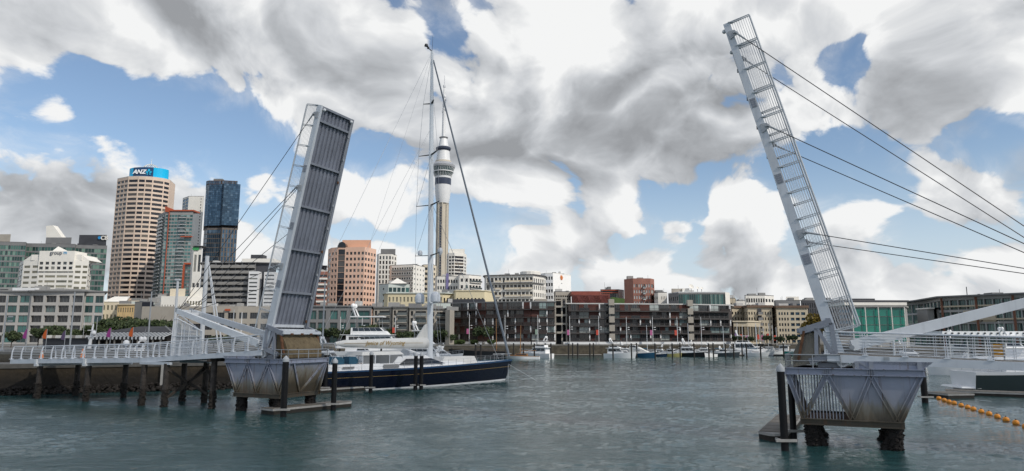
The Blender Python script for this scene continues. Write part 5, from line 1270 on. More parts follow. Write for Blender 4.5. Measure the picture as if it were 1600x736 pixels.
mb.build('cornice', w_mid, r, world=True)
mb = MB(); q = at(829, 427, 392); mb.lathe(q.x, 396, [(6, 0), (6, 2.4), (5.4, 2.8), (.2, 3.2)], 16, 0, z + .42); mb.build('roof_drum', w_white, r, world=True)
r, P, z = bld('logo_block', 'bright white windowless block with a small orange emblem behind the cream apartments', [(838, 440), (852, 430), (864, 428), (892, 446)], 427.5, 5, 24, M('bright_white_wall', (.80, .80, .79), .7, .03, .1), [None, dict(n=3, r=10, w=.7, h=.5, g=g_dark, rec=.6, t=1), None], roof=w_white)
a, b = P[2], P[3]; dd = (b - a).normalized(); nn = Vector((dd.y, -dd.x)); q = a + dd * ((b - a).length * .45) + nn * .2; mb = MB(); zq = at(878, 434, 437).z
ex = Vector((dd.x, dd.y, 0))
for ang, ra in ((0, 1.0), (60, .8), (120, 1.0), (180, .9), (240, .8), (300, 1.0)):
    c = Vector((q.x, q.y, zq)) + ex * (.9 * math.cos(R(ang))) + Vector((0, 0, .9 * math.sin(R(ang))))
    mb.slabpoly([c + ex * (ra * .8 * math.cos(k * PI / 4)) + Vector((0, 0, ra * .8 * math.sin(k * PI / 4))) for k in range(8)], (nn.x * .1, nn.y * .1, 0))
mb.build('emblem', M('emblem_orange', (.62, .19, .05), .5, .15, 2), r, world=True)
lettering(r, 'Ei..iii', 0, 0, 437, 1.6, gl_, math.atan2(dd.y, dd.x), 0, .0, world=Vector((q.x, q.y, zq - 3.6)) + ex * .2, ext=.05)
bld('grey_balcony_block', 'small grey gridded block at the foot of the white logo block', [(865, 362), (868, 358), (892, 360)], 456, 4, 14, w_taupe, [None, dict(n=7, r=6, w=.7, h=.6, g=g_dark, rec=.5)])
r, P, z = bld('red_clad_hall', 'dark red clad hall with slanted ribs behind the brown flats', [(893, 345), (896, 342), (953, 342)], 461, 4, 24, M('dark_red_cladding', (.115, .03, .026), .6, .2, .4), [None, None], roof=w_red)
mb = MB()
for k in range(26):
    x = P[1].x + (P[2].x - P[1].x) * (k + .5) / 26; s = 1 if (k // 4) % 2 else -1
    mb.bar((x - s * .9, 341.8, z - 5), (x + s * .9, 341.8, z - .2), .18, .12)
mb.build('slanted_rib', w_red, r, world=True)
q0, q1 = at(893, 455, 350), at(938, 455, 350); mb = MB(); mb.prism([(q0.x, 350), (q1.x, 350), (q1.x + 2, 362), (q0.x, 362)], z + .42, q0.z); mb.build('upper_roof', w_red, r, world=True, fix=True)
r, P, z = bld('black_red_office', 'black office block with red bands and white end wall left of the brick tower', [(938, 420), (939, 418), (966, 418), (975, 424)], 453, 4, 18, w_dark, [None, dict(n=7, r=6, w=.85, h=.6, g=g_dark), None])
mb = MB()
for y in (453.5, 457.5):
    q0, q1 = at(939, y, 417.7), at(966, y, 417.7); mb.box((q0.x + q1.x) / 2, 417.6, q0.z, q1.x - q0.x, .3, .45)
mb.build('red_band', w_orange, r, world=True)
mb = MB(); a, b = P[2], P[3]; mb.poly([(a.x, a.y - .05, 4), (b.x, b.y - .05, 4), (b.x, b.y - .05, z), (a.x, a.y - .05, z)]); mb.build('end_wall', w_white, r, world=True)
mb = MB(); q0, q1, q2, q3 = at(957, 464, 380), at(976, 467, 380), at(976, 474, 380), at(948, 474, 380); mb.slabpoly([q0, q1, q2, q3], (0, 10, 0)); o = mb.build('green_bank', M('green_roof', (.07, .12, .035), .9, .2, .5)); tag(o, 'sloping green planted roof beside the foot of the brick tower', 'green roof')
r, P, z = bld('brick_tower', 'red brick apartment tower with columns of white windows', [(975, 405), (989, 398), (1016, 398), (1022, 404)], 436, 4, 18, w_brick, [None, dict(n=7, r=10, w=.55, h=.58, g=GL('white_blind_glass', [(0, (.45, .46, .45)), (.5, (.30, .32, .32)), (.75, (.06, .07, .07))], .15), t=2.2, rec=.25), dict(n=1, r=10, w=.7, h=.6, g=g_dark, t=2.2)], roof=w_brick)
balconies(r, P[1], P[2], [q[0] - .3 for q in cells(4, z - 2.2, 10, .58)][2:], [(.55 * (P[2] - P[1]).length, .70 * (P[2] - P[1]).length)], 1.3, w_white2, g_rail)
r, P, z = bld('white_mottled_block', 'white block with ragged dark openings right of the brick tower', [(1022, 395), (1028, 390), (1042, 390)], 457.5, 4, 14, w_white, [dict(n=3, r=7, w=.6, h=.4, g=g_tan), dict(n=4, r=7, w=.3, h=.5, g=g_dark, m0=.3)])
r, P, z = bld('dish_office', 'glass fronted office with white satellite dishes on its roof', [(1044, 372), (1060, 360), (1133, 360), (1140, 366)], 457, 4, 22, w_mid, [dict(n=5, r=6, w=.6, h=.5, g=g_dark, t=1), dict(n=22, r=3, w=.9, h=.92, g=g_teal, t=.6, b=2, rec=.15), None], roof=w_white2)
mb = MB(); a, b = P[2], P[3]; mb.poly([(a.x, a.y - .06, 4), (b.x, b.y - .06, 4), (b.x, b.y - .06, z), (a.x, a.y - .06, z)]); mb.build('end_wall', w_white, r, world=True)
plant(r, P, z + .4, 1049, 1076, 451, 366, w_taupe, 8); plant(r, P, z + .4, 1066, 1077, 450.5, 365, w_white, 5)
for px, py, rd in ((1080, 448, 1.5), (1090, 450, .9), (1096.5, 450.5, .75)):
    q = at(px, py, 364); mb = MB(); mb.lathe(0, 0, [(.05, -.35 * rd), (.6 * rd, -.2 * rd), (rd, .15 * rd), (.96 * rd, .2 * rd), (.5 * rd, -.1 * rd), (.02, -.2 * rd)], 14)
    o = mb.build('satellite_dish', w_white, r); o.rotation_euler = (R(58), 0, R(20)); o.location = q - wloc(r)
    mb = MB(); mb.tube((q.x, q.y + .3, z + .4), (q.x, q.y + .3, q.z), .15, n=6); mb.build('dish_mount', w_mid, r, world=True)
r, P, z = bld('gridded_white_flats', 'white flats with square grid of balconies above the tan stone blocks', [(1163, 420), (1165, 415), (1195, 415), (1209, 420)], 462, 4, 16, w_white, [None, dict(n=8, r=7, w=.7, h=.66, g=g_dark, rec=.6), dict(n=3, r=7, w=.6, h=.5, g=g_apt)])
bld('distant_white_row', 'low white building in the gap right of the dish office', [(1140, 400), (1150, 398), (1164, 398)], 470.5, 4, 12, w_white, [dict(n=2, r=4, w=.5, h=.5), dict(n=4, r=4, w=.5, h=.5)])
bld('distant_tan_row', 'small tan block with pale roof box just right of the dish office', [(1138, 384), (1140, 382), (1149, 382)], 466.5, 4, 10, w_tan, [None, dict(n=2, r=4, w=.5, h=.5)])
r, P, z = bld('glass_roof_office', 'low dark glass office with cream roof tower above the tan stone blocks', [(1209, 390), (1212, 385), (1250, 385)], 470, 4, 18, w_mid, [None, dict(n=10, r=5, w=.9, h=.7, g=g_blue)])
plant(r, P, z + .4, 1228, 1248, 463.5, 392, w_white, 8, 'roof_house'); plant(r, P, z + .4, 1241, 1252, 468.5, 386, w_tan, 6, 'clock_turret')
r, P, z = bld('black_glass_office', 'long black glass office behind the right leaf', [(1251, 352), (1253, 350), (1310, 350), (1420, 352)], 470, 4, 20, w_dark, [None, dict(n=16, r=7, w=.45, h=.85, g=g_dark), dict(n=26, r=7, w=.9, h=.55, g=g_blue)])
plant(r, P, z + .4, 1330, 1367, 466.5, 356, w_dark, 10)

# tan stone blocks
for pts, yt, lab, f in (([(1142, 282), (1160, 284)], 481, 'tan stone wing half hidden by the end of the brown flats', [dict(n=4, r=6, w=.45, h=.5, g=g_dark, mode='i', t=1)]),
                        ([(1158, 288), (1168, 276), (1206, 276)], 480.5, 'tan stone block with dark central balconies, left of two', [dict(n=3, r=6, w=.4, h=.5, g=g_dark, t=1.2), dict(n=9, r=6, w=.5, h=.52, g=g_dark, mode='i', t=1.2, rec=.35)]),
                        ([(1205, 288), (1213, 274), (1262, 274)], 481, 'tan stone block with paired windows, right of two, above the counterweight', [dict(n=3, r=6, w=.4, h=.5, g=g_dark, t=1.2), dict(hx=lambda L_: [(L_ * a, L_ * (a + w_)) for a, w_ in ((.06, .05), (.145, .05), (.235, .05), (.325, .05), (.44, .12), (.6, .13), (.78, .13))], r=6, h=.52, g=g_blue, mode='i', t=1.2, rec=.35)])):
    r, P, z = bld('stone_block', lab, pts, yt, 3.6, 16, w_tan, f, overhang=.7, roof=M('rusty_roof', (.13, .085, .06), .8, .15, .3), group='tan stone waterfront blocks', roofth=.9)
    if len(pts) == 3 and pts[1][0] == 1168:
        Lq = (P[2] - P[1]).length
        mb = MB(); aq, bq = P[1].lerp(P[2], .4), P[1].lerp(P[2], .56); mb.prism([(aq.x, aq.y - .25), (bq.x, bq.y - .25), (bq.x, bq.y + .1), (aq.x, aq.y + .1)], 4, z - .5); mb.build('balcony_dark_slab', w_dark, r, world=True, fix=True)  # dark slab standing slightly proud of the wall behind the balconies
        balconies(r, P[1], P[2], [q[0] for q in cells(3.6, z - 1.2, 6, .52)], [(.39 * Lq, .57 * Lq)], 1.2, w_tan, w_mid)
r, P, z = bld('pergola_block', 'low cream block with slender columns in front of the tan stone blocks', [(1144, 262), (1146, 260), (1168, 260), (1188, 268)], 503, 3.6, 8, w_tan, [None, dict(n=5, r=1, w=.86, h=.8, g=g_dark, rec=1.5), dict(n=5, r=1, w=.86, h=.8, g=g_dark, rec=1.5)], roof=w_cream, overhang=.6)
# ---- brown quayside flats : storeys of windows, louvre panels and balcony bands
curt = g_brownapt; w_band = M('balcony_steel', (.05, .045, .045), .6, .2, .3)
def flats(label, pts, ytop, zb, depth, nst, bays, seed):
    rq = random.Random(seed); P = mkpts(pts, ytop); zt = at(pts[1][0], ytop, pts[1][1]).z
    ctr = sum(P, Vector((0, 0))) / len(P); root = thing('quay_flats', label, 'building', (ctr.x, ctr.y + 8, zb), 0, 'dark brown quayside flats')
    o = wloc(root); back = [p * ((p.y + depth) / p.y) for p in (P[-1], P[0])]; poly = P + back
    mb = MB(); 
    for a, b in zip(poly, poly[1:] + poly[:1]): mb.poly([(a.x, a.y, zb), (b.x, b.y, zb), (b.x, b.y, zt), (a.x, a.y, zt)])
    mb.build('wall', w_brownd, root, world=True)
    mb = MB(); c2 = sum(poly, Vector((0, 0))) / len(poly); rp = [c2 + (p - c2) * 1.03 for p in poly]
    mb.prism([(p.x, p.y) for p in rp], zt - .15, zt + .25); mb.build('roof', roofpale if seed % 2 else w_mid, root, world=True, fix=True)
    sh = (zt - zb) / nst; cache = {}
    def shared(key, fn):
        if key not in cache:
            m_ = MB(); mats = fn(m_); q = m_.build('x', mats); cache[key] = q.data; bpy.data.objects.remove(q)
        return cache[key]
    for si, (a, b) in enumerate(zip(P, P[1:])):
        nb = bays[si]
        if not nb: continue
        L_ = (b - a).length; d = (b - a) / L_; n = Vector((d.y, -d.x)); an = math.atan2(d.y, d.x); bw = L_ / nb
        kinds = [rq.choice(['win', 'win', 'recess', 'louvre', 'bright']) for _ in range(nb)]
        for s in range(nst):
            z0 = zb + sh * s
            for k in range(nb):
                kd = kinds[k] if rq.random() < .62 else rq.choice(['win', 'recess', 'louvre', 'bright', 'louvre'])
                q = a + d * (bw * (k + .5)); hh = sh - .5; bwk = round(bw * .96, 2)
                def wp(off): r_ = q + n * off; return (r_.x - o.x, r_.y - o.y, z0 + .3 + hh / 2 - o.z)
                if kd in ('win', 'bright'):
                    nm = 3 if kd == 'bright' else 1; g = g_apt if kd == 'bright' else curt
                    inst('window', pane_mesh(bwk, hh, [g], alu_f, nm), root, wp(.06), (0, 0, an))
                elif kd == 'louvre':
                    def fn(m_):
                        m_.box(0, .05, 0, bwk, .1, hh, 0)
                        for j in range(7): m_.box(0, -.04, -hh / 2 + hh * (j + .5) / 7, bwk, .1, hh / 7 * .55, 0)
                        return [w_redbr]
                    inst('louvre_panel', shared(('l', bwk), fn), root, wp(.12), (0, 0, an))
                    if rq.random() < .5: inst('window', pane_mesh(round(bwk * .4, 1), hh, [curt], alu_f, 0), root, ((q + n * .22 + d * bw * .2).x - o.x, (q + n * .22 + d * bw * .2).y - o.y, z0 + .3 + hh / 2 - o.z), (0, 0, an))
                else:
                    inst('window', pane_mesh(round(bwk * .5, 1), hh, [g_dark], alu_f, 1), root, wp(.05), (0, 0, an))
                if rq.random() < .30:
                    inst('column', shared(('c', hh), lambda m_: (m_.box(0, 0, 0, .42, .3, hh, 0), [w_white2])[1]), root, ((q + n * .9 + d * bw * .48).x - o.x, (q + n * .9 + d * bw * .48).y - o.y, z0 + .3 + hh / 2 - o.z), (0, 0, an))
            # balcony band
            def fb(m_):
                m_.box(0, -.75, 0, L_, 1.5, .3, 0)
                m_.box(0, -1.46, 1.12, L_, .05, .06, 0)
                x = -L_ / 2
                while x < L_ / 2: m_.box(x + .06, -1.46, .62, .06, .03, 1.0, 0); x += .28
                return [w_band if seed % 2 else w_brownd]
            md = a + d * (L_ / 2); inst('balcony_band', shared(('b', si), fb), root, (md.x - o.x, md.y - o.y, z0 - o.z), (0, 0, an))
            for k in range(nb):
                if rq.random() < .45:
                    q = a + d * (bw * (k + .5)) + n * 1.3
                    inst('balustrade', shared(('g', round(bw, 1)), lambda m_: (m_.box(0, 0, .65, bw * .92, .04, .95, 0), [rq.choice([g_dark, w_brownd, w_dark, w_redbr])])[1]), root, (q.x - o.x, q.y - o.y, z0 - o.z), (0, 0, an))
    mb = MB()
    for a, b in zip(P, P[1:]):
        d = (b - a).normalized(); n = Vector((d.y, -d.x)); p0, p1 = a + n * 1.9, b + n * 1.9
        mb.prism([(p0.x, p0.y), (p1.x, p1.y), (b.x, b.y), (a.x, a.y)], 3.6, zb - .2)
    mb.build('white_plinth', w_white2, root, world=True, fix=True)
    return root, P, zt
r, P, z = flats('dark brown quay flats behind the yacht bow, left of two blocks', [(706, 262), (708, 258), (760, 250), (830, 246), (866, 247)], 474, 4.8, 16, 5, [0, 4, 6, 3], 4)
q0, q1 = at(708, 468, 264), at(757, 468, 262); mb = MB(); mb.prism([(q0.x, 262), (q1.x, 260), (q1.x, 270), (q0.x, 270)], z + .26, q0.z); mb.build('penthouse', w_dark, r, world=True, fix=True)
q0, q1 = at(836, 467, 256), at(905, 467, 256); mb = MB(); mb.prism([(q0.x, 256), (q1.x - 12, 256), (q1.x - 12, 266), (q0.x, 266)], z + .26, q0.z); mb.build('roof_house', w_taupe, r, world=True, fix=True)
r, P, z = flats('dark brown quay flats behind the moored motor boats, right of two blocks', [(886, 250), (888, 246), (952, 247), (1060, 251), (1138, 257), (1143, 262)], 474.5, 4.8, 16, 5, [0, 4, 7, 5, 0], 7)
for px in (954, 1082):
    q = at(px, 480, 247); mb = MB()
    for s in range(5): mb.box(q.x, 245.2 + (px - 954) * .045, 6.4 + s * 3.05, 1.9, 2.2, 2.2)
    mb.build('stair_bay', w_taupe, r, world=True)
# open stair tower between the two blocks
root = thing('stair_link', 'open white framed stair tower between the two brown blocks of flats', 'stair tower', (at(874, 500, 250).x, 252, 3.6))
xa, xb = at(866, 478, 249).x, at(886, 478, 249).x
for s in range(5):
    mb = MB(); mb.box((xa + xb) / 2, 250, 5 + s * 3.1 + 2.9, xb - xa, 5, .7); mb.build('landing', w_taupe, root, world=True)
for x in (xa + .3, xb - 2.0, xb - .4): mb = MB(); mb.box(x, 247.8, 12, .5, .5, 17); mb.build('column', w_taupe, root, world=True)
mb = MB(); mb.box((xa + xb) / 2, 253, 11.5, xb - xa, .5, 16); mb.build('back_wall', w_dark, root, world=True)

# ---- grey-green glazed block and taupe apartments behind the yacht
r, P, z = bld('glazed_block', 'grey framed block with large green windows right of the left leaf', [(470, 236), (483, 234), (581, 236)], 479, 3.6, 16, w_mid, [None, dict(hx=lambda L_: [(L_ * a, L_ * b) for a, b in ((.02, .12), (.15, .27), (.34, .46), (.50, .60), (.66, .76), (.78, .97))], r=3, h=.74, g=g_teal, mode='i', frame=alu_f, mull=1, t=.8, rec=.5)], roof=w_mid, overhang=.8)
for pts, yt, lab in (([(582, 240), (584, 236), (612, 236)], 481, 'taupe quay apartments, left section beside the glazed block'), ([(612, 238), (614, 235), (638, 235)], 480.5, 'taupe quay apartments, middle section with three open balconies'),
                     ([(638, 238), (640, 234), (669, 234)], 481.5, 'taupe quay apartments, section directly left of the yacht mast'), ([(668, 242), (672, 238), (706, 240)], 483, 'taupe quay apartments, section directly right of the yacht mast')):
    r, P, z = bld('taupe_apartments', lab, pts, yt, 3.6, 16, w_taupe, [None, dict(hx=lambda L_: [(L_ * .06, L_ * .2), (L_ * .32, L_ * .9)], r=5, h=.66, g=g_apt, mode='i', frame=alu_f, mull=2, t=.6, rec=1.0)], roof=w_mid, overhang=.6, group='taupe quay apartments behind the yacht')
    Lq = (P[2] - P[1]).length
    balconies(r, P[1], P[2], [q[0] for q in cells(3.6, z - .6, 5, .66)], [(.3 * Lq, .92 * Lq)], .6, w_taupe, g_rail, .9, .25)
r, P, z = bld('taupe_wing', 'narrow taupe gable wall beside the brown flats', [(696, 232), (703, 231), (710, 238)], 486, 3.6, 10, w_taupe, [None, None], roof=w_taupe)

# ---- emerald glass hall and the big terraced office on the right
r, P, z = bld('emerald_hall', 'low hall with a wall of emerald green glass panels behind the right bridge', [(1326, 178), (1332, 172), (1414, 172), (1417, 178)], 480, 3.6, 22, w_grey, [None, dict(n=4, r=4, w=.985, h=.98, g=g_emerald, mode='i', t=.2, b=1.5, rec=.15), None], roof=w_slab, roofth=.45, overhang=.4)
mb = MB(); q0, q1 = at(1328, 478.5, 172), at(1400, 475, 180); mb.box((q0.x + q1.x) / 2, 180, z + 1.0, q1.x - q0.x, 10, .7); mb.build('upper_roof', w_white, r, world=True)
for px in (1332, 1352.5, 1373, 1393.5, 1414):
    q = at(px, 500, 171.6); mb = MB(); mb.box(q.x, 171.5, (z + 3.6) / 2, .13, .2, z - 3.6); mb.build('mullion', w_white, r, world=True)
g_sea = GL('sea_green_glass', [(0, (.05, .115, .11)), (.35, (.08, .175, .165)), (.65, (.13, .24, .225)), (.88, (.25, .34, .32))], .07, .15)
r, P, z = bld('terraced_office', 'large sea green glazed office with floating grey roof at the far right', [(1414, 215), (1442, 205), (1470, 188), (1640, 168), (1700, 168)], 466, 3.6, 40, M('pale_grey_cladding', (.36, .37, .37), .6, .1, .2),
    [dict(n=3, r=4, w=.9, h=.8, g=g_sea, t=.5, mode='i'), dict(n=5, r=4, w=.88, h=.8, g=g_sea, t=.5, mode='i', frame=alu_f), dict(n=12, r=4, w=.9, h=.8, g=g_sea, t=.5, mode='i', frame=alu_f, mull=2, rec=.8), None], roof=w_mid, zt=16.9, overhang=2.5, roofth=.35)
o_ = wloc(r); a, b = P[2], P[3]; d = (b - a).normalized(); n = Vector((d.y, -d.x))
for k in (.02, .36, .70):
    q = a + (b - a) * k + n * 1.0; mb = MB(); mb.box(q.x, q.y, 10.2, .4, .4, 13); mb.build('rust_column', M('rust_column', (.17, .075, .045), .7, .2), r, world=True)
for k0, k1 in ((.22, .38), (.40, .52)):
    p0, p1 = a + (b - a) * k0 + n * .5, a + (b - a) * k1 + n * .5; mb = MB(); mb.prism([(p0.x, p0.y), (p1.x, p1.y), (p1.x - n.x, p1.y - n.y), (p0.x - n.x, p0.y - n.y)], 10.2, 13.2); 
    mb.build('stone_panel', w_tan, r, world=True, fix=True)
for s in range(1, 4):
    p0, p1 = a + n * .9, b + n * .9; mb = MB(); z_ = 3.6 + s * 3.6; mb.prism([(p0.x, p0.y), (p1.x, p1.y), (b.x, b.y), (a.x, a.y)], z_ - .2, z_ + .2); mb.build('floor_slab', w_tan, r, world=True, fix=True)
for px, w_ in ((1441, 8), (1451, 6), (1458, 6)):
    q = at(px, 484, 196); mb = MB(); mb.box(q.x, 194, q.z - 3, 2.6, 5, 6.0); q2 = mb.build('roof_pod', w_grey, r, world=True)
    mb = MB(); mb.box(q.x, 193.5, q.z + .2, 3.2, 6, .35); mb.build('pod_roof', w_white, q2, world=True)
mb = MB(); q0 = at(1511, 460, 200); mb.tube((q0.x, 200, 17.0), (q0.x, 200, 20.8), .12, n=5)
for px in (1530, 1576, 1580): q0 = at(px, 466, 195); mb.tube((q0.x, 195, 17.0), (q0.x, 195, 18.4), .35, n=8)
mb.build('roof_vent', w_dark, r, world=True)
# long white canopy roof with a row of dark brackets behind the right railing
root = thing('marina_canopy', 'long low white canopy roof with dark brackets behind the right railing', 'canopy', (at(1540, 522, 150).x, 152, 3.6))
q0, q1 = at(1468, 521, 150), at(1690, 521, 150); mb = MB(); mb.box((q0.x + q1.x) / 2, 152, q0.z, q1.x - q0.x, 6, .9); mb.build('roof', white, root, world=True)
for k in range(22):
    x = q0.x + (q1.x - q0.x) * (k + .5) / 22; mb = MB(); mb.box(x, 148.9, q0.z + .05, .3, .25, .3); mb.build('bracket', darksteel, root, world=True)
for k in range(8):
    x = q0.x + (q1.x - q0.x) * (k + .5) / 8; mb = MB(); mb.box(x, 150, (q0.z) / 2, .25, .25, q0.z); mb.build('post', steel, root, world=True)

# ---- needle tower
def needle():
    Y0 = 900.0; base = at(690, 432, Y0); cx = at(692.5, 260, Y0).x
    root = thing('observation_tower', 'tall slender concrete observation tower with banded pod and needle mast', 'tower', (cx, Y0, 20))
    def zz(py): return at(693, py, Y0).z
    k = Y0 / F * 1.02
    conc = M('tower_concrete', (0.47, 0.43, 0.36), .75, .08, .08, streak=.2); wht = M('tower_white', (0.62, 0.63, 0.64), .45, .05, .1); gw = M('tower_glass', (.05, .085, .09), .12, .2, .2, metal=.3); nv = M('tower_navy', (.035, .045, .075), .3, .1, .2); mt = M('tower_metal', (.42, .43, .45), .35, .1, .1, metal=.5)
    mb = MB(); mb.lathe(cx, Y0, [(10.0 * k, 0), (8.6 * k, zz(440) - 20), (8.0 * k, zz(350) - 20), (8.0 * k, zz(318) - 20)], 8, 0, 20); sh = mb.build('shaft', conc, root, world=True)
    mb = MB()
    for j in range(8):
        a = 2 * PI * j / 8 + .1
        mb.bar((cx + 8.6 * k * math.cos(a), Y0 + 8.6 * k * math.sin(a), 20), (cx + 8.4 * k * math.cos(a), Y0 + 8.4 * k * math.sin(a), zz(318)), 1.6, 2.2, up=(math.cos(a), math.sin(a), 0))
    mb.build('buttress', conc, sh, world=True)
    mb = MB(); xw = cx - 1.2 * k
    for j in range(30):
        z = zz(445) + (zz(322) - zz(445)) * j / 30; mb.box(xw, Y0 - 8.6 * k, z, 3.0 * k, 1.0, 3.4 * k * .75)
    tag(mb.build('shaft_window', nv, sh, world=True), kind='stuff')
    def ring(pr, m, nm, n=28):
        mb = MB(); mb.lathe(cx, Y0, [(r_ * k, zz(py) - 20) for r_, py in pr], n, 0, 20); return mb.build(nm, m, root, world=True, smooth=30)
    ring([(9.5, 318), (11.0, 311), (12.2, 300), (12.6, 289.5)], wht, 'lower_pod')
    ring([(12.8, 289.5), (12.9, 279.5)], nv, 'dark_band')
    ring([(12.9, 279.5), (13.2, 276.5)], wht, 'pod_collar')
    ring([(13.0, 276.5), (15.8, 270)], gw, 'lower_glazing'); ring([(16.4, 270), (16.6, 268.5)], wht, 'floor_ring'); ring([(16.2, 268.5), (17.6, 262.5)], gw, 'upper_glazing')
    ring([(18.4, 262.5), (19.2, 259.5), (17.2, 257.0), (14.6, 255)], mt, 'pod_roof')
    mb = MB()
    for j in range(36):
        a = 2 * PI * j / 36
        mb.tube((cx + 13.2 * k * math.cos(a), Y0 + 13.2 * k * math.sin(a), zz(276.5)), (cx + 17.8 * k * math.cos(a), Y0 + 17.8 * k * math.sin(a), zz(262.5)), .35, n=4)
    tag(mb.build('pod_mullion', wht, root, world=True), kind='stuff')
    ring([(12.8, 255), (12.4, 252)], conc, 'deck_ring'); ring([(11.2, 252), (9.4, 236.5)], wht, 'cone')
    ring([(9.4, 236.5), (11.6, 234), (12.0, 231.5), (9.6, 230)], nv, 'crows_nest'); ring([(8.2, 230), (6.0, 219), (5.2, 216.5)], wht, 'upper_cone'); ring([(6.0, 216.5), (7.2, 215), (3.4, 213.5)], mt, 'mast_ring')
    ring([(3.1, 213.5), (2.7, 190), (2.4, 171), (2.9, 170), (2.2, 169), (2.0, 152)], wht, 'mast', 10)
    ring([(2.8, 152), (2.8, 148), (1.4, 147.5), (1.2, 136.5)], wht, 'antenna', 8); ring([(1.9, 136.5), (1.9, 133.5), (.5, 133), (.35, 118)], mt, 'spire', 8)
    mb = MB()
    for j in range(14):
        a = RB.random() * 2 * PI; z = zz(150 + 25 * RB.random()); mb.box(cx + 2.8 * k * math.cos(a), Y0 + 2.8 * k * math.sin(a), z, 1.4, 1.4, 2.4)
    mb.build('aerial', mt, root, world=True)
needle()
# ------------------------------------------------------------------ boats
ORD = ['first', 'second', 'third', 'fourth', 'fifth', 'sixth', 'seventh', 'eighth', 'ninth', 'tenth', 'eleventh', 'twelfth', 'thirteenth', 'fourteenth', 'fifteenth', 'sixteenth', 'seventeenth', 'eighteenth', 'nineteenth', 'twentieth']
navy = M('navy_hull', (0.004, 0.006, 0.016), .16, .1, .3); capblue = M('cap_rail_blue', (0.03, 0.075, 0.16), .3, .1); gold = M('gold_line', (.34, .23, .08), .4, .1)
hull_black = M('black_hull', (.012, .013, .016), .22, .2, .4); hull_blue = M('blue_hull', (.02, .075, .14), .25, .1, .4); hull_dknavy = M('dark_blue_hull', (.012, .028, .055), .25, .1, .4)
hull_yellow = M('yellow_hull', (.45, .40, .16), .35, .1, .4); hull_grey = M('slate_hull', (.055, .065, .075), .25, .1, .4); hull_teal = M('teal_hull', (.03, .24, .21), .35, .1, .4); hull_green = M('dark_green_grey_hull', (.028, .04, .042), .14, .12, .3)
g_boat = GL('boat_glass', [(0, (.008, .01, .014)), (.5, (.014, .018, .024)), (.85, (.03, .04, .05))], .06)
g_sprayhood = GL('clear_panel', [(0, (.10, .11, .12)), (.5, (.16, .17, .18)), (.8, (.06, .07, .08))], .15)
teak = M('teak_deck', (.24, .19, .13), .75, .15, 2); bluecanvas = M('blue_canvas', (.02, .085, .14), .8, .2, 2); tyre = M('black_rubber', (.015, .015, .016), .7, .2)
varnish = M('varnished_spar', (.26, .13, .05), .4, .2, 1.5); antifoul = M('antifoul', (.02, .03, .06), .6, .2)

def hull(root, L_, B_, fs, fb, mats, rows, rake=.06, stern=.84, n=14, name='hull', bowp=2.2):
    """lofted hull, stern at x=0, bow at x=L. rows: (height fraction, material index) from the keel up"""
    mb = MB(); st = []
    for i in range(n + 1):
        k = i / n; hb = B_ / 2 * (stern + (1 - stern) * min(1, k / .4)) if k < .4 else B_ / 2 * max(0.004, 1 - ((k - .4) / .6) ** bowp)
        sh = fs + (fb - fs) * k ** 1.8; col = []
        for hf, mi in rows:
            z = -.35 + (sh + .35) * hf; fl = .80 + .20 * hf ** .7
            x = L_ * k * (1 - rake * (1 - hf)) ; col.append((x, hb * fl, z))
        st.append(col)
    m_ = len(rows)
    for s in (1, -1):
        vs = [(x, s * y, z) for col in st for x, y, z in col]; o = len(mb.v); mb.v.extend(vs)
        for i in range(n):
            for j in range(m_ - 1):
                q = (o + i * m_ + j, o + (i + 1) * m_ + j, o + (i + 1) * m_ + j + 1, o + i * m_ + j + 1)
                mb.f.append(q if s < 0 else q[::-1]); mb.m.append(rows[j + 1][1])
    for j in range(m_ - 1):
        a, b = st[0][j], st[0][j + 1]; mb.poly([(a[0], a[1], a[2]), (b[0], b[1], b[2]), (b[0], -b[1], b[2]), (a[0], -a[1], a[2])], rows[j + 1][1] if len(mats) != 4 else 0)
    h = mb.build(name, mats, root, smooth=50, fix=True)
    mb = MB(); top = [c[-1] for c in st]
    for i in range(n):
        a, b = top[i], top[i + 1]; e = .06
        mb.poly([(a[0], a[1] * .985, a[2] - e), (a[0], -a[1] * .985, a[2] - e), (b[0], -b[1] * .985, b[2] - e), (b[0], b[1] * .985, b[2] - e)])
    mb.build('deck', mats[0] if len(mats) < 9 else teak, root)
    return st
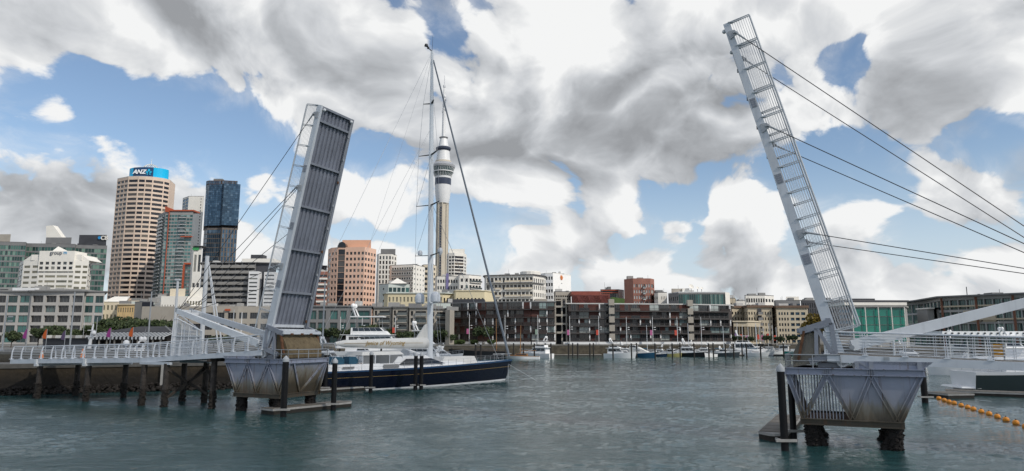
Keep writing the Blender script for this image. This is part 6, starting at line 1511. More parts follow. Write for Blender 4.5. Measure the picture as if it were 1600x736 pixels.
def house(root, x0, x1, w0, w1, z0, z1, fsl, rsl, m, win=None, name='cabin', roof=None, tumble=.9):
    mb = MB(); b = [(x0, -w0 / 2, z0), (x1, -w1 / 2, z0), (x1, w1 / 2, z0), (x0, w0 / 2, z0)]
    t = [(x0 + rsl, -w0 / 2 * tumble, z1), (x1 - fsl, -w1 / 2 * tumble, z1), (x1 - fsl, w1 / 2 * tumble, z1), (x0 + rsl, w0 / 2 * tumble, z1)]
    mb.hexa(b + t); h = mb.build(name, m, root)
    if win:
        lo, hi, g = win
        def P(fx, fz, s):    # point on the side face
            zb = z0 + (z1 - z0) * fz; xa = x0 + rsl * fz; xb = x1 - fsl * fz; x = xa + (xb - xa) * fx; wd = (w0 + (w1 - w0) * fx) / 2 * (1 - (1 - tumble) * fz)
            return Vector((x, s * (wd + .012), zb))
        L_ = x1 - x0; k = max(1, int(L_ / 1.7))
        for s in (1, -1):
            for j in range(k):
                a, b_ = .06 + .9 * j / k, .06 + .9 * (j + .93) / k
                mb = MB(); mb.slabpoly([P(a, lo, s), P(b_, lo, s), P(b_, hi, s), P(a, hi, s)], (0, s * .02, 0)); mb.build('window', g, h, fix=True)
        if fsl > .15:
            def Fp(fy, fz): return Vector((x1 - fsl * fz + .015, fy * w1 / 2 * (1 - (1 - tumble) * fz), z0 + (z1 - z0) * fz))
            for a, b_ in ((-.92, -.34), (-.30, .30), (.34, .92)):
                mb = MB(); mb.slabpoly([Fp(a, lo), Fp(b_, lo), Fp(b_, hi), Fp(a, hi)], (.02, 0, .005)); mb.build('windscreen', g, h, fix=True)
    if roof:
        mb = MB(); ov = roof; mb.box((x0 + rsl + x1 - fsl) / 2 - ov * .2, 0, z1 + .06, (x1 - fsl - x0 - rsl) + ov, max(w0, w1) * tumble + .25, .12); mb.build('roof', m, h)
    return h
def rail(root, st, k0, k1, h=.75, m=None, name='guard_rail'):
    top = [c[-1] for c in st]; i0, i1 = int(k0 * (len(top) - 1)), int(k1 * (len(top) - 1)); mb = MB()
    for s in (1, -1):
        pts = [(x, s * y * .95, z + h) for x, y, z in top[i0:i1 + 1]]; mb.path(pts, .03, 5)
        pts2 = [(x, s * y * .95, z + h * .5) for x, y, z in top[i0:i1 + 1]]; mb.path(pts2, .018, 4)
        for x, y, z in top[i0:i1 + 1]: mb.tube((x, s * y * .95, z), (x, s * y * .95, z + h), .025, n=5)
    return mb.build(name, m or steel, root)
def radar(root, x, z, sc=1.0, dome=True, arch_w=2.4):
    mb = MB()
    for s in (1, -1): mb.bar((x, s * arch_w / 2, z), (x - .5 * sc, s * arch_w / 2 * .8, z + 1.1 * sc), .18, .3)
    mb.bar((x - .5 * sc, -arch_w / 2 * .82, z + 1.1 * sc), (x - .5 * sc, arch_w / 2 * .82, z + 1.1 * sc), .35, .12)
    a = mb.build('radar_arch', gelcoat, root)
    if dome:
        for y in (-.5, .5): mb = MB(); mb.lathe(x - .5 * sc, y * sc, [(.22 * sc, 0), (.3 * sc, .12 * sc), (.3 * sc, .35 * sc), (.18 * sc, .55 * sc), (.02, .6 * sc)], 10, 0, z + 1.16 * sc); mb.build('radome', gelcoat, a, smooth=40)
    mb = MB(); mb.tube((x - .5 * sc, 0, z + 1.1 * sc), (x - .8 * sc, 0, z + 3.0 * sc), .025, .012, 5); mb.box(x - .5 * sc, 0, z + 1.5 * sc, .12, 1.3 * sc, .1); mb.build('aerial', gelcoat, a)
def place(pst, pbw, y, name, label, group, flip_ang=18):
    """pst/pbw: pixels of stern and bow at the waterline; flip_ang: heading away (-) or towards (+) the viewer"""
    p0 = G(pst, y); s = 1 if pbw > pst else -1; ang = R(flip_ang)
    # walk along the heading until the bow pixel is reached
    d = Vector((s * math.cos(ang), -math.sin(ang), 0)); u = (pbw - 800) / F * 1.0
    q = G(pbw, y); uu = q.x / q.y
    t = (uu * p0.y - p0.x) / (d.x - uu * d.y)
    root = thing(name, label, 'boat' if name != 'superyacht' else 'yacht', (p0.x, p0.y, 0), math.atan2(d.y, d.x), group)
    return root, t
ROW = [(0, 0), (.16, 2), (.26, 1), (.9, 1), (1, 0)]
def cruiser(pst, pbw, y, label, hm, group='motor boats moored along the far quay', ang=18, tiers='fly', name='motor_boat', cm=None, boot=None, hs=1.0, dome=True):
    root, L_ = place(pst, pbw, y, name, label, group, ang); cm = cm or gelcoat
    B_ = min(L_ * .34, 5.2); fs, fb = .095 * L_ * hs + .3, .145 * L_ * hs + .45
    st = hull(root, L_, B_, fs, fb, [gelcoat, hm, boot or antifoul], ROW); S = L_ / 12.0 * (1.22 if name == 'motor_boat' else 1.12) * (1.25 if group != 'motor boats moored along the far quay' and name == 'motor_boat' else 1.0)
    if tiers == 'fly':
        house(root, L_ * .12, L_ * .66, B_ * .74, B_ * .6, fs + .05, fs + 1.55 * S, 1.5 * S, .1, cm, (.42, .9, g_boat), roof=.9 * S)
        house(root, L_ * .55, L_ * .84, B_ * .6, B_ * .25, fs + .1, fs + .95 * S, 1.6 * S, .1, cm, (.4, .75, g_boat), 'trunk')
        house(root, L_ * .16, L_ * .5, B_ * .64, B_ * .5, fs + 1.6 * S, fs + 2.25 * S, .7 * S, .05, cm, (.5, .98, g_boat), 'flybridge')
        for x_ in (L_ * .2, L_ * .42):
            for s in (1, -1): mb = MB(); mb.tube((x_, s * B_ * .26, fs + 2.2 * S), (x_ - .1, s * B_ * .26, fs + 3.25 * S), .04, n=5); mb.build('post', steel, root)
        mb = MB(); mb.box(L_ * .3, 0, fs + 3.3 * S, L_ * .3, B_ * .6, .1 * S); mb.build('hardtop', cm, root)
        radar(root, L_ * .2, fs + 3.35 * S, .7 * S, dome, B_ * .5)
    elif tiers == 'sport':
        house(root, L_ * .2, L_ * .72, B_ * .72, B_ * .4, fs + .1, fs + 1.25 * S, 2.6 * S, .6 * S, cm, (.45, .92, g_boat), roof=.3)
        house(root, L_ * .6, L_ * .88, B_ * .5, B_ * .18, fs + .15, fs + .75 * S, 1.2 * S, .1, cm, (.3, .7, g_boat), 'trunk')
        radar(root, L_ * .26, fs + 1.25 * S, .7 * S, dome, B_ * .6)
    elif tiers == 'pilot':
        house(root, L_ * .28, L_ * .62, B_ * .68, B_ * .6, fs + .1, fs + 2.0 * S, .35 * S, .05, cm, (.5, .88, g_boat), roof=.7 * S)
        house(root, L_ * .58, L_ * .82, B_ * .55, B_ * .3, fs + .1, fs + .9 * S, .5 * S, .05, cm, (.4, .7, g_boat), 'trunk')
        mb = MB(); mb.tube((L_ * .4, 0, fs + 2.0 * S), (L_ * .38, 0, fs + 4.2 * S), .06, .03, 6); mb.box(L_ * .39, 0, fs + 3.0 * S, .1, 1.6, .08); mb.build('mast', gelcoat, root)
        mb = MB(); mb.box(L_ * .12, 0, fs + .5, L_ * .18, B_ * .6, .7); mb.build('engine_box', cm, root)
    elif tiers == 'cover':
        house(root, L_ * .06, L_ * .8, B_ * .9, B_ * .5, fs + .05, fs + 1.9 * S, 4.0 * S, .4 * S, bluecanvas if cm is gelcoat else cm, None, 'boat_cover')
        house(root, L_ * .1, L_ * .5, B_ * .7, B_ * .6, fs + 1.2 * S, fs + 2.5 * S, 2.2 * S, .2, gelcoat, (.55, .9, g_boat), 'cabin')
    elif tiers == 'low':
        house(root, L_ * .28, L_ * .66, B_ * .66, B_ * .45, fs + .05, fs + .9 * S, 1.5 * S, .3, cm, (.4, .85, g_boat), roof=.2)
    rail(root, st, .45, 1.0)
    return root, L_, st

# ---- the large navy sloop
Yst = Vector((-26.6, 75.9)); Ydir = Vector((.735, .678)).normalized()
def yacht():
    root = thing('sailing_yacht', 'large navy blue sailing yacht with very tall white mast and furled sails', 'sailing yacht', (Yst.x, Yst.y, 0), math.atan2(Ydir.y, Ydir.x))
    L_ = 36.3; mats = [gelcoat, navy, capblue, gold, gelcoat, navy, navy, navy, navy]
    rows = [(0, 5), (.11, 5), (.18, 4), (.695, 5), (.71, 3), (.80, 5), (.93, 5), (1.0, 2)]
    st = hull(root, L_, 7.2, 2.25, 2.95, [gelcoat, navy, capblue, gold, gelcoat, navy], rows, rake=.045, stern=.62, n=26, bowp=2.0)
    def dz(x): return 2.25 + .7 * (x / L_) ** 1.8
    # coach roofs and cockpit
    house(root, 14.0, 22.6, 4.6, 3.6, dz(14) - .05, 3.75, 2.6, 1.4, gelcoat, None, 'deck_house', tumble=.86)
    dh = house(root, 15.4, 22.75, 4.66, 3.7, 2.75, 3.45, 2.2, 1.2, g_boat, None, 'wrap_window', tumble=.9)
    house(root, 12.6, 16.2, 5.0, 4.6, dz(13), 2.95, .6, .2, gelcoat, None, 'coaming')
    mb = MB(); mb.slabpoly([(13.0, -2.52, 2.45), (15.3, -2.42, 2.45), (15.2, -2.40, 2.86), (13.0, -2.5, 2.86)], (0, -.03, 0)); mb.build('louvre', w_mid, root, fix=True)
    house(root, 2.5, 13.0, 5.2, 5.0, dz(3) - .05, 2.98, .3, .3, gelcoat, None, 'cockpit_coaming')
    house(root, 22.4, 29.0, 2.6, 1.9, dz(24) - .05, 3.55, .5, .8, offwhite, None, 'covered_tender', tumble=.8)
    house(root, 16, 27, 3.4, 2.2, dz(20) - .05, 3.05, 1.0, .3, gelcoat, None, 'trunk_cabin')
    # bimini on posts with clear panels
    mb = MB(); mb.hexa([(10.3, -2.1, 3.95), (16.3, -1.9, 4.0), (16.3, 1.9, 4.0), (10.3, 2.1, 3.95), (10.6, -1.7, 4.35), (16.0, -1.5, 4.35), (16.0, 1.5, 4.35), (10.6, 1.7, 4.35)]); bi = mb.build('bimini', offwhite, root)
    for x in (10.5, 12.2, 14.2, 16.1):
        for s in (-1, 1): mb = MB(); mb.tube((x, s * 1.95, 2.9), (x, s * 1.95, 4.0), .05, n=6); mb.build('post', white, bi)
    for x0, x1 in ((10.6, 12.1), (12.3, 14.1), (14.3, 16.0)):
        mb = MB(); mb.slabpoly([(x0, -1.97, 2.95), (x1, -1.95, 2.95), (x1, -1.93, 3.95), (x0, -1.95, 3.95)], (0, .02, 0)); mb.build('clear_panel', g_sprayhood, bi, fix=True)
    for x in (7.4, 9.2):
        mb = MB(); mb.box(x, -1.2, 3.35, .9, 1.5, .95); mb.lathe(x + .55, -1.2, [(.5, 0), (.5, .5), (.3, .7)], 10, 0, 3.0); mb.build('wheel_cover', bluecanvas, root)
    mb = MB(); mb.box(8.3, -2.62, 2.62, 1.5, .03, .22); mb.build('vent_grille', w_mid, root)
    # stanchions and lifelines
    mb = MB(); top = [c[-1] for c in st]
    for s in (1, -1):
        for h in (.35, .7): mb.path([(x, s * y * .96, z + h) for x, y, z in top[1:-1]], .014, 4)
        for x, y, z in top[1:-1]: mb.tube((x, s * y * .96, z - .05), (x, s * y * .96, z + .72), .022, n=5)
    x, y, z = top[-1]; mb.path([(L_ - 3, .9, z + .75), (L_ - .3, .1, z + .8), (L_ - .3, -.1, z + .8), (L_ - 3, -.9, z + .75)], .04, 5)
    mb.build('lifelines', steel, root)
    # mast with spreaders, rigging
    xm = 21.6; zt = at(664, 84, 91).z; rk = -.55
    def mx(z): return xm + rk * (z - 3) / (zt - 3)
    mb = MB(); n = 12
    prof = [(3, .44, .27), (12, .44, .27), (30, .36, .22), (zt, .2, .13)]; vs = []
    for z, a, b in prof:
        for k in range(n): vs.append((mx(z) + a * math.cos(2 * PI * k / n), b * math.sin(2 * PI * k / n), z))
    fs = [(i * n + k, i * n + (k + 1) % n, (i + 1) * n + (k + 1) % n, (i + 1) * n + k) for i in range(3) for k in range(n)] + [tuple(range(3 * n, 4 * n))]
    mb.add(vs, fs); mast = mb.build('mast', alu, root, smooth=40)
    sp = [(at(670, q, 91).z, s_) for q, s_ in ((475, 2.5), (400, 2.75), (322, 2.6), (244, 2.2), (165, 1.2))]
    for z, s_ in sp:
        mb = MB()
        for s in (1, -1): mb.bar((mx(z), 0, z), (mx(z) - .55, s * s_, z + .12), .34, .08, w2=.16, h2=.05)
        mb.build('spreader', alu if z < 12 else darksteel, mast)
    for s in (1, -1):
        for nm, pts in (('cap_shroud', [(21.2, s * 3.25, 2.7)] + [(mx(z) - .55, s * s_, z + .12) for z, s_ in sp] + [(mx(zt) - .05, 0, zt - .6)]), ('inner_shroud', [(21.0, s * 3.1, 2.7), (mx(sp[1][0]), 0, sp[1][0])]), ('diagonal', [(mx(sp[1][0]) - .55, s * sp[1][1], sp[1][0]), (mx(sp[2][0]), 0, sp[2][0])]), ('diagonal', [(mx(sp[2][0]) - .55, s * sp[2][1], sp[2][0]), (mx(sp[3][0]), 0, sp[3][0])])):
            mb = MB(); mb.path(pts, .02, 5); mb.build(nm, steel, mast)
    mb = MB(); mb.path([(mx(zt) - .1, 0, zt - .3), (1.0, 0, 2.5)], .02, 5); mb.build('backstay', steel, mast)
    for s in (1, -1): mb = MB(); mb.path([(mx(sp[3][0]), 0, sp[3][0] + 4), (5.5, s * 3.0, 2.5)], .017, 5); mb.build('running_backstay', steel, mast)
    mb = MB(); mb.tube((35.6, 0, 3.4), (mx(zt) + .25, 0, zt - 1.2), .17, .10, 8); mb.build('furled_headsail', M('grey_sail_cover', (.22, .25, .29), .7, .12, .6), mast)
    mb = MB(); mb.tube((33.6, 0, 3.0), (mx(sp[2][0]) + .3, 0, sp[2][0]), .03, n=5); mb.build('inner_forestay', steel, mast)
    # mast head gear
    mb = MB(); mb.tube((mx(zt), 0, zt), (mx(zt) + .1, 0, zt + 2.4), .03, .015, 5); mb.tube((mx(zt), 0, zt), (mx(zt) - 1.0, 0, zt + .45), .07, n=6); mb.tube((mx(zt) - 1.0, 0, zt + .45), (mx(zt) - 1.0, 0, zt + .75), .28, .2, 8); mb.tube((mx(zt) - .45, .3, zt + .35), (mx(zt) - .45, .3, zt + .6), .16, n=8); mb.build('masthead_gear', darksteel, mast)
    # radar and satellite domes on the spreaders
    for s in (1, -1):
        mb = MB(); z, s_ = sp[0]; mb.lathe(mx(z) - .45, s * 1.95 * .9, [(.4, 0), (.62, .1), (.65, .85), (.5, 1.2), (.2, 1.38), (.02, 1.4)], 14, 0, z + .1); mb.build('satellite_dome', lightgrey, mast, smooth=45)
    for x_, z in ((1.0, sp[1][0]),):
        mb = MB(); mb.lathe(mx(z) + .9, -.9, [(.1, -.4), (.34, 0), (.34, .35), (.2, .6), (.02, .64)], 12, 0, z + .4); mb.lathe(mx(z) - .8, 1.3, [(.3, 0), (.34, .35), (.2, .6), (.02, .64)], 12, 0, z + .1); mb.build('radar_dome', lightgrey, mast, smooth=45)
    # boom with the furled mainsail
    z0, z1 = 5.0, 5.35
    mb = MB(); mb.bar((xm - .5, 0, 4.75), (8.0, 0, 4.95), .42, .4, w2=.34, h2=.3); bo = mb.build('boom', gelcoat, root)
    mb = MB(); n = 14; ring = [(21.0, .62, .72), (20, .66, .74), (14, .6, .6), (9, .44, .42), (7.9, .2, .2)]; vs = []
    for x, a, b in ring:
        for k in range(n): vs.append((x, a * math.cos(2 * PI * k / n), 5.32 + b * math.sin(2 * PI * k / n)))
    fs = [(i * n + k, i * n + (k + 1) % n, (i + 1) * n + (k + 1) % n, (i + 1) * n + k) for i in range(4) for k in range(n)] + [tuple(range(4 * n, 5 * n)), tuple(range(n))]
    mb.add(vs, fs); sc_ = mb.build('sail_cover', offwhite, bo, smooth=50, fix=True)
    mb = MB(); mb.slabpoly([(21.15, -.1, 5.6), (19.3, -.08, 5.8), (20.75, -.06, 7.7), (21.05, -.08, 7.8)], (0, .24, 0)); mb.build('sail_head', offwhite, bo, fix=True)
    for x0, x1 in ((8.8, 12.6), (16.3, 20.0)):
        mb = MB(); mb.bar((x0, -.50 if x0 < 10 else -.655, 5.36), (x1, -.585 if x0 < 10 else -.665, 5.36), .02, .035); mb.build('gold_line', gold, bo)
    t = lettering(None, 'Janice of Wyoming', 0, 0, 86, 9.0, gold, 0, .35, .004, world=Vector((14.4, -.64, 5.36)), ext=.01); t.parent = bo; t.location = (14.4, -.645, 5.36)
    t['kind'] = 'stuff'
    mb = MB(); mb.tube((8.2, 0, 5.4), (mx(zt) - .15, 0, zt - .6), .012, n=4); mb.build('topping_lift', steel, bo)
    mb = MB(); mb.tube((17.4, 0, 4.75), (21.2, 0, 3.6), .09, n=8); mb.build('vang', white, bo)
    for x, z in ((34.3, 1.6),):
        mb = MB(); mb.tube((35.0, -.5, 2.2), (34.9, -.55, .05), .03, n=5); mb.tube((35.1, -.4, 2.3), (37.6, -3.6, 0), .02, n=5); mb.build('mooring_line', white, root)
yacht()

# ---- pontoons
def pontoon(label, p0, p1, wd, z=.45, m=deckwood, edge=fender, chamfer=True, name='pontoon', side=1):
    a, b = Vector((p0.x, p0.y)), Vector((p1.x, p1.y)); d = (b - a).normalized(); n = Vector((-d.y, d.x)) * side; L_ = (b - a).length
    root = thing(name, label, 'pontoon', (a.x, a.y, 0), math.atan2(d.y, d.x)); s = side
    ch = min(.7, wd * .45) if chamfer else 0
    out = [(0, 0), (L_ - ch, 0), (L_, s * ch), (L_, s * (wd - ch)), (L_ - ch, s * wd), (0, s * wd)] if chamfer else [(0, 0), (L_, 0), (L_, s * wd), (0, s * wd)]
    if s < 0: out = out[::-1]
    c = sum((Vector(q) for q in out), Vector((0, 0))) / len(out)
    mb = MB(); mb.prism([tuple(c + (Vector(q) - c) * .985) for q in out], -.5, z - .16); mb.build('float', quaymat, root, fix=True)
    mb = MB(); mb.prism(out, z - .16, z - .01); mb.build('edge_board', edge, root, fix=True)
    npl = int(L_ / .6); 
    pm = MB(); pm.box(0, 0, 0, L_ / npl - .03, wd - .12 - (ch if chamfer else 0) * .0, .03); q = pm.build('plank', m); me = q.data; bpy.data.objects.remove(q)
    for k in range(npl):
        x = L_ * (k + .5) / npl
        if chamfer and x > L_ - ch: continue
        inst('plank', me, root, (x, s * wd / 2, z + .012 + .006 * (k % 3)))
    return root
pontoon('small floating pontoon with timber deck in front of the left bridge pier', G(426, 648.5, .0), G(558, 635, .0), 1.7, side=1)
a, b = G(1183, 688), G(1221, 661); pontoon('short floating pontoon with green weed beside the right bridge pier', Vector((b.x + .3, b.y + 1.5, 0)), a, 1.7, side=1)
pontoon('long low pontoon with pale edge alongside the navy sailing yacht', G(486, 616), G(663, 603), 1.8, chamfer=True, side=1)
pontoon('timber pontoon walkway at the berth of the dark motor yacht on the right', G(1700, 625), G(1478, 617), 2.4, side=-1, chamfer=False)
pontoon('small square pontoon end beside the right pier, before the row of orange buoys', G(1446, 619), G(1482, 623), 3.0, chamfer=False, side=1)
pontoon('pontoon behind the left bridge pier with red buoy at its end', G(336, 606), G(372, 607), 1.2, chamfer=False, side=1)
weed = M('green_weed', (.05, .085, .03), .85, .5, 4)
# black sleeved guide piles with white conical caps
capgrey = M('pile_cap_grey', (.42, .44, .46), .5, .12, 3)
def guide_pile(px, yb, yt, label, wpx, zb=-1.5, on=0.45):
    p = G(px, yb, on); zt = at(px, yt, p.y).z; r_ = wpx * p.y / F / 2
    root = thing('guide_pile', label, 'mooring pile', (p.x, p.y, 0), 0, 'black sleeved guide piles with white caps')
    mb = MB(); mb.tube((0, 0, zb), (0, 0, zt - .55), r_, r_, 14); mb.build('sleeve', black, root, smooth=40)
    mb = MB(); mb.lathe(0, 0, [(r_ * 1.12, 0), (r_ * 1.12, .2), (.03, .2 + r_ * 1.15)], 14, 0, zt - .6); mb.build('cap', capgrey, root, smooth=40)
    mb = MB(); mb.bar((-r_ - .35, -r_ - .06, on + .12), (r_ + .35, -r_ - .06, on + .12), .1, .14); mb.bar((-r_ - .1, -r_, on + .12), (-r_ - .1, r_ + .2, on + .12), .1, .14); mb.build('guide_hoop', fender, root)
guide_pile(443, 642, 553, 'black white-capped pile in front of the left bridge pier', 9.5)
guide_pile(521, 633, 556, 'black white-capped pile on the far end of the left pontoon', 8)
guide_pile(508, 607, 546, 'dark white-capped pile between the left pier and the yacht stern', 7)
guide_pile(579, 607, 546, 'black white-capped pile midway along the yacht pontoon', 6)
guide_pile(649, 603, 548, 'black white-capped pile, left of the pair below the yacht mast', 6)
guide_pile(658, 603, 548, 'black white-capped pile, right of the pair below the yacht mast', 6)
guide_pile(1226, 691, 563, 'large black white-capped pile in front of the right bridge pier', 11.5)
guide_pile(1240, 676, 584, 'black pile half hidden behind the barred cage of the right pier', 9.5)
guide_pile(1445, 622, 560, 'black pile at the pontoon corner right of the right pier', 9)
o = thing('mooring_float', 'red float hanging below the left span beside the left pier', 'buoy', G(327, 600)); mb = MB(); mb.ball((0, 0, .45), .45, 10); mb.build('ball', M('red_float', (.55, .03, .04), .5, .1), o, smooth=60); mb = MB(); mb.tube((0, 0, .8), (0, 0, 1.0), .1, n=8); mb.build('eye', darksteel, o)

# ---- orange buoys in a curved row
bpx = [(1467, 621), (1475.5, 624), (1483, 626.5), (1491, 628.5), (1502, 632), (1512, 635), (1521, 638), (1533.5, 642), (1545.5, 645.5), (1558.5, 650), (1572, 655), (1587.5, 660), (1603, 666)]
mbb = MB(); mbb.lathe(0, 0, [(.03, -.2), (.15, -.16), (.215, -.04), (.215, .1), (.15, .2), (.03, .235)], 14); q = mbb.build('float', buoym, smooth=60); bme = q.data; bpy.data.objects.remove(q)
mbb = MB(); mbb.tube((0, 0, .22), (0, 0, .30), .05, n=8); q = mbb.build('eye', darksteel); eme = q.data; bpy.data.objects.remove(q)
prev = None
for i, (px, py) in enumerate(bpx):
    p = G(px, py + 3.0); root = thing('marker_buoy', '%s orange float counted from the far end of the buoy line' % ORD[i], 'buoy', (p.x, p.y, .07), i * .7, 'orange floats of the buoy line'); f_ = 1.15 if i < 3 else 1.0
    b_ = inst('float', bme, root, (0, 0, 0), (.15 * math.sin(i * 2), .12 * math.cos(i * 3), 0)); inst('eye', eme, root)
mb = MB(); pts = [G(px, py + 3.0) + Vector((0, 0, .05)) for px, py in bpx]; mb.path(pts, .02, 5); tag(mb.build('buoy_rope', black), 'thin dark rope joining the row of orange floats', 'rope')

# ---- moored craft
cr = cruiser
cr(862, 812, 560, 'white catamaran-like motor cruiser moored behind the yacht bow left of the stone wall', gelcoat, ang=-32, tiers='fly', hs=1.0)
cr(946, 995, 559, 'white sedan cruiser nearest the stone wall in the row of motor boats', gelcoat, ang=32, tiers='fly')
cr(982, 1026, 558, 'motor boat with blue hull and white canvas cover', hull_blue, ang=38, tiers='cover', cm=offwhite)
cr(1019, 1043, 557, 'small cruiser with dark blue hull left of the yellow boat', hull_dknavy, ang=30, tiers='sport')
cr(1036, 1066, 557, 'yellow hulled work boat with white wheelhouse', hull_yellow, ang=40, tiers='pilot')
cr(1060, 1107, 557, 'sleek black hulled motor yacht with white superstructure', hull_black, ang=34, tiers='fly')
cr(1118, 1101, 557.5, 'small white runabout squeezed between the black and the slate hulled boats', gelcoat, ang=40, tiers='low')
cr(1116, 1157, 556.5, 'slate grey hulled sports cruiser with low white cabin', hull_grey, ang=36, tiers='sport')
cr(1140, 1212, 555.5, 'long white motor yacht right of the slate grey cruiser', gelcoat, ang=22, tiers='fly')
cr(1246, 1200, 554.5, 'teal hulled launch with white cabin beside the counterweight', hull_teal, ang=-30, tiers='pilot')
cr(1088, 1046, 556, 'white motor cruiser behind the yellow work boat', gelcoat, ang=-20, tiers='fly')
cr(1150, 1110, 555.4, 'white motor cruiser behind the slate grey cruiser', gelcoat, ang=-15, tiers='sport')
for a, b, y, lab, hm_, t_, an in ((966, 1000, 556, 'white cruiser behind the blue hulled boat', gelcoat, 'fly', 30), (1040, 1012, 556, 'white flybridge cruiser behind the small dark blue cruiser', gelcoat, 'fly', -30), (1112, 1076, 555.6, 'white flybridge cruiser behind the black hulled yacht', gelcoat, 'fly', -28), (1136, 1168, 555.6, 'white cruiser between the slate cruiser and the long white yacht', gelcoat, 'fly', 25), (1186, 1226, 555, 'grey canopied white launch behind the teal launch', gelcoat, 'pilot', 20)):
    cr(a, b, y, lab, hm_, ang=an, tiers=t_)
for px, pb, yt, lab in ((1008, 1030, 508, 'small white sloop with bare mast left of the yellow work boat'), (1072, 1096, 505, 'small white sloop with bare mast behind the black hulled yacht'), (1128, 1150, 510, 'small white sloop with bare mast behind the slate grey cruiser'), (1178, 1204, 507, 'small white sloop with bare mast behind the long white motor yacht')):
    root, L_ = place(px - 14, pb, 556, 'moored_sloop', lab, 'small sloops moored along the far quay', 28)
    st = hull(root, L_, 2.9, 1.0, 1.35, [gelcoat, gelcoat, antifoul], ROW, rake=.12, stern=.6)
    house(root, L_ * .28, L_ * .66, 1.9, 1.3, 1.0, 1.6, .8, .1, gelcoat, (.4, .8, g_boat), 'cabin'); zt = at(px, yt, root.location.y).z
    mb = MB(); mb.tube((L_ * .5, 0, 1), (L_ * .49, 0, zt), .09, .06, 8); m_ = mb.build('mast', alu, root)
    mb = MB(); mb.tube((L_ * .49, 0, 2.4), (L_ * .1, 0, 2.5), .17, .12, 8); mb.build('boom_cover', bluecanvas, m_)
    for e in (L_ * .98, L_ * .02): mb = MB(); mb.tube((L_ * .49, 0, zt - .2), (e, 0, 1.2), .015, n=4); mb.build('stay', darksteel, m_)
# craft behind the sailing yacht
g2 = 'white craft moored behind the sailing yacht'
cr(522, 694, 566, 'white superyacht with twin domes behind the sail cover of the sloop', gelcoat, g2, 5, 'fly', 'superyacht', hs=.9)
cr(632, 724, 567, 'white flybridge cruiser behind the foot of the tall mast', gelcoat, g2, 10, 'fly', hs=.9)
cr(494, 546, 572, 'white cruiser with rounded stern between the left pier and yacht cockpit', gelcoat, g2, 25, 'fly')
cr(552, 600, 568, 'white motor boat behind the blue wheel covers of the sloop', gelcoat, g2, 20, 'fly')
cr(700, 636, 570, 'white day cruiser low behind the sloop between the pile pair and the mast', gelcoat, g2, -12, 'sport')
cr(480, 524, 566, 'white flybridge cruiser directly right of the brown counterweight', gelcoat, g2, 15, 'fly')
cr(600, 556, 572, 'white sports cruiser seen above the cockpit canopy of the sloop', gelcoat, g2, -14, 'sport')
# the old black hull and wooden yachts
root, L_ = place(790, 700, 561, 'old_scow', 'long black hulled old vessel moored behind the yacht bow', 'wooden craft behind the yacht bow', -4)
st = hull(root, L_, 4.6, 2.3, 2.9, [timber, hull_black, hull_black], [(0, 2), (.2, 2), (.95, 1), (1, 0)], rake=.1, stern=.7)
house(root, L_ * .2, L_ * .5, 3, 2.6, 2.3, 2.9, .4, .2, timber, None, 'hatch_house'); rail(root, st, .0, 1.0, .5, darksteel)
for px, yt, yb, lab, pb in ((776, 498, 560, 'wooden sloop with bare varnished mast just right of the headsail', 806), (813, 508, 561, 'low wooden yacht with tan deck and bare varnished mast', 782)):
    ps = px - 18 if pb > px else px + 30
    root, L_ = place(ps, pb, yb, 'wooden_yacht', lab, 'wooden craft behind the yacht bow', 8 if pb > px else -14)
    st = hull(root, L_, 2.8, .8, 1.1, [varnish, gelcoat, antifoul], ROW, rake=.16, stern=.5)
    house(root, L_ * .3, L_ * .62, 1.7, 1.2, .85, 1.5, .4, .1, varnish, (.4, .8, g_boat), 'cabin')
    f_ = abs(px - ps) / abs(pb - ps); zt = at(px, yt, root.location.y).z
    mb = MB(); mb.tube((L_ * f_, 0, .8), (L_ * f_ - .2, 0, zt), .13, .07, 8); m_ = mb.build('mast', varnish, root)
    mb = MB(); mb.tube((L_ * f_ - .1, 0, 2.2), (L_ * .08, 0, 2.4), .09, n=6); mb.build('boom', varnish, m_)
    for e in (L_ * .99, L_ * .02): mb = MB(); mb.tube((L_ * f_ - .2, 0, zt - .2), (e, 0, 1.1), .015, n=4); mb.build('stay', darksteel, m_)
# craft at the far left behind the jetty and railing
g3 = 'white craft behind the left jetty'
cr(-30, 34, 578, 'white cruiser with raked cabin at the left edge of the picture', gelcoat, g3, -10, 'fly')
root, L_, st = cr(258, 88, 579, 'large white motor yacht with tall radar mast behind the left railing', gelcoat, g3, 3, 'sport', 'superyacht', hs=.75)
mb = MB(); mx_ = L_ * .72
mb.tube((mx_, 0, 4.0), (mx_ - .4, 0, 8.6), .35, .12, 8); 
for z, w_ in ((6.2, 2.6), (7.4, 1.8)): mb.box(mx_ - .2, 0, z, .5, w_, .12)
mb.tube((mx_ - .4, 0, 8.6), (mx_ - .4, 0, 10.6), .03, n=5); mb.tube((mx_ + .6, 1.2, 6.2), (mx_ + .6, 1.2, 9.8), .03, n=5); mb.tube((mx_ - .4, -1.2, 6.2), (mx_ - .4, -1.2, 9.8), .03, n=5)
rm = mb.build('radar_mast', gelcoat, root)
mb = MB(); mb.ball((mx_ - .9, .5, 6.9), .42, 10); mb.ball((L_ * .38, 0, 5.1), .55, 10); mb.build('radome', gelcoat, rm, smooth=50)
